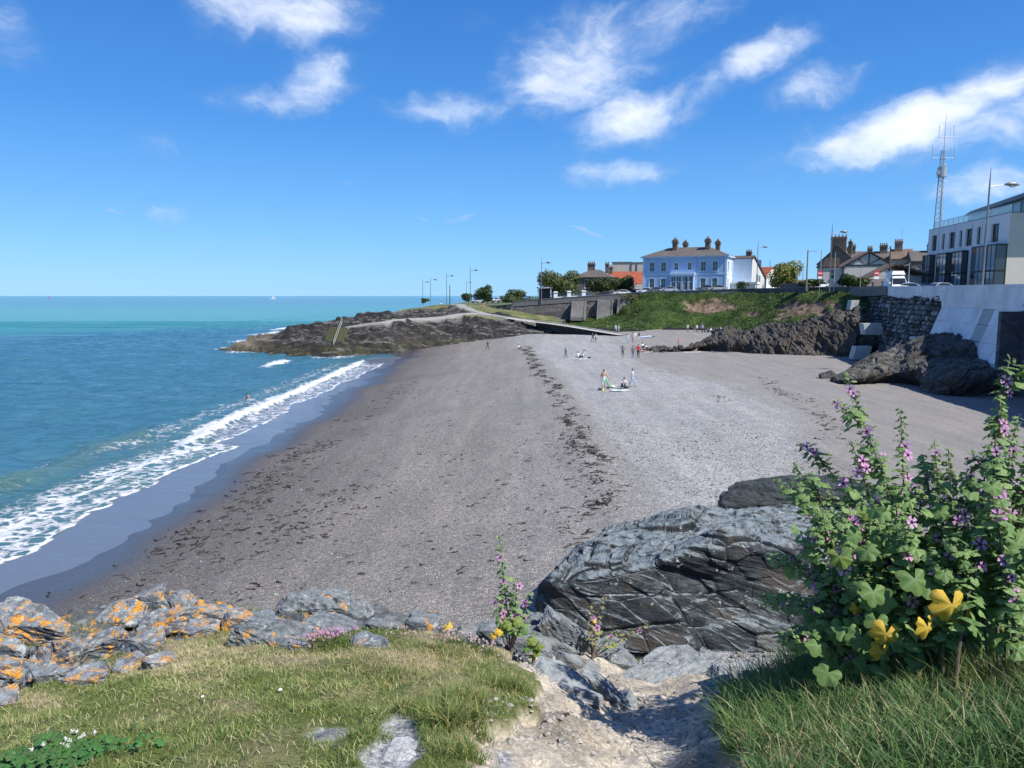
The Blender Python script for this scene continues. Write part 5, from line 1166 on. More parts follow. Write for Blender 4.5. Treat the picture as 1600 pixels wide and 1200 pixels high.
# ---- grey stone house, red roofs and tall beige block left of the villa
m_stone = stonemat('grey_house_stone', (.10, .10, .09), (.20, .19, .17), (.15, .145, .135), .5, .25)
P1 = W(897, 452, 205)
t = thing('stone_house', 'grey stone house with hipped slate roof and two chimney stacks above the parked cars', 'house', (P1.x, P1.y, 9.8), R(-16))
facade(t, 10, -1, 5.4, [(3.0, 2.5, .7, 2.3, (0, 1)), (3.95, 2.5, .7, 2.3, (0, 1)), (5.6, 3.0, .9, 1.5, (0, 1)), (7.6, 2.4, 1.0, 1.8, (0, 1))], m_stone, Matrix(), surround=m_white, casing=.1)
boxwalls(t, 10, 8.5, -1, 5.4, m_stone, ('front',)); rf = hip(t, 10, 8.5, 5.402, 2.2, .35, m_roof, 4.0); mk('gutter', B().box(-.4, 10.4, -.42, -.3, 5.25, 5.42), m_black, t)
chimney(rf, 4.0, 4.2, 7.0, 9.4, 2.0, .8, m_chim, 4); chimney(rf, 8.4, 4.2, 6.6, 9.3, 1.0, .8, m_chim, 2)
P1 = W(948, 452, 214)
t = thing('red_roofed_house', 'low house with a steep red tiled roof between the stone house and the villa', 'house', (P1.x, P1.y, 10.0), R(-16))
boxwalls(t, 9.5, 8, -1, 3.6, m_stone); rf = gable(t, 9.5, 8, 3.6, 3.4, .3, m_redroof, 'x', m_stone); mk('verge', B().prism([(-.4, 3.2), (4, 7.2), (4, 7.45), (-.4, 3.5)], -.45, -.2, 'x'), m_white, t)
chimney(rf, .6, 4, 5.8, 8.6, .9, 1.6, m_chim, 3)
P1 = W(986, 452, 206)
t = thing('outbuilding', 'low outbuilding with red and grey roofs right against the left side of the villa', 'outbuilding', (P1.x, P1.y, 10.4), R(-16))
boxwalls(t, 6, 5, -1, 3.2, m_stone); gable(t, 6, 5, 3.2, 2.4, .25, m_redroof, 'x', m_stone); boxwalls(t, 6, .1, -1, .5, m_stone, name='low_wall')
mk('lean_to_roof', B().prism([(-3.2, 1.1), (-.05, 2.9), (-.05, 3.05), (-3.2, 1.25)], -.4, 6, 'x'), M_('felt_roof', (.20, .195, .185), .9, .15, 2), t); mk('lean_to_wall', B().box(-.2, 5.8, -3.0, -.02, -1, 1.08), m_stone, t)
P1 = W(956, 452, 232)
t = thing('beige_block', 'tall blank beige rendered building with thin dark pipes behind the red roofs', 'building', (P1.x, P1.y, 10), R(-16))
m_beige = M_('beige_render', (.56, .50, .42), .85, .1, .3); boxwalls(t, 13, 8, -1, 10.3, m_beige); mk('parapet', B().box(-.15, 5.9, -.15, 8, 10.31, 10.6).box(6.1, 13.2, -.15, 8, 10.31, 10.45), m_chim, t)
for x in (5.9, 7.6): mk('drainpipe', B().cyl((x, -.12, 0), .09, 10.2, 6), m_black, t)

# ---- half-timbered house and the long terrace behind
m_cream = M_('cream_render', (.40, .36, .30), .8, .08, .5); m_whr = M_('off_white_render', (.50, .48, .45), .8, .07, .6)
P1 = W(1318, 447, 152)
t = thing('half_timbered_house', 'off white house with dark half timbering in its broad gable behind the hedge', 'house', (P1.x, P1.y, 10.9), R(-14))
facade(t, 9.0, -.5, 5.4, [(7.6, 4.4, .8, .8, (0, 0))], m_whr, Matrix(), sill=False); boxwalls(t, 9.0, 9, -.5, 5.4, m_whr, ('front',))
gable(t, 9.0, 9, 5.4, 2.7, .7, m_brownroof, 'y', m_whr)
tb_ = B(); tb_.prism([(-.7, 5.15), (4.5, 8.25), (4.5, 7.85), (-.5, 4.9)], -.12, -.02, 'y'); tb_.prism([(9.7, 5.15), (4.5, 8.25), (4.5, 7.85), (9.5, 4.9)], -.125, -.025, 'y'); tb_.box(.2, 8.8, -.1, -.02, 5.3, 5.55).box(4.4, 4.6, -.09, -.03, 5.5, 7.8)
tb_.prism([(4.4, 5.6), (4.6, 5.6), (2.6, 6.75), (2.4, 6.6)], -.08, -.035, 'y'); tb_.prism([(4.6, 5.6), (4.4, 5.6), (6.4, 6.75), (6.6, 6.6)], -.08, -.035, 'y')
mk('timber_framing', tb_, m_black, t)
mk('side_wing', B().box(-4.0, -.02, 1.0, 8, -.5, 5.2), m_whr, t); mk('side_wing_roof', B().prism([(-4.3, 5.2), (-.75, 5.2), (-.9, 7.0), (-3.4, 7.0)], .7, 8.2, 'y'), m_brownroof, t); mk('side_wing_gutter', B().box(-4.3, -.8, .55, .69, 5.02, 5.22), m_black, t)
facade(t, 3.6, 0, 5, [(1.3, 2.8, 1.1, 1.9, (0, 1))], m_whr, Matrix.Translation((-3.9, .8, 0)), name='bay_wall')
P1 = W(1276, 447, 178)
t = thing('terrace_house', 'grey brown end of terrace house with big chimney, left end of the row', 'house', (P1.x, P1.y, 10.8), R(-30))
facade(t, 8.5, -.5, 7.0, [(1.2, 1.0, 1.1, 2.2, (0, 1)), (3.2, 1, 1.1, 2.2, (0, 1)), (5.4, 1, 1.1, 2.2, (0, 1)), (1.2, 4.3, 1.1, 1.8, (0, 1)), (3.6, 4.3, 1.1, 1.8, (0, 1)), (6, 4.3, 1.1, 1.8, (0, 1))], m_chim, Matrix())
boxwalls(t, 8.5, 10, -.5, 7, m_chim, ('front',)); rf = gable(t, 8.5, 10, 7.0, 4.0, .3, m_roof, 'y', m_chim); chimney(rf, 4.25, 1.2, 9.6, 13.2, 3.4, .9, M_('tan_chimney', (.24, .16, .11), .9, .2, 2), 5); chimney(rf, 6.6, 3.0, 8.8, 12.2, .8, .8, m_chim, 2)
m_ter = M_('terrace_render', (.27, .235, .20), .85, .2, .4)
for i, (u0, u1, Y, col_, lab) in enumerate(((1316, 1352, 188, m_ter, 'brown terraced house with broad slate roof behind the half timbered gable'), (1353, 1388, 184, m_chim, 'second brown terraced house, rising right of the half timbered gable'),
                                             (1389, 1421, 178, m_cream, 'cream terraced house with a square tan chimney above the white van'), (1422, 1470, 172, m_chim, 'dark terraced house partly hidden behind the modern block'))):
    a = W(u0, 447, Y); c = W(u1+2, 447, Y-2); w = (c-a).length
    t = thing('terrace_house', lab, 'house', (a.x, a.y, 10.9), math.atan2(c.y-a.y, c.x-a.x)); zt = W(u0, (408, 408, 405, 408)[i], Y).z-10.9
    facade(t, w, -.5, zt, [(w*.18, zt-2.6, 1.0, 1.7, (0, 1)), (w*.62, zt-2.6, 1.0, 1.7, (0, 1))], col_, Matrix()); boxwalls(t, w, 8, -.5, zt, col_, ('front',))
    rf = gable(t, w, 8, zt, 2.4, .2, m_roof if i != 2 else m_brownroof, 'x', col_)
    chimney(rf, w*(.7 if i % 2 else .35), 3.4, zt+1.2, zt+4.0+(.4 if i == 2 else 0), 1.7, .9, M_('tan_chimney_stack', (.27, .18, .12), .9, .2, 2) if i in (2,) else m_chim, 4)
    if i in (0, 1): chimney(rf, w*.12, 3.4, zt+1.2, zt+3.4, 1.1, .8, m_chim, 3)
P1 = W(1352, 447, 128)
t = thing('bungalow', 'low cottage with brown sloping roof and two narrow windows, left of the white van', 'house', (P1.x, P1.y, 10.75), R(-12))
facade(t, 4.6, -.5, 2.3, [(.9, .5, .45, 1.3, (0, 0)), (2.5, .5, .5, 1.4, (0, 0))], M_('pinkish_render', (.36, .28, .25), .85, .1, 1), Matrix()); boxwalls(t, 4.6, 6, -.5, 2.3, m_cream, ('front',))
mk('roof', B().prism([(-.4, 2.2), (3.2, 4.2), (4.6, 5.0), (9.5, 3.2), (9.5, 2.9), (4.6, 4.6), (-.2, 2.0)], -.3, 7, 'y'), m_brownroof, t); mk('side_wall', B().box(4.62, 9.2, 1.4, 6, -.5, 2.85), m_whr, t)
for (u, Y, w_m, h_m, lab, mt) in ((1233, 240, 9, 4.2, 'low cream bungalow in the distance left of the terrace chimneys', m_cream),):
    P1 = W(u-14, 447, Y); t = thing('bungalow', lab, 'house', (P1.x, P1.y, 11), R(-20)); boxwalls(t, w_m, 7, -1, h_m-1.6, mt); gable(t, w_m, 7, h_m-1.6, 1.6, .3, m_brownroof, 'x', mt)

# ---- modern apartment block
m_mod = M_('smooth_grey_cladding', (.70, .71, .72), .7, .03, .4); m_modc = M_('cream_cladding', (.56, .53, .47), .75, .035, .4); m_fr = M_('dark_window_frame', (.015, .017, .02), .45, .1, 2)
A = W(1570, 445, 102); Bq = W(1446, 445, 129); zb = 10.35; L = math.hypot(A.x-Bq.x, A.y-Bq.y); az = math.atan2(A.y-Bq.y, A.x-Bq.x)
t = thing('apartment_block', 'modern pale grey apartment block with dark framed bay windows and glass roof balconies', 'building', (Bq.x, Bq.y, zb), az)
MH = 11.0; H1 = 7.35; hs_ = []
for (x, w) in ((1.5, 2.0), (5.6, 1.0), (8.3, 2.1), (12.0, 1.0), (14.2, 2.1), (17.9, 1.1), (20.3, .5), (22.3, 2.2)): hs_.append((x, H1, w, 2.55, (1 if w > 1.5 else 0, 0)))
bays = [(.4, 3.0), (6.3, 3.5), (12.0, 3.6)]
for (x, w) in ((17.6, 1.0),): hs_ += [(x, 3.9, w, 2.4, (0, 0)), (x, .4, w, 2.8, (0, 0))]
facade(t, L, -.5, MH, hs_, m_mod, Matrix(), depth=.35, frame=m_fr, pane=m_pane, fr=.12)
facade(t, 13, -.5, MH, [(4.5, H1, 1.6, 2.4, (1, 0)), (5, 3.8, 1.6, 2.4, (1, 0))], m_modc, MR(L), depth=.3, frame=m_fr, fr=.1)
boxwalls(t, L, 13, -.5, MH, m_mod, ('front', 'right')); mk('roof_slab', B().box(.02, L-.02, .02, 12.98, MH-.5, MH-.3), m_mod, t); mk('parapet_cap', B().box(-.04, L+.04, -.04, .3, MH+.003, MH+.07).box(L-.3, L+.04, .3, 13, MH+.003, MH+.07), m_fr, t)
def bay_(x0, w, y0, z1):
    f = B(); f.box(x0-.1, x0+w+.1, -y0, .3, z1, z1+.2).box(x0-.06, x0+w+.06, -y0+.04, .3, 3.15, 3.4).box(x0-.1, x0+w+.1, -y0, .3, -.5, .15)
    k = max(2, round(w/1.15))
    for i in range(k+1): q = x0+w*i/k; f.box(q-.06, q+.06, -y0+.02, -y0+.14, .15, z1)
    f.box(x0-.08, x0-.02, -.15, .3, .15, z1).box(x0+w+.02, x0+w+.08, -.15, .3, .15, z1)
    o = mk('bay_window', f, m_fr, t)
    for i in range(k):
        a, c = x0+w*i/k+.06, x0+w*(i+1)/k-.06
        for z0_, z1_ in ((.16, 3.14), (3.41, z1-.01)): mk('pane', B().box(a, c, -y0+.06, -y0+.1, z0_, z1_), m_paneb if (i+int(z0_)) % 3 else m_pane, o)
    for xx in (x0-.05, x0+w+.02): mk('pane', B().box(xx, xx+.03, -y0+.1, 0, .16, 3.14).box(xx, xx+.03, -y0+.1, 0, 3.41, z1-.01), m_pane, o)
for x, w in bays: bay_(x, w, .9, 6.5)
bay_(20.2, L-20.3, 1.5, 6.7)
for x in (4.3, 10.6, 16.4, 19.4): mk('vertical_groove', B().box(x, x+.05, -.02, -.003, 0, MH-.3), m_fr, t)
ph = B().prism([(2.0, MH-.3), (L+2, MH-.3), (L+2, MH+2.5), (7.5, MH+1.5), (5.0, MH+.3)], 3.4, 12.5, 'y'); pho = mk('penthouse', ph, M_('grey_glazed_storey', (.16, .19, .21), .4, .1, .6), t)
mk('penthouse_roof', B().prism([(7.0, MH+1.52), (L+3, MH+2.6), (L+3, MH+3.15), (9, MH+2.15), (7.0, MH+1.75)], 2.6, 12.8, 'y'), M_('dark_zinc_roof', (.13, .16, .17), .5, .1, 1), t)
for x in (9, 12, 15, 18, 21, 24): mk('window', B().box(x, x+1.8, 3.3, 3.38, MH, MH+1.3+(x-9)*.05), m_paneb if x % 2 else m_pane, pho)
m_bal = bpy.data.materials.new('balcony_glass'); m_bal.use_nodes = True; n = NT(m_bal.node_tree); p = n.n['Principled BSDF']; p.inputs['Base Color'].default_value = (.55, .72, .78, 1); p.inputs['Roughness'].default_value = .06; p.inputs['Alpha'].default_value = .42
k = 14
for i in range(k):
    a = 2.0+(L-2.1)*i/k; mk('balustrade_pane', B().box(a+.04, a+(L-2.1)/k-.04, .12, .15, MH+.08, MH+1.1), m_bal, t)
rl = B(); rl.box(2, L-.1, .11, .16, MH+1.11, MH+1.16)
for i in range(k+1): a = 2.0+(L-2.1)*i/k; rl.box(a-.03, a+.03, .1, .17, MH+.07, MH+1.11)
mk('handrail', rl, M_('brushed_steel', (.4, .42, .44), .35, .05, 2, metal=.8), t)

# ---- radio mast
m_gal = M_('galvanised_steel', (.36, .38, .40), .5, .1, 3, metal=.3)
P1 = W(1460, 445, 140); t = thing('radio_mast', 'tall lattice radio mast with whip aerials rising behind the apartment block', 'mast', (P1.x, P1.y, 11))
zt = W(1460, 178, 140).z-11; zl = zt*.80
for k_ in range(3):
    a = k_*2*pi/3+.4; mk('mast_leg', B().tube([(1.05*cos(a), 1.05*sin(a), 0), (.3*cos(a), .3*sin(a), zl)], [.11, .09], 6), m_gal, t)
br = B(); nb = 26
for i in range(nb):
    for k_ in range(3):
        a = k_*2*pi/3+.4; c = a+2*pi/3; r0_ = 1.05-.75*i/nb; r1_ = 1.05-.75*(i+1)/nb; br.tube([(r0_*cos(a), r0_*sin(a), zl*i/nb), (r1_*cos(c), r1_*sin(c), zl*(i+1)/nb)], .04, 4)
mk('bracing', br, m_gal, t); mk('ladder', B().box(-.15, -.11, -.5, -.46, 0, zl).box(.11, .15, -.5, -.46, 0, zl), m_gal, t)
mk('spike', B().tube([(.1, 0, zl), (.1, 0, zt)], [.06, .025], 6), m_gal, t)
zz_ = W(1460, 269, 140).z-11; mk('equipment_drum', B().cyl((0, 0, zz_-.9), .75, 1.8, 12), m_gal, t); mk('dish', B().tube([(-1.0, -.3, zz_-.2), (-.8, -.3, zz_-.2)], [.45, .2], 10), m_white, t)
for (vv, xa, xb_, hh_) in ((247, -2.0, 2.0, 2.3), (214, -1.0, 1.7, 2.0), (221, -1.0, 1.2, .5), (283, 0, 1.2, .3), (257, 0, .8, .3)):
    z_ = W(1460, vv, 140).z-11; mk('crossarm', B().tube([(xa, 0, z_), (xb_, 0, z_)], .055, 5), m_gal, t)
    if hh_ > 1:
        for x_ in (xa, xb_): mk('aerial', B().tube([(x_, 0, z_-.2), (x_, 0, z_+hh_)], .045, 5), m_gal, t)
        mk('aerial', B().tube([(xb_*.65, 0, z_), (xb_*.65, 0, z_+hh_*.8)], .03, 5), m_gal, t)

# ================================================================ STREET FURNITURE
m_lamp = M_('grey_lamp_metal', (.20, .215, .23), .45, .1, 2, metal=.4)
def lamp_post(u, vt, vb, Y, lab, arm=1, k=1.0, big=True):
    a = W(u, vb, Y); H = W(u, vt, Y).z-a.z; zb = a.z; t = thing('street_lamp', lab, 'street lamp', (a.x, a.y, zb-1), 0, 'grey street lamps along the promenade'); H += 1
    z_ = H*.86 if big else H*.8
    mk('pole', B().tube([(0, 0, 0), (0, 0, 1.2), (0, 0, z_), (0, 0, H)], [.12, .10, .075, .02], 8), m_lamp, t)
    al = 1.9*k; mk('arm', B().tube([(.05*arm, 0, z_-.1), (.6*al*arm, 0, z_+.05), (al*.8*arm, 0, z_+.12)], [.05, .045, .04], 6), m_lamp, t)
    h = B().tube([(al*.62*arm, 0, z_+.1), (al*.8*arm, 0, z_+.14), (al*arm, 0, z_+.16), (al*1.15*arm, 0, z_+.12), (al*1.28*arm, 0, z_+.06)], [.05, .17, .23, .16, .03], 8); hd = mk('lamp_head', h, m_lamp, t, smooth=True)
    mk('lens', B().tube([(al*.9*arm, 0, z_-.02), (al*1.1*arm, 0, z_-.03)], [.15, .11], 8), m_white, hd); return t
lamp_post(1535, 262, 443, 71, 'tallest street lamp, in front of the modern apartment block', 1, 1.15)
lamp_post(1296, 348, 447, 128, 'street lamp left of the half timbered house, its arm pointing right', 1, 1.1)
lamp_post(1182, 375, 450, 168, 'street lamp at the right end of the blue villa', 1, .9)
lamp_post(846, 401, 466, 178, 'street lamp above the sea wall beside the round bush', 1, .9)
lamp_post(735, 414, 470, 205, 'street lamp beside the dark bush on the headland', 1, .9)
lamp_post(698, 424, 472, 235, 'street lamp on the headland next to a bare dark post', 1, 1)
lamp_post(673, 431, 472, 262, 'second street lamp from the sea end of the headland', 1, 1)
lamp_post(661, 435, 473, 278, 'street lamp closest to the open sea, smallest of the row', 1, 1)
lamp_post(729, 437, 466, 330, 'tiny distant street lamp just left of the one by the dark bush', 1, 1)
def post(u, vt, vb, Y, lab, name='pole', cat='pole', r_=.07, mat=m_gal, arm=None):
    a = W(u, vb, Y); H = W(u, vt, Y).z-a.z; t = thing(name, lab, cat, (a.x, a.y, a.z-1)); mk('shaft', B().tube([(0, 0, 0), (0, 0, H+1)], [r_*1.2, r_*.8], 8), mat, t)
    mk('cap', B().cyl((0, 0, H+1), r_, .12, 8), mat, t)
    if arm:
        for (du, dv) in arm: q = W(u+du, vt+dv, Y); mk('bracket', B().tube([(0, 0, H+.9), (q.x-a.x, 0, q.z-a.z+1)], .04, 5), mat, t)
    return t
post(703, 446, 472, 225, 'bare dark post on the headland between two street lamps', 'post', 'post', .12, m_black)
post(1260, 392, 446, 135, 'utility pole left of the no entry signs with a wire bracket to the right', 'utility_pole', 'utility pole', .14, M_('grey_wood', (.22, .20, .18), .8, .2, 3), [(18, 1)])
post(1281, 392, 446, 150, 'slim pole in front of the dark end of terrace house', 'utility_pole', 'utility pole', .09)
post(1303, 396, 446, 122, 'short slim pole right beside the second large street lamp', 'pole', 'pole', .08)
post(1344, 424, 446, 118, 'thin sign pole in front of the dark green hedge', 'pole', 'pole', .05, M_('yellow_grey', (.35, .32, .18), .7), None)
post(1388, 386, 445, 128, 'wooden utility pole just left of the white van', 'utility_pole', 'utility pole', .13, M_('brown_wood', (.10, .08, .065), .8, .2, 3), [(-7, 6), (6, 5)])
post(1419, 412, 445, 108, 'grey pole right of the white van', 'pole', 'pole', .08, m_gal, [(-6, 3)])
post(1254, 412, 446, 150, 'shorter pole near the yellow green bush', 'pole', 'pole', .08, m_gal, [(-3, 1)])
post(1408, 358, 395, 190, 'thin whip aerial above the terrace roofs', 'aerial', 'aerial', .05)
post(1202, 408, 440, 300, 'far off pole left of the yellow green bush', 'pole', 'pole', .12, m_black)
post(1209, 415, 440, 300, 'stubby far off pole left of the yellow green bush', 'pole', 'pole', .16, m_black)
m_red = M_('sign_red', (.55, .03, .03), .5, .05, 2)
def noentry(u, v, Y, lab):
    a = W(u, v, Y); zb = 10.5; r_ = .42; t = thing('no_entry_sign', lab, 'road sign', (a.x, a.y, zb)); z_ = a.z-zb
    mk('post', B().cyl((0, .06, -.3), .04, z_+.5, 6), m_gal, t)
    d = B(); ring = [(r_*cos(2*pi*i/20), z_+r_*sin(2*pi*i/20)) for i in range(20)]; dd = mk('disc', d.prism(ring, -.02, .02, 'y'), m_red, t); dd['label'] = 'round red disc'
    mk('bar', B().box(-.32, .32, -.035, -.022, z_-.07, z_+.07), m_white, t)
    mk('plate', B().box(-.35, .35, -.03, .0, z_-.85, z_-.5), m_white, t)
noentry(1281.5, 427, 118, 'left no entry sign, beside the foot of the street lamp'); noentry(1370, 427, 112, 'right no entry sign, between the hedge and the white van')
# white garden pillars and railing by the car park
for i, (u, v0) in enumerate(((868, 456), (889, 455), (912, 454))):
    a = W(u, 468-i*1.6, 179); t = thing('gate_pillar', ('leftmost of the three white pillars behind the sea wall', 'middle one of the three white pillars behind the sea wall', 'rightmost of the three white pillars behind the sea wall')[i], 'pillar', (a.x, a.y, a.z-.6), 0, 'white pillars by the car park')
    hh_ = W(u, v0, 179).z-a.z+.6; mk('shaft', B().box(-.45, .45, -.45, .45, 0, hh_-.2), m_white, t); mk('cap', B().box(-.6, .6, -.6, .6, hh_-.2, hh_-.05).box(-.4, .4, -.4, .4, hh_-.05, hh_+.08), m_white, t)
a = W(868, 464, 179.5); c = W(912, 461, 179.5); t = thing('garden_wall', 'low white garden wall between the white pillars', 'wall', tuple(a)); mk('wall_face', B().prism([(0, -1.6), (c.x-a.x, -1.2), (c.x-a.x, c.z-a.z), (0, 0)], 0, .25, 'y'), m_white, t); mk('cap', B().prism([(0, .002), (c.x-a.x, c.z-a.z+.002), (c.x-a.x, c.z-a.z+.1), (0, .1)], -.05, .3, 'y'), m_coping, t)
a = W(840, 462, 186); t = thing('shelter', 'small white framed shelter or kiosk below the round bush', 'kiosk', (a.x, a.y, a.z-1.5), R(-10)); mk('roof', B().box(-.3, 3.6, -.3, 2.3, 3.35, 3.65), m_white, t)
for x, y in ((0, 0), (3.2, 0), (0, 2), (3.2, 2)): mk('post', B().box(x, x+.2, y, y+.2, 0, 3.35), m_white, t)
mk('back_panel', B().box(.2, 3.2, 2.05, 2.15, .2, 3.3), M_('dark_panel', (.05, .055, .06), .6), t)
a = W(861, 462, 188); t = thing('small_hut', 'small off white hut right of the shelter with one dark window', 'hut', (a.x-.4, a.y, a.z-1.2), R(-10)); mk('wall', B().box(0, 3.6, 0, 2.5, 0, 3.3), m_whr, t); mk('roof', B().prism([(-.2, 3.3), (3.8, 3.3), (3.4, 3.8), (.2, 3.8)], -.2, 2.7, 'y'), m_coping, t); mk('window', B().box(.5, 1.8, -.05, -.01, 1.7, 2.7), m_pane, t)

# steps down to the sea and their handrail
s0 = W(530, 514, 136); s1 = W(518, 543, 129.5); t = thing('stone_steps', 'mossy stone steps cut into the headland leading down to the water', 'steps', tuple(s0), math.atan2(s1.y-s0.y, s1.x-s0.x)+pi/2)
ln = math.hypot(s1.x-s0.x, s1.y-s0.y); ns = 11; st0 = mk('step', B().box(-1.6, 1.6, -ln/ns*1.15, 0, -.6, 0), M_('mossy_steps', (.10, .10, .05), .9, .4, 2), t)
for i in range(ns):
    o = st0 if i == 0 else st0.copy()
    if i: COL.objects.link(o); o.parent = t
    o.location = (0, -ln*i/ns, (s1.z-s0.z)*(i+.3)/ns+.35)
a = W(535, 507, 136); c = W(521, 543, 129.2); t = thing('handrail', 'pale metal handrail descending beside the sea steps', 'handrail', tuple(c))
for k_ in range(6):
    q = c.lerp(a, k_/5)-c; mk('post', B().cyl((q.x, q.y, -.3), .06, 1.55, 6), M_('rail_paint', (.26, .29, .25), .6) if k_ == 0 else bpy.data.materials['rail_paint'], t)
for h_ in (.55, 1.2): q = a-c; mk('rail', B().tube([(0, 0, h_), (q.x, q.y, q.z+h_)], .06, 6), bpy.data.materials['rail_paint'], t)
a = W(616.5, 500.5, 147); t = thing('warning_sign', 'small yellow warning sign on the dark rocks of the headland', 'sign', (a.x, a.y, a.z-1.2)); mk('board', B().box(-.45, .45, -.03, .03, .9, 1.5), M_('sign_yellow', (.65, .55, .15), .6), t); mk('post', B().cyl((0, .07, -.4), .05, 1.8, 6), m_gal, t)

# ================================================================ VEHICLES
m_tyre = M_('tyre_rubber', (.02, .02, .02), .9, .1, 3); m_rim = M_('alloy', (.35, .36, .38), .35, .05, 3, metal=.8); m_cg = glassmat('car_glass', (.02, .025, .03)); m_hl = M_('headlight_lens', (.65, .68, .70), .2, .05, 3); m_tl = M_('tail_light', (.35, .02, .02), .3, .05, 3)
def lerp(a, b, t): return a+(b-a)*t
def car(lab, x, y, z, rz, col, van=False, group='cars parked along the promenade', L_=4.3, Wd=1.75, Hh=1.48):
    t = thing('parked_van' if van else 'parked_car', lab, 'van' if van else 'car', (x, y, z), rz, None if van else group)
    paint = M_('car_paint', col, .32, .03, 1, coat=.6)
    if van: L_, Wd, Hh = 5.8, 2.05, 2.75; prof = [(0, .42), (.02, 1.0), (.25, 1.18), (1.05, 1.35), (1.75, 2.35), (2.1, 2.62), (2.6, 2.75), (5.7, 2.72), (5.8, 2.5), (5.8, .45)]; gl = [(1.12, 1.40), (1.72, 2.28), (2.05, 2.5), (2.6, 2.45), (2.6, 1.42)]
    else: prof = [(0, .38), (0, .62), (.12, .78), (1.05, .92), (1.75, 1.40), (2.2, 1.48), (3.1, 1.45), (3.85, 1.05), (4.2, .98), (4.3, .8), (4.28, .40)]; gl = [(1.12, .95), (1.78, 1.36), (2.2, 1.42), (3.08, 1.39), (3.7, 1.02)]
    prof = [(a*L_/(5.8 if van else 4.3), c) for a, c in prof]; gl = [(a*L_/(5.8 if van else 4.3), c) for a, c in gl]
    b = B(); rows = ((-1, .0), (-.97, .10), (0, .0), (.97, .10), (1, 0)); k = len(prof)
    hw_ = Wd/2; lv = [-hw_, -hw_*.55, hw_*.55, hw_]
    for s in lv:
        for (a, c) in prof:
            tum = (.17 if not van else .10)*max(0, (c-.9)/.6) if abs(s) == hw_ else 0; b.v.append((a+(.10 if abs(s) == hw_ and a < .3 else 0), s-math.copysign(min(tum, .28), s), c-(.03 if abs(s) == hw_ and c > 1.3 else 0)))
    for i in range(3): b.f += [(i*k+j, i*k+(j+1) % k, (i+1)*k+(j+1) % k, (i+1)*k+j) for j in range(k)]
    b.f += [tuple(range(k)), tuple(range(3*k, 4*k))[::-1]]
    mk('body', b, paint, t)
    for s in (-1, 1):
        g = B(); q = [(a, s*(hw_-min(.28, (.17 if not van else .10)*max(0, (c-.9)/.6))+.012), c) for a, c in gl]; i = len(q)
        g.v = q+[(a, y_-s*.03, c) for a, y_, c in q]; g.f = [tuple(range(i)), tuple(range(i, 2*i))[::-1]]+[(j, (j+1) % i, i+(j+1) % i, i+j) for j in range(i)]; mk('side_window', g, m_cg, t)
    (a0, c0), (a1, c1) = (prof[3], prof[4]); w0 = hw_*.82
    def scr(a0, c0, a1, c1, nm, off=.015):
        d_ = Vector((a1-a0, 0, c1-c0)).normalized(); nn_ = Vector((-d_.z, 0, d_.x)) if off > 0 else Vector((d_.z, 0, -d_.x)); o_ = nn_*abs(off)*1.2
        f0, f1 = .1, .92; p0 = Vector((lerp(a0, a1, f0), 0, lerp(c0, c1, f0)))+o_; p1 = Vector((lerp(a0, a1, f1), 0, lerp(c0, c1, f1)))+o_; g = B()
        g.face((p0.x, -w0, p0.z), (p0.x, w0, p0.z), (p1.x, w0*.9, p1.z), (p1.x, -w0*.9, p1.z)); mk(nm, g, m_cg, t, fix=False)
    scr(a0, c0, a1, c1, 'windscreen')
    if not van: scr(prof[7][0], prof[7][1], prof[6][0], prof[6][1], 'rear_window', -.015)
    for s in (-1, 1):
        mk('headlight', B().box(-.02, .14, s*hw_*.78-.17, s*hw_*.78+.17, .68 if not van else .95, .82 if not van else 1.15), m_hl, t); mk('tail_light', B().box(L_-.06, L_+.02, s*hw_*.82-.12, s*hw_*.82+.12, .75, .95), m_tl, t)
        mk('mirror', B().box(1.35, 1.5, s*(hw_+.12)-.1, s*(hw_+.12)+.1, .98 if not van else 1.5, 1.12 if not van else 1.8), paint, t)
    for wx in (.82*L_/4.3, 3.45*L_/4.3):
        for s in (-1, 1):
            w = mk('wheel', B().tube([(wx, s*(hw_-.2), .33), (wx, s*(hw_+.01), .33)], .33, 14), m_tyre, t); mk('rim', B().tube([(wx, s*(hw_+.0), .33), (wx, s*(hw_+.02), .33)], .2, 10), m_rim, w)
    return t
WHITE, SILV, GREY, BLUE_, DK = (.75, .77, .79), (.42, .45, .48), (.12, .13, .14), (.10, .20, .36), (.03, .032, .036)
def carp(u, vb, Y, rz, col, lab, dz=0, **k):
    a = W(u, vb, Y); return car(lab, a.x, a.y, a.z+dz, rz, col, **k)
a = W(1399, 447, 98); v_ = car('white camper van facing the camera, at the start of the concrete parapet', a.x+.9, a.y, 10.25, R(78), WHITE, van=True)
mk('roof_box', B().box(1.9, 4.6, -.85, .85, 2.755, 3.25, .18), m_white, v_); mk('number_plate', B().box(-.03, 0, -.26, .26, .5, .62), M_('yellow_plate', (.65, .6, .2), .5), v_)
mk('side_stripe', B().box(1.0, 5.6, -1.03, -1.015, .9, 1.15), M_('lime_stripe', (.45, .55, .10), .5), v_)
a = W(1437, 447, 91); car('silver grey car above the concrete parapet right of the camper van', a.x+.3, a.y, 10.33, R(12), SILV)
a = W(1391, 449, 103); car('pale blue white car tucked in front of the camper van', a.x-2.0, a.y-3.3, 10.45, R(-8), (.40, .5, .66))
a = W(1425, 447, 112); car('dark blue car parked beyond the camper van near the apartment block', a.x+.5, a.y, 10.5, R(40), BLUE_)
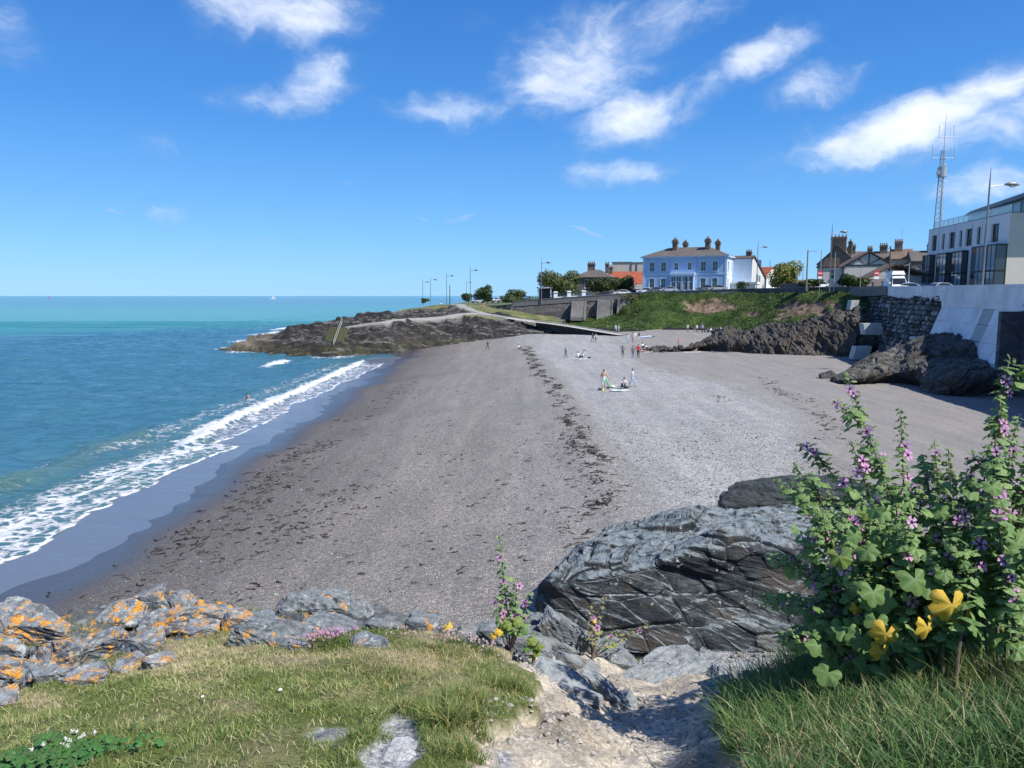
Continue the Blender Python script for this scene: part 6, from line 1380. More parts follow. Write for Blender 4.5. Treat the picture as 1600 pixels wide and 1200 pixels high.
for (u, vb, Y, rz, col, lab) in ((1213, 450, 178, 5, SILV, 'silver car parked far right of the gabled house'), (1262, 449, 150, 0, WHITE, 'white car low behind the wall near the utility pole'),
    (1010, 456, 181, -10, GREY, 'dark grey car parked in front of the left half of the blue villa'), (1030, 455, 180, -10, SILV, 'silver car parked in front of the bay windows of the blue villa'), (994, 457, 182, -12, WHITE, 'white car at the left corner of the blue villa'),
    (1087, 453, 176, -14, GREY, 'dark car in front of the right half of the blue villa'), (1106, 453, 175, -14, SILV, 'light car in front of the right half of the blue villa'),
    (958, 460, 184, -8, WHITE, 'white car parked below the red roofed house'), (928, 463, 184, -8, DK, 'black car parked to the right of the white pillars'), (940, 462, 184.5, -8, SILV, 'silver car beside the black one, right of the pillars'),
    (898, 464.5, 185, -6, BLUE_, 'blue car showing between the middle and right white pillars'), (852, 470, 186, -6, DK, 'black car left of the white pillars'),
    (772, 471, 214, 60, WHITE, 'white car parked on the headland right of the dark bush'), (781, 471, 210, 60, SILV, 'silver car on the headland, rightmost of its row'), (756, 472, 216, 60, GREY, 'dark grey car under the dark bush on the headland'), (740, 472, 218, 60, SILV, 'silver car on the headland by the lamp, leftmost of its row'),):
    carp(u, vb, Y, R(rz), col, lab, -.3)

# ================================================================ TREES AND BUSHES
m_bark = M_('bark', (.07, .055, .045), .9, .3, 4)
def bush(name, label, cat, u, vb, Y, wpx, hpx, col, col2, n_=3500, seed=0, leaf=.3, lobes=9, group=None, trunk=True, lift=.15):
    a = W(u, vb, Y); w = wpx/F_PX*Y; h_ = hpx/F_PX*Y; t = thing(name, label, cat, tuple(a), 0, group); r_ = np.random.default_rng(seed+100)
    lift = lift if name in ('garden_tree',) else -.18; trunk = name == 'garden_tree'; C = np.stack([r_.uniform(-.36, .36, lobes)*w, r_.uniform(-.3, .3, lobes)*w*.7, r_.uniform(.3+lift, .78, lobes)*h_], 1); C[0] = (0, 0, .6*h_)
    rad = r_.uniform(.16, .30, lobes)*w; rz_ = np.minimum(rad, .3*h_)
    k = r_.integers(0, lobes, n_); d_ = r_.normal(size=(n_, 3)); d_ /= np.linalg.norm(d_, axis=1, keepdims=True); rr_ = r_.uniform(.45, 1.05, n_)**.6
    P = C[k]+d_*rr_[:, None]*np.stack([rad[k], rad[k], rz_[k]], 1); P[:, 2] = np.clip(P[:, 2], .02, None); P += .12*leaf*r_.normal(size=P.shape)
    tone = np.clip(.5+.4*fbm(P+seed, .9, 2, .5, seed)+.25*r_.normal(size=n_), 0, 1)[:, None]; c_ = np.array(col)*(1-tone)+np.array(col2)*tone
    o = tufts('crown', P, r_.uniform(.6, 1.3, n_)*leaf, c_, seed, .75, 0, None, t, nrm=d_)
    if trunk:
        b = B()
        b.tube([(0, 0, -.5), (.05*w, 0, .25*h_), (0, 0, .6*h_)], [.05*w, .035*w, .015*w], 7)
        for q in C[1:5]: b.tube([(.03*w, 0, .2*h_), tuple((Vector(q)+Vector((0, 0, .2*h_)))*.5), tuple(q)], [.025*w, .015*w, .006*w], 5)
        mk('trunk', b, m_bark, t)
    return t
GD, GM = (.020, .038, .012), (.060, .085, .025)
bush('round_bush', 'wide olive green bush with pale flower heads left of the stone house', 'bush', 868, 466, 189, 78, 42, (.040, .052, .018), (.13, .125, .05), 6000, 1, .55, 12)
bush('garden_tree', 'dark spreading tree in front of the stone house', 'tree', 937, 462, 193, 60, 30, GD, GM, 4500, 2, .5, 10)
bush('garden_tree', 'dark bushy tree between the stone house and the lean to roof', 'tree', 972, 460, 196, 42, 30, GD, (.05, .07, .02), 3500, 3, .5)
bush('coastal_bush', 'dark rounded bush beside the street lamp on the headland', 'bush', 757, 470, 212, 34, 24, GD, GM, 2600, 4, .5)
bush('coastal_bush', 'small low bush on the sea side of the street lamp', 'bush', 729, 471, 222, 16, 14, GD, GM, 1000, 5, .5)
bush('coastal_bush', 'low green hedge like bush at the left end of the sea wall', 'bush', 812, 472, 183, 52, 20, (.03, .05, .016), (.075, .10, .03), 3500, 6, .45, 10)
bush('coastal_bush', 'small green shrub by the grey path on the headland', 'bush', 730, 493, 158, 14, 6, GD, GM, 500, 7, .3)
bush('coastal_bush', 'tiny shrub at the far sea end of the headland lawn', 'bush', 665, 473, 200, 14, 7, GD, GM, 500, 8, .4)
bush('garden_hedge', 'dense dark green hedge in front of the half timbered house', 'hedge', 1328, 447, 122, 46, 19, (.014, .034, .010), (.035, .065, .018), 4500, 9, .32, 12, lift=0)
bush('yellow_bush', 'yellow green pampas like bush left of the utility pole', 'bush', 1228, 448, 168, 48, 40, (.05, .075, .015), (.30, .30, .07), 5000, 10, .5, 12)
bush('garden_hedge', 'low mixed hedge beyond the silver car, left of the yellow bush', 'hedge', 1203, 447, 205, 46, 16, GD, (.10, .13, .04), 2500, 11, .5)
bush('garden_hedge', 'green hedge to the right of the yellow bush by the utility pole', 'hedge', 1268, 447, 140, 34, 12, GD, GM, 2200, 12, .35, lift=0)
bush('shrub', 'small grey green shrub on the wall in front of the gabled house', 'shrub', 1160, 452, 170, 18, 12, GD, (.08, .10, .05), 900, 13, .3)
bush('garden_tree', 'dark green treetop behind the yellow bush', 'tree', 1222, 440, 230, 34, 26, GD, GM, 2000, 14, .7)
bush('tamarisk', 'pale straggling shrub on top of the sea wall above the right buttress', 'shrub', 985, 470, 172.6, 34, 12, (.06, .08, .03), (.20, .20, .11), 1200, 15, .3)
a = W(1218, 452, 159); c = W(1262, 452, 142); t = thing('garden_wall', 'grey block garden wall on the promenade below the yellow bush', 'wall', (a.x, a.y, 10.7)); mk('wall_face', B().tube([(0, 0, .9), (c.x-a.x, c.y-a.y, .9)], .01, 4), m_oldwall, t)
b = B(); b.v = [(0, 0, 0), (c.x-a.x, c.y-a.y, 0), (c.x-a.x, c.y-a.y, 2.0), (0, 0, 2.0), (.2, .3, 0), (c.x-a.x+.2, c.y-a.y+.3, 0), (c.x-a.x+.2, c.y-a.y+.3, 2.0), (.2, .3, 2.0)]; b.f = [(0, 1, 2, 3), (7, 6, 5, 4), (3, 2, 6, 7), (0, 4, 5, 1), (0, 3, 7, 4), (1, 5, 6, 2)]; mk('blockwork', b, m_oldwall, t)

# ================================================================ PEOPLE
SKIN = M_('skin', (.42, .26, .19), .6, .06, 8); _mc = {}
def cloth(c):
    c = tuple(c)
    if c not in _mc: _mc[c] = M_('cloth', c, .85, .1, 6)
    return _mc[c]
HAIR = [M_('dark_hair', (.025, .018, .014), .7, .2, 9), M_('brown_hair', (.09, .055, .03), .7, .2, 9), M_('fair_hair', (.28, .20, .11), .7, .2, 9), M_('grey_hair', (.30, .29, .28), .7, .2, 9)]
def pose(kind):
    L = {}
    if kind in ('stand', 'walk', 'reach', 'hips'):
        L['pel'] = (0, 0, .94); L['spi'] = (0, .01, 1.15); L['che'] = (0, 0, 1.33); L['nec'] = (0, 0, 1.49); L['hd'] = (0, -.015, 1.60); L['tp'] = (0, -.01, 1.70)
        for s, n_ in ((-1, 'l'), (1, 'r')):
            k = s if kind == 'walk' else .12*s
            L['hi'+n_] = (s*.09, 0, .88); L['kn'+n_] = (s*.10, -.20*k-.03, .49); L['an'+n_] = (s*.11, -.17*k+(.16 if kind == 'walk' and s < 0 else 0), .09 if not (kind == 'walk' and s < 0) else .14); L['to'+n_] = (s*.13, L['an'+n_][1]-.16, .035)
            L['sh'+n_] = (s*.18, 0, 1.42); L['el'+n_] = (s*.235, .02+(.1*s if kind == 'walk' else 0), 1.14); L['wr'+n_] = (s*.25, -.06+(.14*s if kind == 'walk' else 0), .90); L['ha'+n_] = (s*.25, -.08+(.16*s if kind == 'walk' else 0), .80)
        if kind == 'reach': L['elr'] = (.30, -.12, 1.16); L['wrr'] = (.42, -.28, 1.02); L['har'] = (.47, -.33, .97)
        if kind == 'hips':
            for s, n_ in ((-1, 'l'), (1, 'r')): L['el'+n_] = (s*.37, .05, 1.16); L['wr'+n_] = (s*.20, -.05, 1.00); L['ha'+n_] = (s*.13, -.10, .98)
    else:
        ln = .10 if kind == 'sit' else .28
        L['pel'] = (0, 0, .14); L['spi'] = (0, .05+ln*.4, .35); L['che'] = (0, ln*.8, .53); L['nec'] = (0, ln, .69); L['hd'] = (0, ln-.05, .80); L['tp'] = (0, ln-.05, .90)
        for s, n_ in ((-1, 'l'), (1, 'r')):
            L['hi'+n_] = (s*.10, -.03, .13)
            if kind == 'sit': L['kn'+n_] = (s*.14, -.36, .46); L['an'+n_] = (s*.13, -.52, .09); L['to'+n_] = (s*.13, -.66, .04); L['sh'+n_] = (s*.18, ln, .62); L['el'+n_] = (s*.24, -.08, .47); L['wr'+n_] = (s*.15, -.30, .42); L['ha'+n_] = (s*.07, -.38, .42)
            else: L['kn'+n_] = (s*.12, -.46, .20 if s > 0 else .12); L['an'+n_] = (s*.13, -.88, .08); L['to'+n_] = (s*.14, -.93, .19); L['sh'+n_] = (s*.18, ln, .62); L['el'+n_] = (s*.26, ln+.16, .34); L['wr'+n_] = (s*.27, ln+.26, .10); L['ha'+n_] = (s*.28, ln+.30, .04)
    return L
RAD = dict(pel=(.155, .115), spi=(.135, .10), che=(.165, .115), nec=(.055, .055), hd=(.078, .092), tp=(.062, .075), hi=(.088, .09), kn=(.058, .058), an=(.038, .04), to=(.04, .028), sh=(.062, .062), el=(.042, .042), wr=(.028, .028), ha=(.036, .022))
EDG = [('pel', 'spi'), ('spi', 'che'), ('che', 'nec'), ('nec', 'hd'), ('hd', 'tp')]+[(a+s if a not in ('pel', 'che') else a, b+s) for s in 'lr' for a, b in (('pel', 'hi'), ('hi', 'kn'), ('kn', 'an'), ('an', 'to'), ('che', 'sh'), ('sh', 'el'), ('el', 'wr'), ('wr', 'ha'))]
_pm = {}
def person(label, p, rz, kind, h_, top, bot, hair=0, shorts=False, bare=False, sleeve='short', group=None, sink=0):
    t = thing('person', label, 'person', tuple(p), rz, group); sc_ = h_/1.75; key = kind
    if key not in _pm:
        L = pose(kind); names = list(L); me = bpy.data.meshes.new('tmp'); me.from_pydata([L[k] for k in names], [(names.index(a), names.index(b)) for a, b in EDG], [])
        o = bpy.data.objects.new('tmp', me); COL.objects.link(o); sk = o.modifiers.new('s', 'SKIN'); o.modifiers.new('u', 'SUBSURF').levels = 1; o.modifiers['u'].render_levels = 1; sk.use_smooth_shade = True
        for i, k in enumerate(names):
            d_ = me.skin_vertices[0].data[i]; kk = k if k in RAD else k[:-1]; d_.radius = RAD[kk]; d_.use_root = (k == 'pel')
        bpy.context.view_layer.update(); dg = bpy.context.evaluated_depsgraph_get(); m2 = bpy.data.meshes.new_from_object(o.evaluated_get(dg)); m2.name = 'body'; bpy.data.objects.remove(o)
        seg_ = []
        for a, b in EDG: seg_.append((np.array(L[a]), np.array(L[b]), a, b))
        cen = np.array([f.center[:] for f in m2.polygons]); D = []
        for A_, B_, a, b in seg_:
            ab = B_-A_; t_ = np.clip(((cen-A_) @ ab)/(ab @ ab), 0, 1); D.append(np.linalg.norm(cen-A_-t_[:, None]*ab, axis=1)-.5*min(RAD.get(a, RAD.get(a[:-1]))[0], RAD.get(b, RAD.get(b[:-1]))[0]))
        _pm[key] = (m2, np.argmin(np.array(D), 0), L)
    m2, cl_, L = _pm[key]; me = m2.copy(); me.materials.clear()
    for mm in (SKIN, cloth(top), cloth(bot), cloth((.03, .03, .035))): me.materials.append(mm)
    mi = []
    for c in cl_:
        a, b = EDG[c]
        if (a, b) in (('pel', 'spi'), ('spi', 'che')) or b.startswith('sh') or (a, b) == ('che', 'nec'): q = 0 if bare and b != 'spi' else (2 if b == 'spi' and bare else 1)
        elif a.startswith('sh'): q = 0 if bare else 1
        elif a.startswith('el'): q = 1 if sleeve == 'long' else 0
        elif b.startswith('hi') or a.startswith('hi'): q = 2
        elif a.startswith('kn'): q = 0 if shorts else 2
        elif a.startswith('an'): q = 0 if shorts else 3
        else: q = 0
        mi.append(q)
    me.polygons.foreach_set('material_index', mi); o = link('body', me, None, t); o.scale = (sc_,)*3
    hd = Vector(L['hd'])
    bm = bmesh.new(); bmesh.ops.create_uvsphere(bm, u_segments=12, v_segments=8, radius=1)
    bmesh.ops.delete(bm, geom=[v for v in bm.verts if v.co.z < -.35 or (v.co.y < -.45 and v.co.z < .35)], context='VERTS')
    for v in bm.verts: v.co = (v.co.x*.098+hd.x, v.co.y*.115+hd.y+.012, v.co.z*.115+hd.z+.028)
    m3 = bpy.data.meshes.new('hair'); bm.to_mesh(m3); bm.free(); m3.polygons.foreach_set('use_smooth', [True]*len(m3.polygons)); hr = link('hair', m3, HAIR[hair], t); hr.scale = (sc_,)*3
    if hair in (1, 2) and not bare: q = B().tube([(hd.x, hd.y+.09, hd.z+.05), (hd.x, hd.y+.12, hd.z-.1), (hd.x, hd.y+.12, hd.z-.22)], [.07, .075, .03], 7); lk = mk('long_hair', q, HAIR[hair], t, smooth=True); lk.scale = (sc_,)*3
    fb = B().tube([(hd.x, hd.y-.095, hd.z+.03), (hd.x, hd.y-.125, hd.z-.02)], [.010, .016], 5); fc = mk('nose', fb, SKIN, t); fc.scale = (sc_,)*3
    for s in (-1, 1): e_ = mk('eye', B().box(hd.x+s*.034-.012, hd.x+s*.034+.012, hd.y-.104, hd.y-.09, hd.z+.03, hd.z+.042), HAIR[0], t); e_.scale = (sc_,)*3
    return t
def beach_pt(u, v, iters=12):
    z = 2.4
    for _ in range(iters): q = G(u, v, z); z = bz(q.x, q.y)
    q = G(u, v, z); return Vector((q.x, q.y, bz(q.x, q.y)+.01))
def pb_(label, u, v, hpx, kind, top, bot, rz=0, hair=0, **k):
    p = beach_pt(u, v); real = hpx/F_PX*p.y; sc_ = real/(1.72 if kind in ('stand', 'walk', 'reach', 'hips') else .92)*1.75
    return person(label, p, R(rz), kind, min(1.85, max(1.15, sc_)), top, bot, hair, **k)
WT, NV, BK, JN, GY, RD = (.60, .60, .62), (.03, .04, .08), (.025, .025, .03), (.10, .16, .26), (.22, .22, .24), (.45, .03, .04)
pb_('bare chested person in white shorts holding the end of a long green float', 943, 610, 33, 'reach', SKIN.diffuse_color[:3], WT, 0, 0, shorts=True, bare=True)
pb_('person sitting in a white top, between the two standing beside the green float', 975, 607, 20, 'sit', WT, BK, -20, 0)
pb_('person in white top and pale blue trousers standing right of the seated group', 988, 605, 29, 'walk', WT, (.35, .5, .68), 70, 0)
pb_('person in dark clothes standing alone near the seaweed line', 884, 559, 16, 'walk', (.30, .30, .32), BK, -70, 0)
pb_('dark haired person in white sitting on the shingle beside a dark bag', 904, 561, 14, 'sit', WT, NV, 60, 0)
pb_('person leaning back in a pale top behind the one in white near the dark bag', 910, 558, 13, 'lean', (.55, .6, .68), JN, -60, 1)
pb_('left one of the pair walking near the ramp end, in dark trousers', 926, 535, 15, 'walk', BK, BK, 30, 0)
pb_('right one of the pair walking near the ramp end, in a white top', 931, 535, 14, 'walk', WT, BK, -30, 0)
pb_('grey haired man in grey shirt and shorts walking with arms on his hips', 973, 560, 23, 'hips', GY, (.14, .14, .15), 160, 3, shorts=True)
pb_('person in grey top and jeans standing left of the one in red', 989, 560, 20, 'stand', (.16, .17, .19), JN, 180, 0)
pb_('person in a red top and black trousers', 997, 560, 22, 'hips', RD, BK, 170, 0)
pb_('person in pale blue standing at the back left of the crowd on the shingle', 980.5, 537, 15, 'stand', (.35, .45, .62), (.3, .4, .55), 20, 1)
pb_('bare legged person in pale pink in the middle of the crowd', 989, 537, 18, 'stand', (.6, .42, .42), (.5, .3, .28), -20, 1, shorts=True)
pb_('person in white right behind the one in pale pink', 992.5, 533, 15, 'stand', WT, WT, 20, 2)
pb_('dark haired person in black behind the seated crowd', 998.5, 533, 14, 'stand', BK, WT, 40, 0)
pb_('person in white sitting with a dark bun, left of another in white', 1004, 545, 12, 'sit', WT, BK, 20, 0)
pb_('person in white sitting by the red towel, rightmost of the crowd', 1012, 548, 11, 'lean', WT, WT, 60, 2)
pb_('child in a pink top at the edge of the smooth green rock', 1060, 540, 12, 'stand', (.55, .2, .2), (.3, .15, .12), 20, 1, shorts=True)
pb_('person in black sitting at the foot of the smooth rock', 1079.5, 549, 11, 'lean', BK, BK, 40, 0)
pb_('person in white sitting at the foot of the smooth rock', 1087, 549, 10, 'lean', WT, (.5, .3, .25), -30, 2, shorts=True)
pb_('person in a white shirt standing apart below the seated row', 1074, 525, 13, 'stand', (.5, .5, .55), (.10, .10, .12), 0, 0)
pb_('person in dark clothes standing left of the row seated by the wall', 1085, 520, 13, 'stand', BK, (.35, .22, .17), 0, 0, shorts=True)
pb_('person in white standing at the left end of the row seated by the wall', 1088.5, 520, 13, 'stand', WT, BK, 0, 1)
pb_('person in navy bending near the row by the wall', 1094.5, 523, 13, 'walk', NV, NV, 30, 0)
pb_('person in pale blue standing just behind the one in navy', 1097.5, 521, 13, 'walk', (.4, .5, .7), NV, -30, 0)
for i, (u, v, c, lab) in enumerate(((1101.5, 519, BK, 'black clad person, first seated to the right of the standing group by the wall'), (1106, 519.5, (.1, .1, .14), 'person in charcoal, second in the seated row'), (1111, 519.5, WT, 'person in white, third in the seated row by the wall'),
                               (1116, 519.5, BK, 'person in black between two in white in the seated row'), (1120.5, 518.5, WT, 'white clad person right of the one in black in the seated row'), (1125.5, 517.5, (.5, .6, .75), 'person in pale blue near the right end of the seated row'), (1130, 517.5, WT, 'white clad person at the right end of the seated row'))):
    pb_(lab, u, v+.6, 9, 'sit', c, BK if i % 2 else JN, (-20, 10, 25, -10, 15, 0, -25)[i], i % 3)
for (u, c, lab, rz) in ((962, (.35, .5, .6), 'left one of the pair standing on the ramp, in pale blue', 20), (966.5, WT, 'right one of the pair standing on the ramp, in white', -40)):
    q = W(u, 518, 144.6); person(lab, (q.x, q.y, q.z-.12), R(rz), 'walk', 1.5, c, (.4, .45, .5), 0)
pb_('person in black standing where the shingle meets the headland rocks', 762, 547, 14, 'walk', BK, BK, 40, 0)
pb_('person in white sitting on the shingle below the headland, right of the one in black', 811, 546, 8, 'sit', WT, BK, 40, 0)
pb_('person in a white top sitting against the green stained rocks left of the beach', 669, 541, 10, 'sit', WT, NV, 20, 1)
q = W(755, 484, 172); person('person in orange brown walking on the headland grass', (q.x, q.y, q.z), R(60), 'walk', 1.7, (.42, .16, .06), (.4, .28, .2), 0)
q = W(689, 477, 180); person('person in pale clothes sitting on the headland lawn', (q.x, q.y, q.z-.1), R(60), 'sit', 1.7, WT, (.4, .2, .15), 1)
q = W(1192, 452, 166); person('person in red and black walking along the promenade by the gabled house', (q.x, q.y, q.z-.4), R(70), 'walk', 1.7, RD, BK, 0)
for (u, v, lab, dz, b_) in ((387, 621, 'bare backed swimmer standing chest deep in the sea', -1.18, True), (335, 621, 'swimmer with only the head and shoulders above the water', -1.45, True)):
    q = G(u, v, .1); person(lab, (q.x, q.y, dz), R(150), 'stand', 1.75, (.2, .1, .1), NV, 0, bare=b_)
# belongings on the shingle
def heap(label, cat, name, u, v, wpx, hpx, col, seed):
    p = beach_pt(u, v); o = block(name, (0, 0, 0), (wpx/F_PX*p.y*.42, wpx/F_PX*p.y*.3, hpx/F_PX*p.y*.45), (0, 0, .3), seed, cloth(col), None, sub=2, ncut=6, fac=.05)
    o.location = (p.x, p.y, p.z+hpx/F_PX*p.y*.3); return tag(o, label, cat)
heap('black bag with a yellow strap, nearest the bare chested person', 'bag', 'bag', 937, 610, 9, 6, BK, 1); heap('small yellow bag beside the black bag at the bare feet', 'bag', 'bag', 942.5, 611, 5, 5, (.6, .6, .15), 2)
heap('white towel bundle between the standing pair and the seated person', 'towel', 'towel', 957, 605, 11, 4, WT, 3); heap('black rucksack lying right of the seated person', 'bag', 'bag', 979.5, 607, 8, 5, BK, 4)
heap('black bag left of the white towel bundle', 'bag', 'bag', 950, 606.5, 9, 3, BK, 5); heap('dark bag on a pale cloth in front of the seated person', 'bag', 'bag', 968, 610, 7, 3, (.04, .05, .07), 6)
heap('dark bag just right of the pair sitting on the shingle', 'bag', 'bag', 921, 560, 7, 4, BK, 7); heap('black bag on the blue towel at the far end of the beach', 'bag', 'bag', 1021, 528, 5, 2.5, NV, 8)
def towel(label, u, v, w, l, rz, col, spots=None):
    p = beach_pt(u, v); b = B(); nx, ny = 6, 8; rr3 = random.Random(u)
    for j in range(ny+1):
        for i in range(nx+1):
            x = (i/nx-.5)*w; y = (j/ny-.5)*l; X_ = p.x+x*cos(rz)-y*sin(rz); Y_ = p.y+x*sin(rz)+y*cos(rz); b.v.append((X_-p.x, Y_-p.y, bz(X_, Y_)-p.z+.07+.03*rr3.random()))
    b.f = [(j*(nx+1)+i, j*(nx+1)+i+1, (j+1)*(nx+1)+i+1, (j+1)*(nx+1)+i) for j in range(ny) for i in range(nx)]
    o = mk('beach_towel', b, cloth(col), fix=False); md = o.modifiers.new('thick', 'SOLIDIFY'); md.thickness = .02; o.location = p; return tag(o, label, 'towel')
towel('blue and white towel at the far end of the beach behind the crowd', 1009, 527, 2.4, 1.6, .2, (.40, .50, .70)); towel('red towel spread in front of the seated crowd', 1007, 549, 1.8, 1.0, .3, (.38, .16, .16)); towel('white towel in front of the seated crowd, right of the red one', 1013, 551, 1.5, .9, .1, WT)
towel('white towel under the dark bag of the seated person', 968, 611, 1.6, .8, .2, (.5, .6, .6)); towel('pale towel under the two sitting at the smooth rock', 1082, 551, 2.4, 1.0, .1, (.6, .6, .62)); towel('pale towel under the pair near the dark bag', 906, 562, 1.8, .9, .1, (.55, .58, .62))
p = beach_pt(949, 607); pts = [Vector((-.55, 0, 1.05)), Vector((-.30, 0, 1.0)), Vector((-.08, 0, .75)), Vector((.06, 0, .4)), Vector((.12, 0, .05))]
o = mk('pool_float', B().tube(pts, [.05, .06, .06, .06, .05], 8), M_('green_foam', (.10, .55, .12), .6), smooth=True); o.location = p; tag(o, 'long bright green foam float held by the bare chested person', 'float')
# sailing boat and buoy
q = G(428, 467.3, 0); t = thing('sailing_boat', 'tiny white sailing boat near the horizon', 'boat', tuple(q)); sc_ = q.y/1000
mk('hull', B().prism([(-3.5*sc_, 0), (3.2*sc_, 0), (4*sc_, 1.0*sc_), (-3.6*sc_, 1.0*sc_)], -1*sc_, 1*sc_, 'y'), m_white, t); mk('sail', B().prism([(-2.5*sc_, 1.6*sc_), (.6*sc_, 1.6*sc_), (.6*sc_, 7*sc_)], -.05*sc_, .05*sc_, 'y'), m_white, t); mk('mast', B().tube([(.8*sc_, 0, 1*sc_), (.8*sc_, 0, 7.5*sc_)], .08*sc_, 5), m_gal, t)
q = G(76, 465.4, 0); t = thing('buoy', 'tiny dark red channel buoy near the horizon at the left', 'buoy', tuple(q)); k_ = q.y/1156; mk('float', B().cyl((0, 0, -.3*k_), 1.3*k_, 1.0*k_, 10), m_red, t); mk('tower', B().tube([(0, 0, .6*k_), (0, 0, 2.8*k_)], [.8*k_, .25*k_], 8), m_red, t)

# ================================================================ FOREGROUND PLANTS
m_leafg = leafmat('mallow_leaf', (.105, .205, .050), (.175, .29, .090), .6, None, .4); m_leafy = leafmat('yellowed_mallow_leaf', (.55, .33, .03), (.72, .50, .05), .6, None, .3); m_leafyg = leafmat('yellow_green_leaf', (.12, .20, .03), (.22, .28, .05), .6, None, .35)
m_small = leafmat('small_mallow_leaves', None, None, .6, 'col', .3); m_stem = M_('mallow_stem', (.085, .065, .045), .7, .3, 20); m_stemw = M_('woody_stem', (.17, .14, .115), .85, .3, 20)
m_pet = leafmat('mallow_petal', (.74, .28, .68), (.86, .50, .82), .5, None, .45); m_cen = M_('flower_centre', (.055, .01, .06), .7, .2, 40)
def leafmesh(seed, lobes=6, mat=None, droop=.25):
    r_ = random.Random(seed); b = B(); b.v.append((0, 0, 0)); n2 = lobes*2; span = 2*pi*.86; a0 = -span/2+pi/2
    for ring, f in ((0, .5), (1, 1)):
        for i in range(n2+1):
            a = a0+span*i/n2; tip = i % 2 == 1; R_ = (1.0 if tip else .80)*(1-.12*abs(i/n2-.5))*r_.uniform(.93, 1.05); R_ = R_ if f == 1 else (.5 if tip else .46)
            z_ = (.07 if tip else -.05)*(1 if f == 1 else .8)-droop*(R_**2); b.v.append((R_*cos(a), R_*sin(a), z_))
    k = n2+1
    b.f = [(0, 1+i, 2+i) for i in range(n2)]+[(1+i, k+1+i, k+2+i, 2+i) for i in range(n2)]
    me = bpy.data.meshes.new('leaf'); me.from_pydata(b.v, [], b.f); me.materials.append(mat or m_leafg); me.polygons.foreach_set('use_smooth', [False]*len(me.polygons)); return me
def bigleaf(seed, mat, droop=.3):
    r_ = random.Random(seed); b = B(); b.v.append((0, 0, 0)); span = 2*pi*.86; a0 = -span/2+pi/2; n2 = 20; asym = r_.uniform(-.1, .1); cu = r_.uniform(-.25, .25)
    for f in (.52, 1):
        for i in range(n2+1):
            ph = i % 4; a = a0+span*i/n2+r_.uniform(-.02, .02); R_ = (.76, .93, 1.0, .93)[ph]*(1-.14*abs(i/n2-.5))*r_.uniform(.95, 1.05)*(1+asym*cos(a)); zt = (-.09, 0, .07, 0)[ph]*(1 if f == 1 else .7)
            if f < 1: R_ = .52*(.92+.08*R_)
            b.v.append((R_*cos(a), R_*sin(a), zt-droop*R_**2+cu*R_*R_*cos(a)*sin(a)+(.04*r_.gauss(0, 1) if f == 1 else 0)))
    k = n2+1; b.f = [(0, 1+i, 2+i) for i in range(n2)]+[(1+i, k+1+i, k+2+i, 2+i) for i in range(n2)]
    me = bpy.data.meshes.new('leaf'); me.from_pydata(b.v, [], b.f); me.materials.append(mat); me.polygons.foreach_set('use_smooth', [True]*len(me.polygons)); return me
for m_, vc in ((m_leafg, (.20, .32, .13)), (m_leafy, (.80, .66, .18)), (m_leafyg, (.34, .42, .14))):
    n = NT(m_.node_tree); src = n.n['Principled BSDF'].inputs['Base Color'].links[0].from_socket; tc = n.add('ShaderNodeTexCoord').outputs['Object']; sx = n.add('ShaderNodeSeparateXYZ'); n.l.new(tc, sx.inputs[0])
    ang = n.math('ARCTAN2', sx.outputs[1], sx.outputs[0]); a_ = n.math('FLOORED_MODULO', n.math('ADD', ang, 2*pi*.86/2-pi/2), 2*pi); fr = n.math('FRACT', n.math('MULTIPLY', a_, 5/(2*pi*.86)))
    rr_ = n.vmath('LENGTH', tc, out=1); vein = n.math('MULTIPLY', n.mapr(n.math('MULTIPLY', n.math('ABSOLUTE', n.math('SUBTRACT', fr, .5)), rr_), .012, .05, 1, 0), .75)
    edge_ = n.mapr(n.math('ADD', rr_, n.math('MULTIPLY', n.noise(tc, 5, 4), .4)), 1.05, 1.3, 0, .5)
    c = n.mix(vein, src, vc); c = n.mix(edge_, c, (.22, .15, .05))
    n.set(n.n['Principled BSDF'].inputs['Base Color'], c)
    for q in n.n:
        if q.type == 'BSDF_TRANSLUCENT': n.set(q.inputs[0], c)
LS = [leafmesh(i, 5) for i in range(3)]; LG = [bigleaf(i, m_leafg) for i in range(7)]; LY = [bigleaf(20+i, m_leafy, .42) for i in range(3)]; LYG = [bigleaf(30+i, m_leafyg) for i in range(2)]
LNP = [np.array([v.co[:] for v in m_.vertices]) for m_ in LS]
LTRI = []
for m_ in LS:
    F = []
    for f in m_.polygons:
        v = list(f.vertices); F.append(v[:3]); 
        if len(v) == 4: F.append([v[0], v[2], v[3]])
    LTRI.append(np.array(F))
def petalmesh():
    b = B()
    for k in range(5):
        a = k*2*pi/5; q = [(0, .1, 0), (-.22, .55, .10), (-.34, .95, .16), (-.14, 1.06, .14), (0, .93, .11), (.14, 1.06, .14), (.34, .95, .16), (.22, .55, .10)]; i = len(b.v)
        b.v += [(x*cos(a)-y*sin(a), x*sin(a)+y*cos(a), z) for x, y, z in q]; b.f += [(i, i+1, i+4), (i+1, i+2, i+3, i+4), (i, i+4, i+7), (i+4, i+5, i+6, i+7)]
    me = bpy.data.meshes.new('petals'); me.from_pydata(b.v, [], b.f); me.materials.append(m_pet); return me
PET = petalmesh(); bcen = B().tube([(0, 0, .03), (0, 0, .10), (0, 0, .34)], [.32, .24, .06], 8); _c = bpy.data.meshes.new('flower_centre'); _c.from_pydata(bcen.v, [], bcen.f); _c.materials.append(m_cen)
def orient(nrm, roll):
    q = Vector(nrm).to_track_quat('Z', 'Y'); return (q.to_matrix() @ Matrix.Rotation(roll, 3, 'Z'))
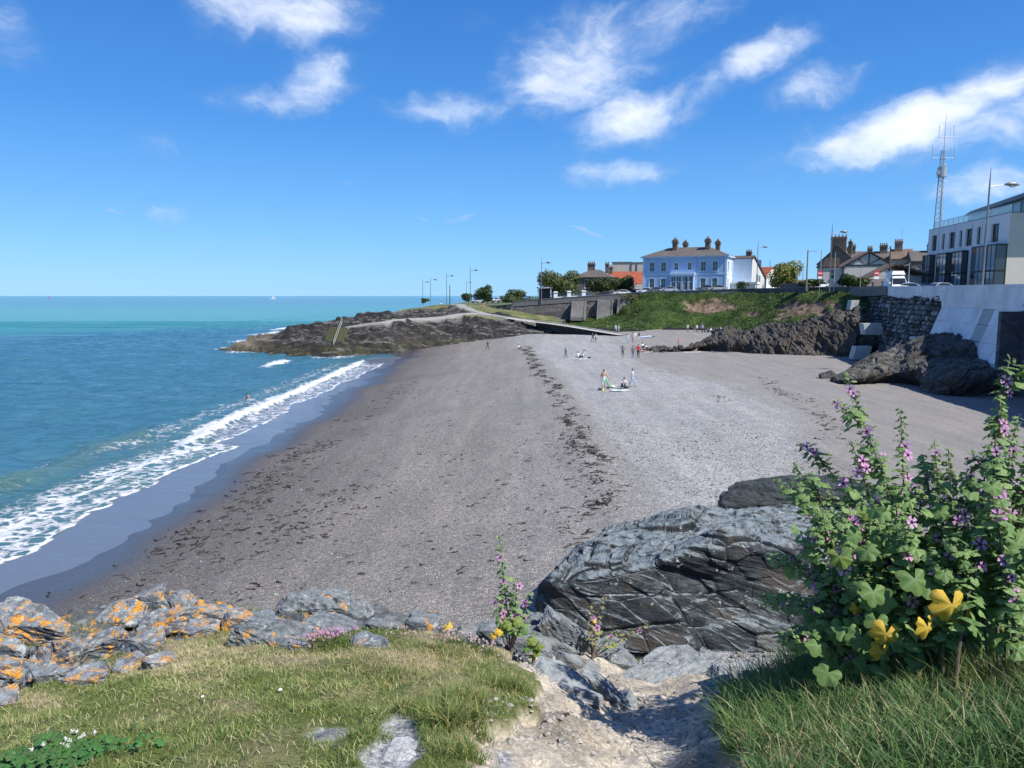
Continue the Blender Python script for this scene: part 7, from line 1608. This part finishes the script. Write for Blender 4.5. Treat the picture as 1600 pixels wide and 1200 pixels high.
def place(name, me, parent, base, p, nrm, roll, s):
    o = bpy.data.objects.new(name, me); COL.objects.link(o); o.parent = parent; o.matrix_local = Matrix.Translation(Vector(p)-base) @ orient(nrm, roll).to_4x4() @ Matrix.Scale(s, 4); return o
def flower(parent, base, p, nrm, s, r_):
    f = place('flower', PET, parent, base, p, nrm, r_.uniform(0, 6), s); c = bpy.data.objects.new('flower_centre', _c); COL.objects.link(c); c.parent = f; return f
class Small:
    def __init__(s): s.V = []; s.F = []; s.C = []; s.n = 0
    def add(s, p, nrm, roll, size, col, i):
        m_ = np.array(orient(nrm, roll)); V = LNP[i] @ m_.T*size+np.array(p); s.V.append(V); s.F.append(LTRI[i]+s.n); s.n += len(V); s.C.append(np.tile(col, (len(V), 1)))
    def build(s, name, parent, base):
        V = np.concatenate(s.V)-np.array(base); return npmesh(name, V, np.concatenate(s.F), m_small, parent, 'stuff', smooth=False, attrs={'col': np.concatenate(s.C)})
def bez(a, b, c, n_): return [a*(1-t)**2+b*2*t*(1-t)+c*t*t for t in [i/(n_-1) for i in range(n_)]]
def gcol(r_, sil=0):
    g = r_.random(); c = (.035+.05*g, .10+.075*g, .035+.03*g)
    return (2.4*c[0]+.14*sil, 1.85*c[1]+.12*sil, 1.5*c[2]+.10*sil)
def shoot(t, base, small, stem, r0, r1, r_, fl, big=0, dens=1.0, buds=True, leaf0=.05, sil=.6):
    """leafy flowering stem: leaves shrink towards the tip, flowers in the axils"""
    n_ = len(stem); mk('stem', B().tube([p-base for p in stem], [r0+(r1-r0)*i/(n_-1) for i in range(n_)], 6), m_stem, t)
    L_ = sum((stem[i+1]-stem[i]).length for i in range(n_-1)); cnt = int(L_/.0105*dens); 
    for k in range(cnt):
        f = (k+.5)/cnt; x = f*(n_-1); i = min(n_-2, int(x)); p = stem[i].lerp(stem[i+1], x-i); d_ = (stem[i+1]-stem[i]).normalized()
        if f < .25: continue
        a = k*2.4+r_.uniform(-.5, .5); side = (d_.orthogonal().normalized()); side = Matrix.Rotation(a, 3, d_) @ side; s_ = (leaf0*(1-f)**.8+.011)*r_.uniform(.7, 1.3); out_ = side*(s_*.9+.008)+d_*s_*.4
        small.add(p+out_, (side*.5+d_*.5+Vector((0, -.15, .6))).normalized()+Vector((r_.gauss(0, .3), r_.gauss(0, .3), r_.gauss(0, .2))), r_.uniform(0, 6), s_, gcol(r_, sil*f), k % 3)
        if buds and f > .5 and r_.random() < .55:
            for _ in range(2): small.add(p+side*.012+Vector((r_.gauss(0, .006), r_.gauss(0, .006), r_.gauss(0, .006))), side+Vector((r_.gauss(0, .5), 0, .5)), r_.uniform(0, 6), .0085*r_.uniform(.7, 1.4), (.20, .27, .13), 0)
    for _ in range(fl):
        f = r_.uniform(.45, .95); x = f*(n_-1); i = min(n_-2, int(x)); p = stem[i].lerp(stem[i+1], x-i); o_ = Vector((r_.uniform(-.8, .8), r_.uniform(-1, -.4), r_.uniform(-.1, .6))).normalized()
        flower(t, base, p+o_*.028, o_+Vector((0, -.8, .15)), r_.uniform(.018, .029), r_)
r_ = random.Random(77)
base = onfg(1440, 1085); t = thing('mallow_bush', 'tall flowering tree mallow with purple flowers and some yellow leaves at the right edge', 'bush', tuple(base)); small = Small()
roots = [onfg(1440, 1080), onfg(1500, 1085), onfg(1590, 1085), onfg(1380, 1075)]
tips = [(1322, 585, 3.6, 1, 4), (1408, 640, 3.7, 0, 4), (1578, 560, 3.2, 2, 7), (1212, 748, 3.4, 0, 5), (1226, 945, 3.2, 3, 5), (1268, 705, 3.6, 0, 5), (1592, 650, 3.5, 2, 3), (1482, 702, 3.6, 1, 4), (1372, 715, 3.8, 0, 3), (1240, 880, 3.4, 3, 5),
        (1545, 695, 3.4, 2, 5), (1440, 725, 3.3, 1, 4), (1620, 700, 3.2, 2, 4), (1290, 770, 3.3, 0, 5), (1330, 745, 3.6, 3, 3), (1250, 1000, 3.1, 3, 1), (1570, 770, 3.0, 2, 5), (1500, 790, 3.0, 1, 4), (1400, 790, 3.0, 0, 4), (1640, 620, 3.3, 2, 3), (1310, 850, 3.0, 3, 4), (1700, 700, 3.3, 2, 3), (1250, 830, 3.3, 3, 4), (1460, 690, 3.9, 1, 3), (1560, 820, 2.8, 2, 3), (1262, 795, 3.4, 0, 5), (1272, 905, 3.2, 3, 5), (1236, 985, 3.1, 3, 3), (1222, 870, 3.3, 3, 5), (1330, 690, 3.7, 0, 4), (1240, 725, 3.5, 0, 4), (1520, 730, 3.5, 1, 4)]
for (u, v, Y, ri, fl) in tips:
    a = roots[ri]+Vector((r_.gauss(0, .09), r_.gauss(0, .07), -.02)); c = W(u, v, Y); mid = a.lerp(c, .5)+Vector(((a.x-c.x)*.18+r_.gauss(0, .03), r_.gauss(0, .06), .10 if abs(u-1440) > 120 else .0)); st = bez(a, mid, c, 14)
    shoot(t, base, small, st, .0065, .0026, r_, fl+1, leaf0=.036, dens=1.0)
    for _ in range(2):
        i = r_.randint(6, 11); p = st[i]; d_ = (st[i+1]-st[i]).normalized(); e_ = p+(d_+Vector((r_.gauss(0, .6), r_.gauss(0, .4), r_.uniform(-.1, .4)))).normalized()*r_.uniform(.12, .26)
        shoot(t, base, small, bez(p, p.lerp(e_, .5)+Vector((0, 0, .02)), e_, 6), .004, .002, r_, r_.choice((0, 1, 1, 2)), leaf0=.032, dens=1.2)
# large leaves filling the body of the bush
big = 0; spots_ = []
regions = [((1340, 1590), (880, 1030), 55), ((1340, 1600), (790, 900), 50), ((1500, 1680), (740, 1000), 50), ((1270, 1400), (960, 1060), 24), ((1300, 1380), (830, 960), 18), ((1440, 1640), (990, 1075), 60)]
for (ua, ub), (va, vb), cnt in regions:
    for _ in range(cnt):
        u, v = r_.uniform(ua, ub), r_.uniform(va, vb); Y = r_.uniform(2.75, 3.6)
        if u < 1300 and v < 800: continue
        p = W(u, v, Y); s_ = r_.uniform(.026, .058)*(1.1 if v > 830 else .8); nr = Vector((r_.gauss(-.15, .4), r_.gauss(-.75, .3), r_.uniform(.35, 1.0)))
        k_ = r_.random(); me = LYG[r_.randrange(2)] if k_ < .07 else LG[r_.randrange(7)]
        place('leaf', me, t, base, p, nr, r_.uniform(-.8, .8)+pi, s_); big += 1
        if r_.random() < .6:
            q = p+Vector((r_.gauss(0, .03), r_.uniform(.05, .12), -r_.uniform(.02, .10))); spots_.append((p, q))
for (u, v, Y, s_, me, nz) in ((1488, 945, 2.66, .076, 0, -.9), (1450, 980, 2.68, .056, 1, -.8), (1385, 990, 2.74, .060, 2, -.9), (1378, 1018, 2.78, .046, 0, -.8), (1500, 962, 2.72, .05, 1, -.8), (1340, 950, 3.0, .034, 1, 0), (1395, 950, 2.95, .035, 1, -.2), (1462, 850, 3.05, .030, 2, .1), (1375, 880, 3.1, .026, 0, 0), (1540, 905, 2.85, .045, 3, .1), (1500, 870, 2.9, .03, 1, .1),
                          (1520, 770, 3.3, .028, 0, .2), (1560, 880, 2.9, .05, 4, .2), (1590, 890, 2.8, .06, 4, .3), (1420, 915, 2.95, .03, 2, 0)):
    p = W(u, v, Y); mm = LY[me] if me < 3 else LYG[me % 2]; place('leaf', mm, t, base, p, (r_.gauss(0, .15), -1, .25+.2*nz), r_.uniform(-.3, .3)+pi, s_)
for (u, v, Y, s_) in ((1430, 905, 2.78, .064), (1365, 925, 2.8, .058), (1590, 850, 2.75, .07), (1560, 935, 2.8, .062), (1470, 800, 3.0, .042), (1385, 830, 3.0, .042), (1530, 980, 2.8, .06), (1310, 990, 2.9, .05), (1420, 870, 2.9, .04)):
    place('leaf', LG[r_.randrange(5)], t, base, W(u, v, Y), (r_.gauss(-.1, .15), -.9, .6), r_.uniform(-.3, .3)+pi, s_)
pet = B()
for p, q in spots_: pet.tube([p-base, p.lerp(q, .5)-base+Vector((0, 0, .01)), q-base], .0016, 4, False)
mk('leaf_stalks', pet, leafmat('leaf_stalk', (.09, .14, .05), (.13, .17, .07)), t, 'stuff', fix=False)
for _ in range(2000):                                             # small leaves through the inside and the lower skirts
    u, v = r_.gauss(1450, 105), r_.uniform(760, 1075)
    if u < 1300+abs(v-900)*.18 and r_.random() < .8 or u > 1720 or u < 1240: continue
    Y = r_.uniform(2.95, 4.0); s_ = r_.uniform(.010, .030); g = gcol(r_, r_.uniform(0, .5)*(v < 900)); small.add(W(u, v, Y), (r_.gauss(0, .5), r_.gauss(-.4, .5), r_.uniform(.1, 1)), r_.uniform(0, 6), s_, g, r_.randrange(3))
small.build('small_leaves', t, base)
for _ in range(60):
    u, v = r_.uniform(1340, 1680), r_.uniform(985, 1085); place('leaf', LG[r_.randrange(7)], t, base, W(u, v, r_.uniform(2.72, 3.0)), (r_.gauss(-.1, .3), -.8, r_.uniform(.4, .9)), r_.uniform(-.8, .8)+pi, r_.uniform(.028, .055))
for (u0, v0, u1, v1, w0, w1) in ((1445, 1095, 1430, 940, .022, .014), (1455, 1095, 1470, 900, .018, .010), (1570, 1090, 1520, 860, .014, .009), (1400, 1090, 1360, 960, .014, .008)):
    a = W(u0, v0, 3.15); c = W(u1, v1, 3.2); mk('trunk', B().tube([p-base for p in bez(a, a.lerp(c, .5)+Vector((r_.gauss(0, .04), 0, 0)), c, 7)], [w0+(w1-w0)*i/6 for i in range(7)], 8), m_stemw, t)

# smaller mallows
def mallow(label, ub, vb, tipsL, leaves, fl, mat_leaf=None, withered=False, seed=1):
    r_ = random.Random(seed); base = onfg(ub, vb); t = thing('mallow_plant', label, 'plant', tuple(base)); small = Small()
    for (u, v, dY) in tipsL:
        c = W(u, v, base.y+dY); st = bez(base, base.lerp(c, .5)+Vector((r_.gauss(0, .02), 0, .02)), c, 12); shoot(t, base, small, st, .007, .002, r_, fl, leaf0=.028 if not withered else .02, dens=.9 if not withered else .7, sil=.8)
        if withered: small.C = [np.tile((.24+.1*r_.random(), .20+.08*r_.random(), .12), (len(c_), 1)) if r_.random() < .75 else c_ for c_ in small.C]
    small.build('small_leaves', t, base)
    for (u, v, s_, k) in leaves: place('leaf', (LG, LY, LYG)[k][r_.randrange(2)], t, base, W(u, v, base.y-.05), (r_.gauss(0, .3), -.7, .7), pi+r_.gauss(0, .4), s_)
    mk('trunk', B().tube([(0, 0, -.03), (.01, 0, .05), (.03, 0, .14)], [.014, .012, .009], 7), m_stemw, t); return t
mallow('small mallow with a tall thin flowering stem standing at the clifftop edge over the beach', 798, 1022, [(780, 838, .1), (808, 905, .0), (775, 930, 0), (830, 925, .1)], [(795, 975, .045, 2), (810, 970, .04, 2), (780, 985, .035, 1), (770, 992, .03, 1), (700, 978, .035, 1), (820, 985, .035, 0)], 3, seed=3)
mallow('stubby young mallow with yellow green leaves right of the thin flowering one', 832, 1040, [(835, 990, 0)], [(830, 1000, .035, 2), (842, 1008, .035, 2), (822, 1012, .03, 0), (838, 1020, .03, 2)], 0, seed=4)
mallow('withered brown mallow with bare stalks in front of the dark boulder', 925, 1030, [(945, 930, .2), (925, 945, .1), (1015, 975, .3), (965, 985, .1)], [(960, 1008, .022, 2), (930, 970, .02, 1)], 1, withered=True, seed=5)
# thrift
m_pink = leafmat('thrift_pink', (.48, .24, .40), (.66, .44, .58), .7, None, .3); m_pinkp = leafmat('thrift_pale', (.50, .38, .38), (.66, .56, .54), .7, None, .3)
hb = []
def headmesh(mat):
    rr_ = random.Random(3); b = B()
    for k in range(9):
        a = k*2.4; zz = .9*math.sqrt(1-min(.99, k/9)); rad = .75*math.sqrt(k/9+.05); c = Vector((rad*cos(a), rad*sin(a), zz)); b.face(*[tuple(c+Vector((rr_.uniform(-.5, .5), rr_.uniform(-.5, .5), rr_.uniform(-.25, .3)))) for _ in range(4)])
    b.tube([(0, 0, -.1), (0, 0, .45)], [.5, .55], 6); me = bpy.data.meshes.new('flower_head'); me.from_pydata(b.v, [], b.f); me.materials.append(mat); return me
HP, HP2 = headmesh(m_pink), headmesh(m_pinkp)
def thrift(label, u, v, wpx, n_, mesh, seed, hh=.075, cushion=True, sz=.011):
    r_ = random.Random(seed); base = onfg(u, v); t = thing('thrift_clump', label, 'flowers', tuple(base)); st = B(); w = wpx/F_PX*base.y
    for k in range(n_):
        x, y = base.x+r_.gauss(0, w*.27), base.y+r_.gauss(0, w*.2); z = float(gz(x, y)[0]); h_ = hh*r_.uniform(.6, 1.2); p = Vector((x+r_.gauss(0, .012), y, z+h_)); st.tube([Vector((x, y, z))-base, p-base], .0012, 3, False); place('flower_head', mesh, t, base, p, (r_.gauss(0, .25), r_.gauss(-.2, .25), 1), r_.uniform(0, 6), sz*r_.uniform(.75, 1.2))
    mk('stalks', st, bpy.data.materials['leaf_stalk'], t, 'stuff', fix=False)
    if cushion:
        q = [(base.x+r_.gauss(0, w*.22), base.y+r_.gauss(0, w*.16)) for _ in range(900)]; P = np.array([(x, y, float(gz(x, y)[0])) for x, y in q]); g = np.random.default_rng(seed)
        o = blades('cushion', P-np.array(base), g.uniform(.02, .055, 900), g.uniform(.0018, .003, 900), g.uniform(.2, 1, 900), np.stack([g.uniform(.03, .07, 900), g.uniform(.09, .15, 900), g.uniform(.02, .04, 900)], 1), seed, 2); o.parent = t
thrift('clump of bright pink thrift on green stalks at the edge of the turf', 508, 1008, 95, 80, HP, 1)
thrift('faded brownish pink thrift beside the orange mallow leaf', 730, 1010, 130, 75, HP2, 2, .07)
thrift('small pale pink thrift tuft among the lichened rocks', 262, 992, 55, 26, HP2, 3, .06, False, .010)
thrift('sparse faded thrift on the dry turf left of the pink clump', 620, 1000, 70, 16, HP2, 4, .05, False, .009)
# white clover like flowers with leaves, bottom left
base = onfg(85, 1190); t = thing('clover_patch', 'patch of dark green leaves with white flower heads at the bottom left corner', 'plant', tuple(base)); small = Small(); m_wf = leafmat('white_flower', (.62, .62, .56), (.75, .75, .70), .7, None, .3); HW_ = headmesh(m_wf)
for _ in range(520):
    q = onfg(80, 1190)+Vector((r_.gauss(0, .13), r_.gauss(0, .07), 0)); q.z = float(gz(q.x, q.y)[0])+r_.uniform(.02, .06); small.add(q, (r_.gauss(0, .3), -.3, 1), r_.uniform(0, 6), r_.uniform(.010, .020), (.05+.03*r_.random(), .13+.06*r_.random(), .04), r_.randrange(3))
small.build('leaves', t, base)
for (u, v) in ((105, 1168), (116, 1160), (133, 1160), (112, 1172), (122, 1158), (52, 1183), (108, 1180), (150, 1157), (128, 1163), (70, 1175), (100, 1175)):
    q = onfg(u, v+12); place('flower_head', HW_, t, base, q+Vector((0, 0, .055)), (0, -.3, 1), r_.uniform(0, 6), .011)
# small litter: dark twig on the path, pale shell bits
q = onfg(884, 1120); o = block('fallen_stick', (0, 0, 0), (.022, .009, .008), (0, 0, .2), 9, M_('dark_bark_bit', (.05, .03, .02), .9), None, sub=2, ncut=6); o.location = q+Vector((0, 0, .006)); tag(o, 'short dark brown piece of wood lying on the sandy path', 'stick')
for (u, v, s_) in ((438, 1086, .010), (317, 1099, .008),): 
    q = onfg(u, v); o = block('pale_stone', (0, 0, 0), (s_, s_*.7, s_*.4), (0, 0, .2), 9, m_white, None, sub=2, ncut=6); o.location = q+Vector((0, 0, .022)); tag(o, 'small white pebble lying on the turf, ' + ('right of the pair' if u > 400 else 'left of the pair'), 'pebble')
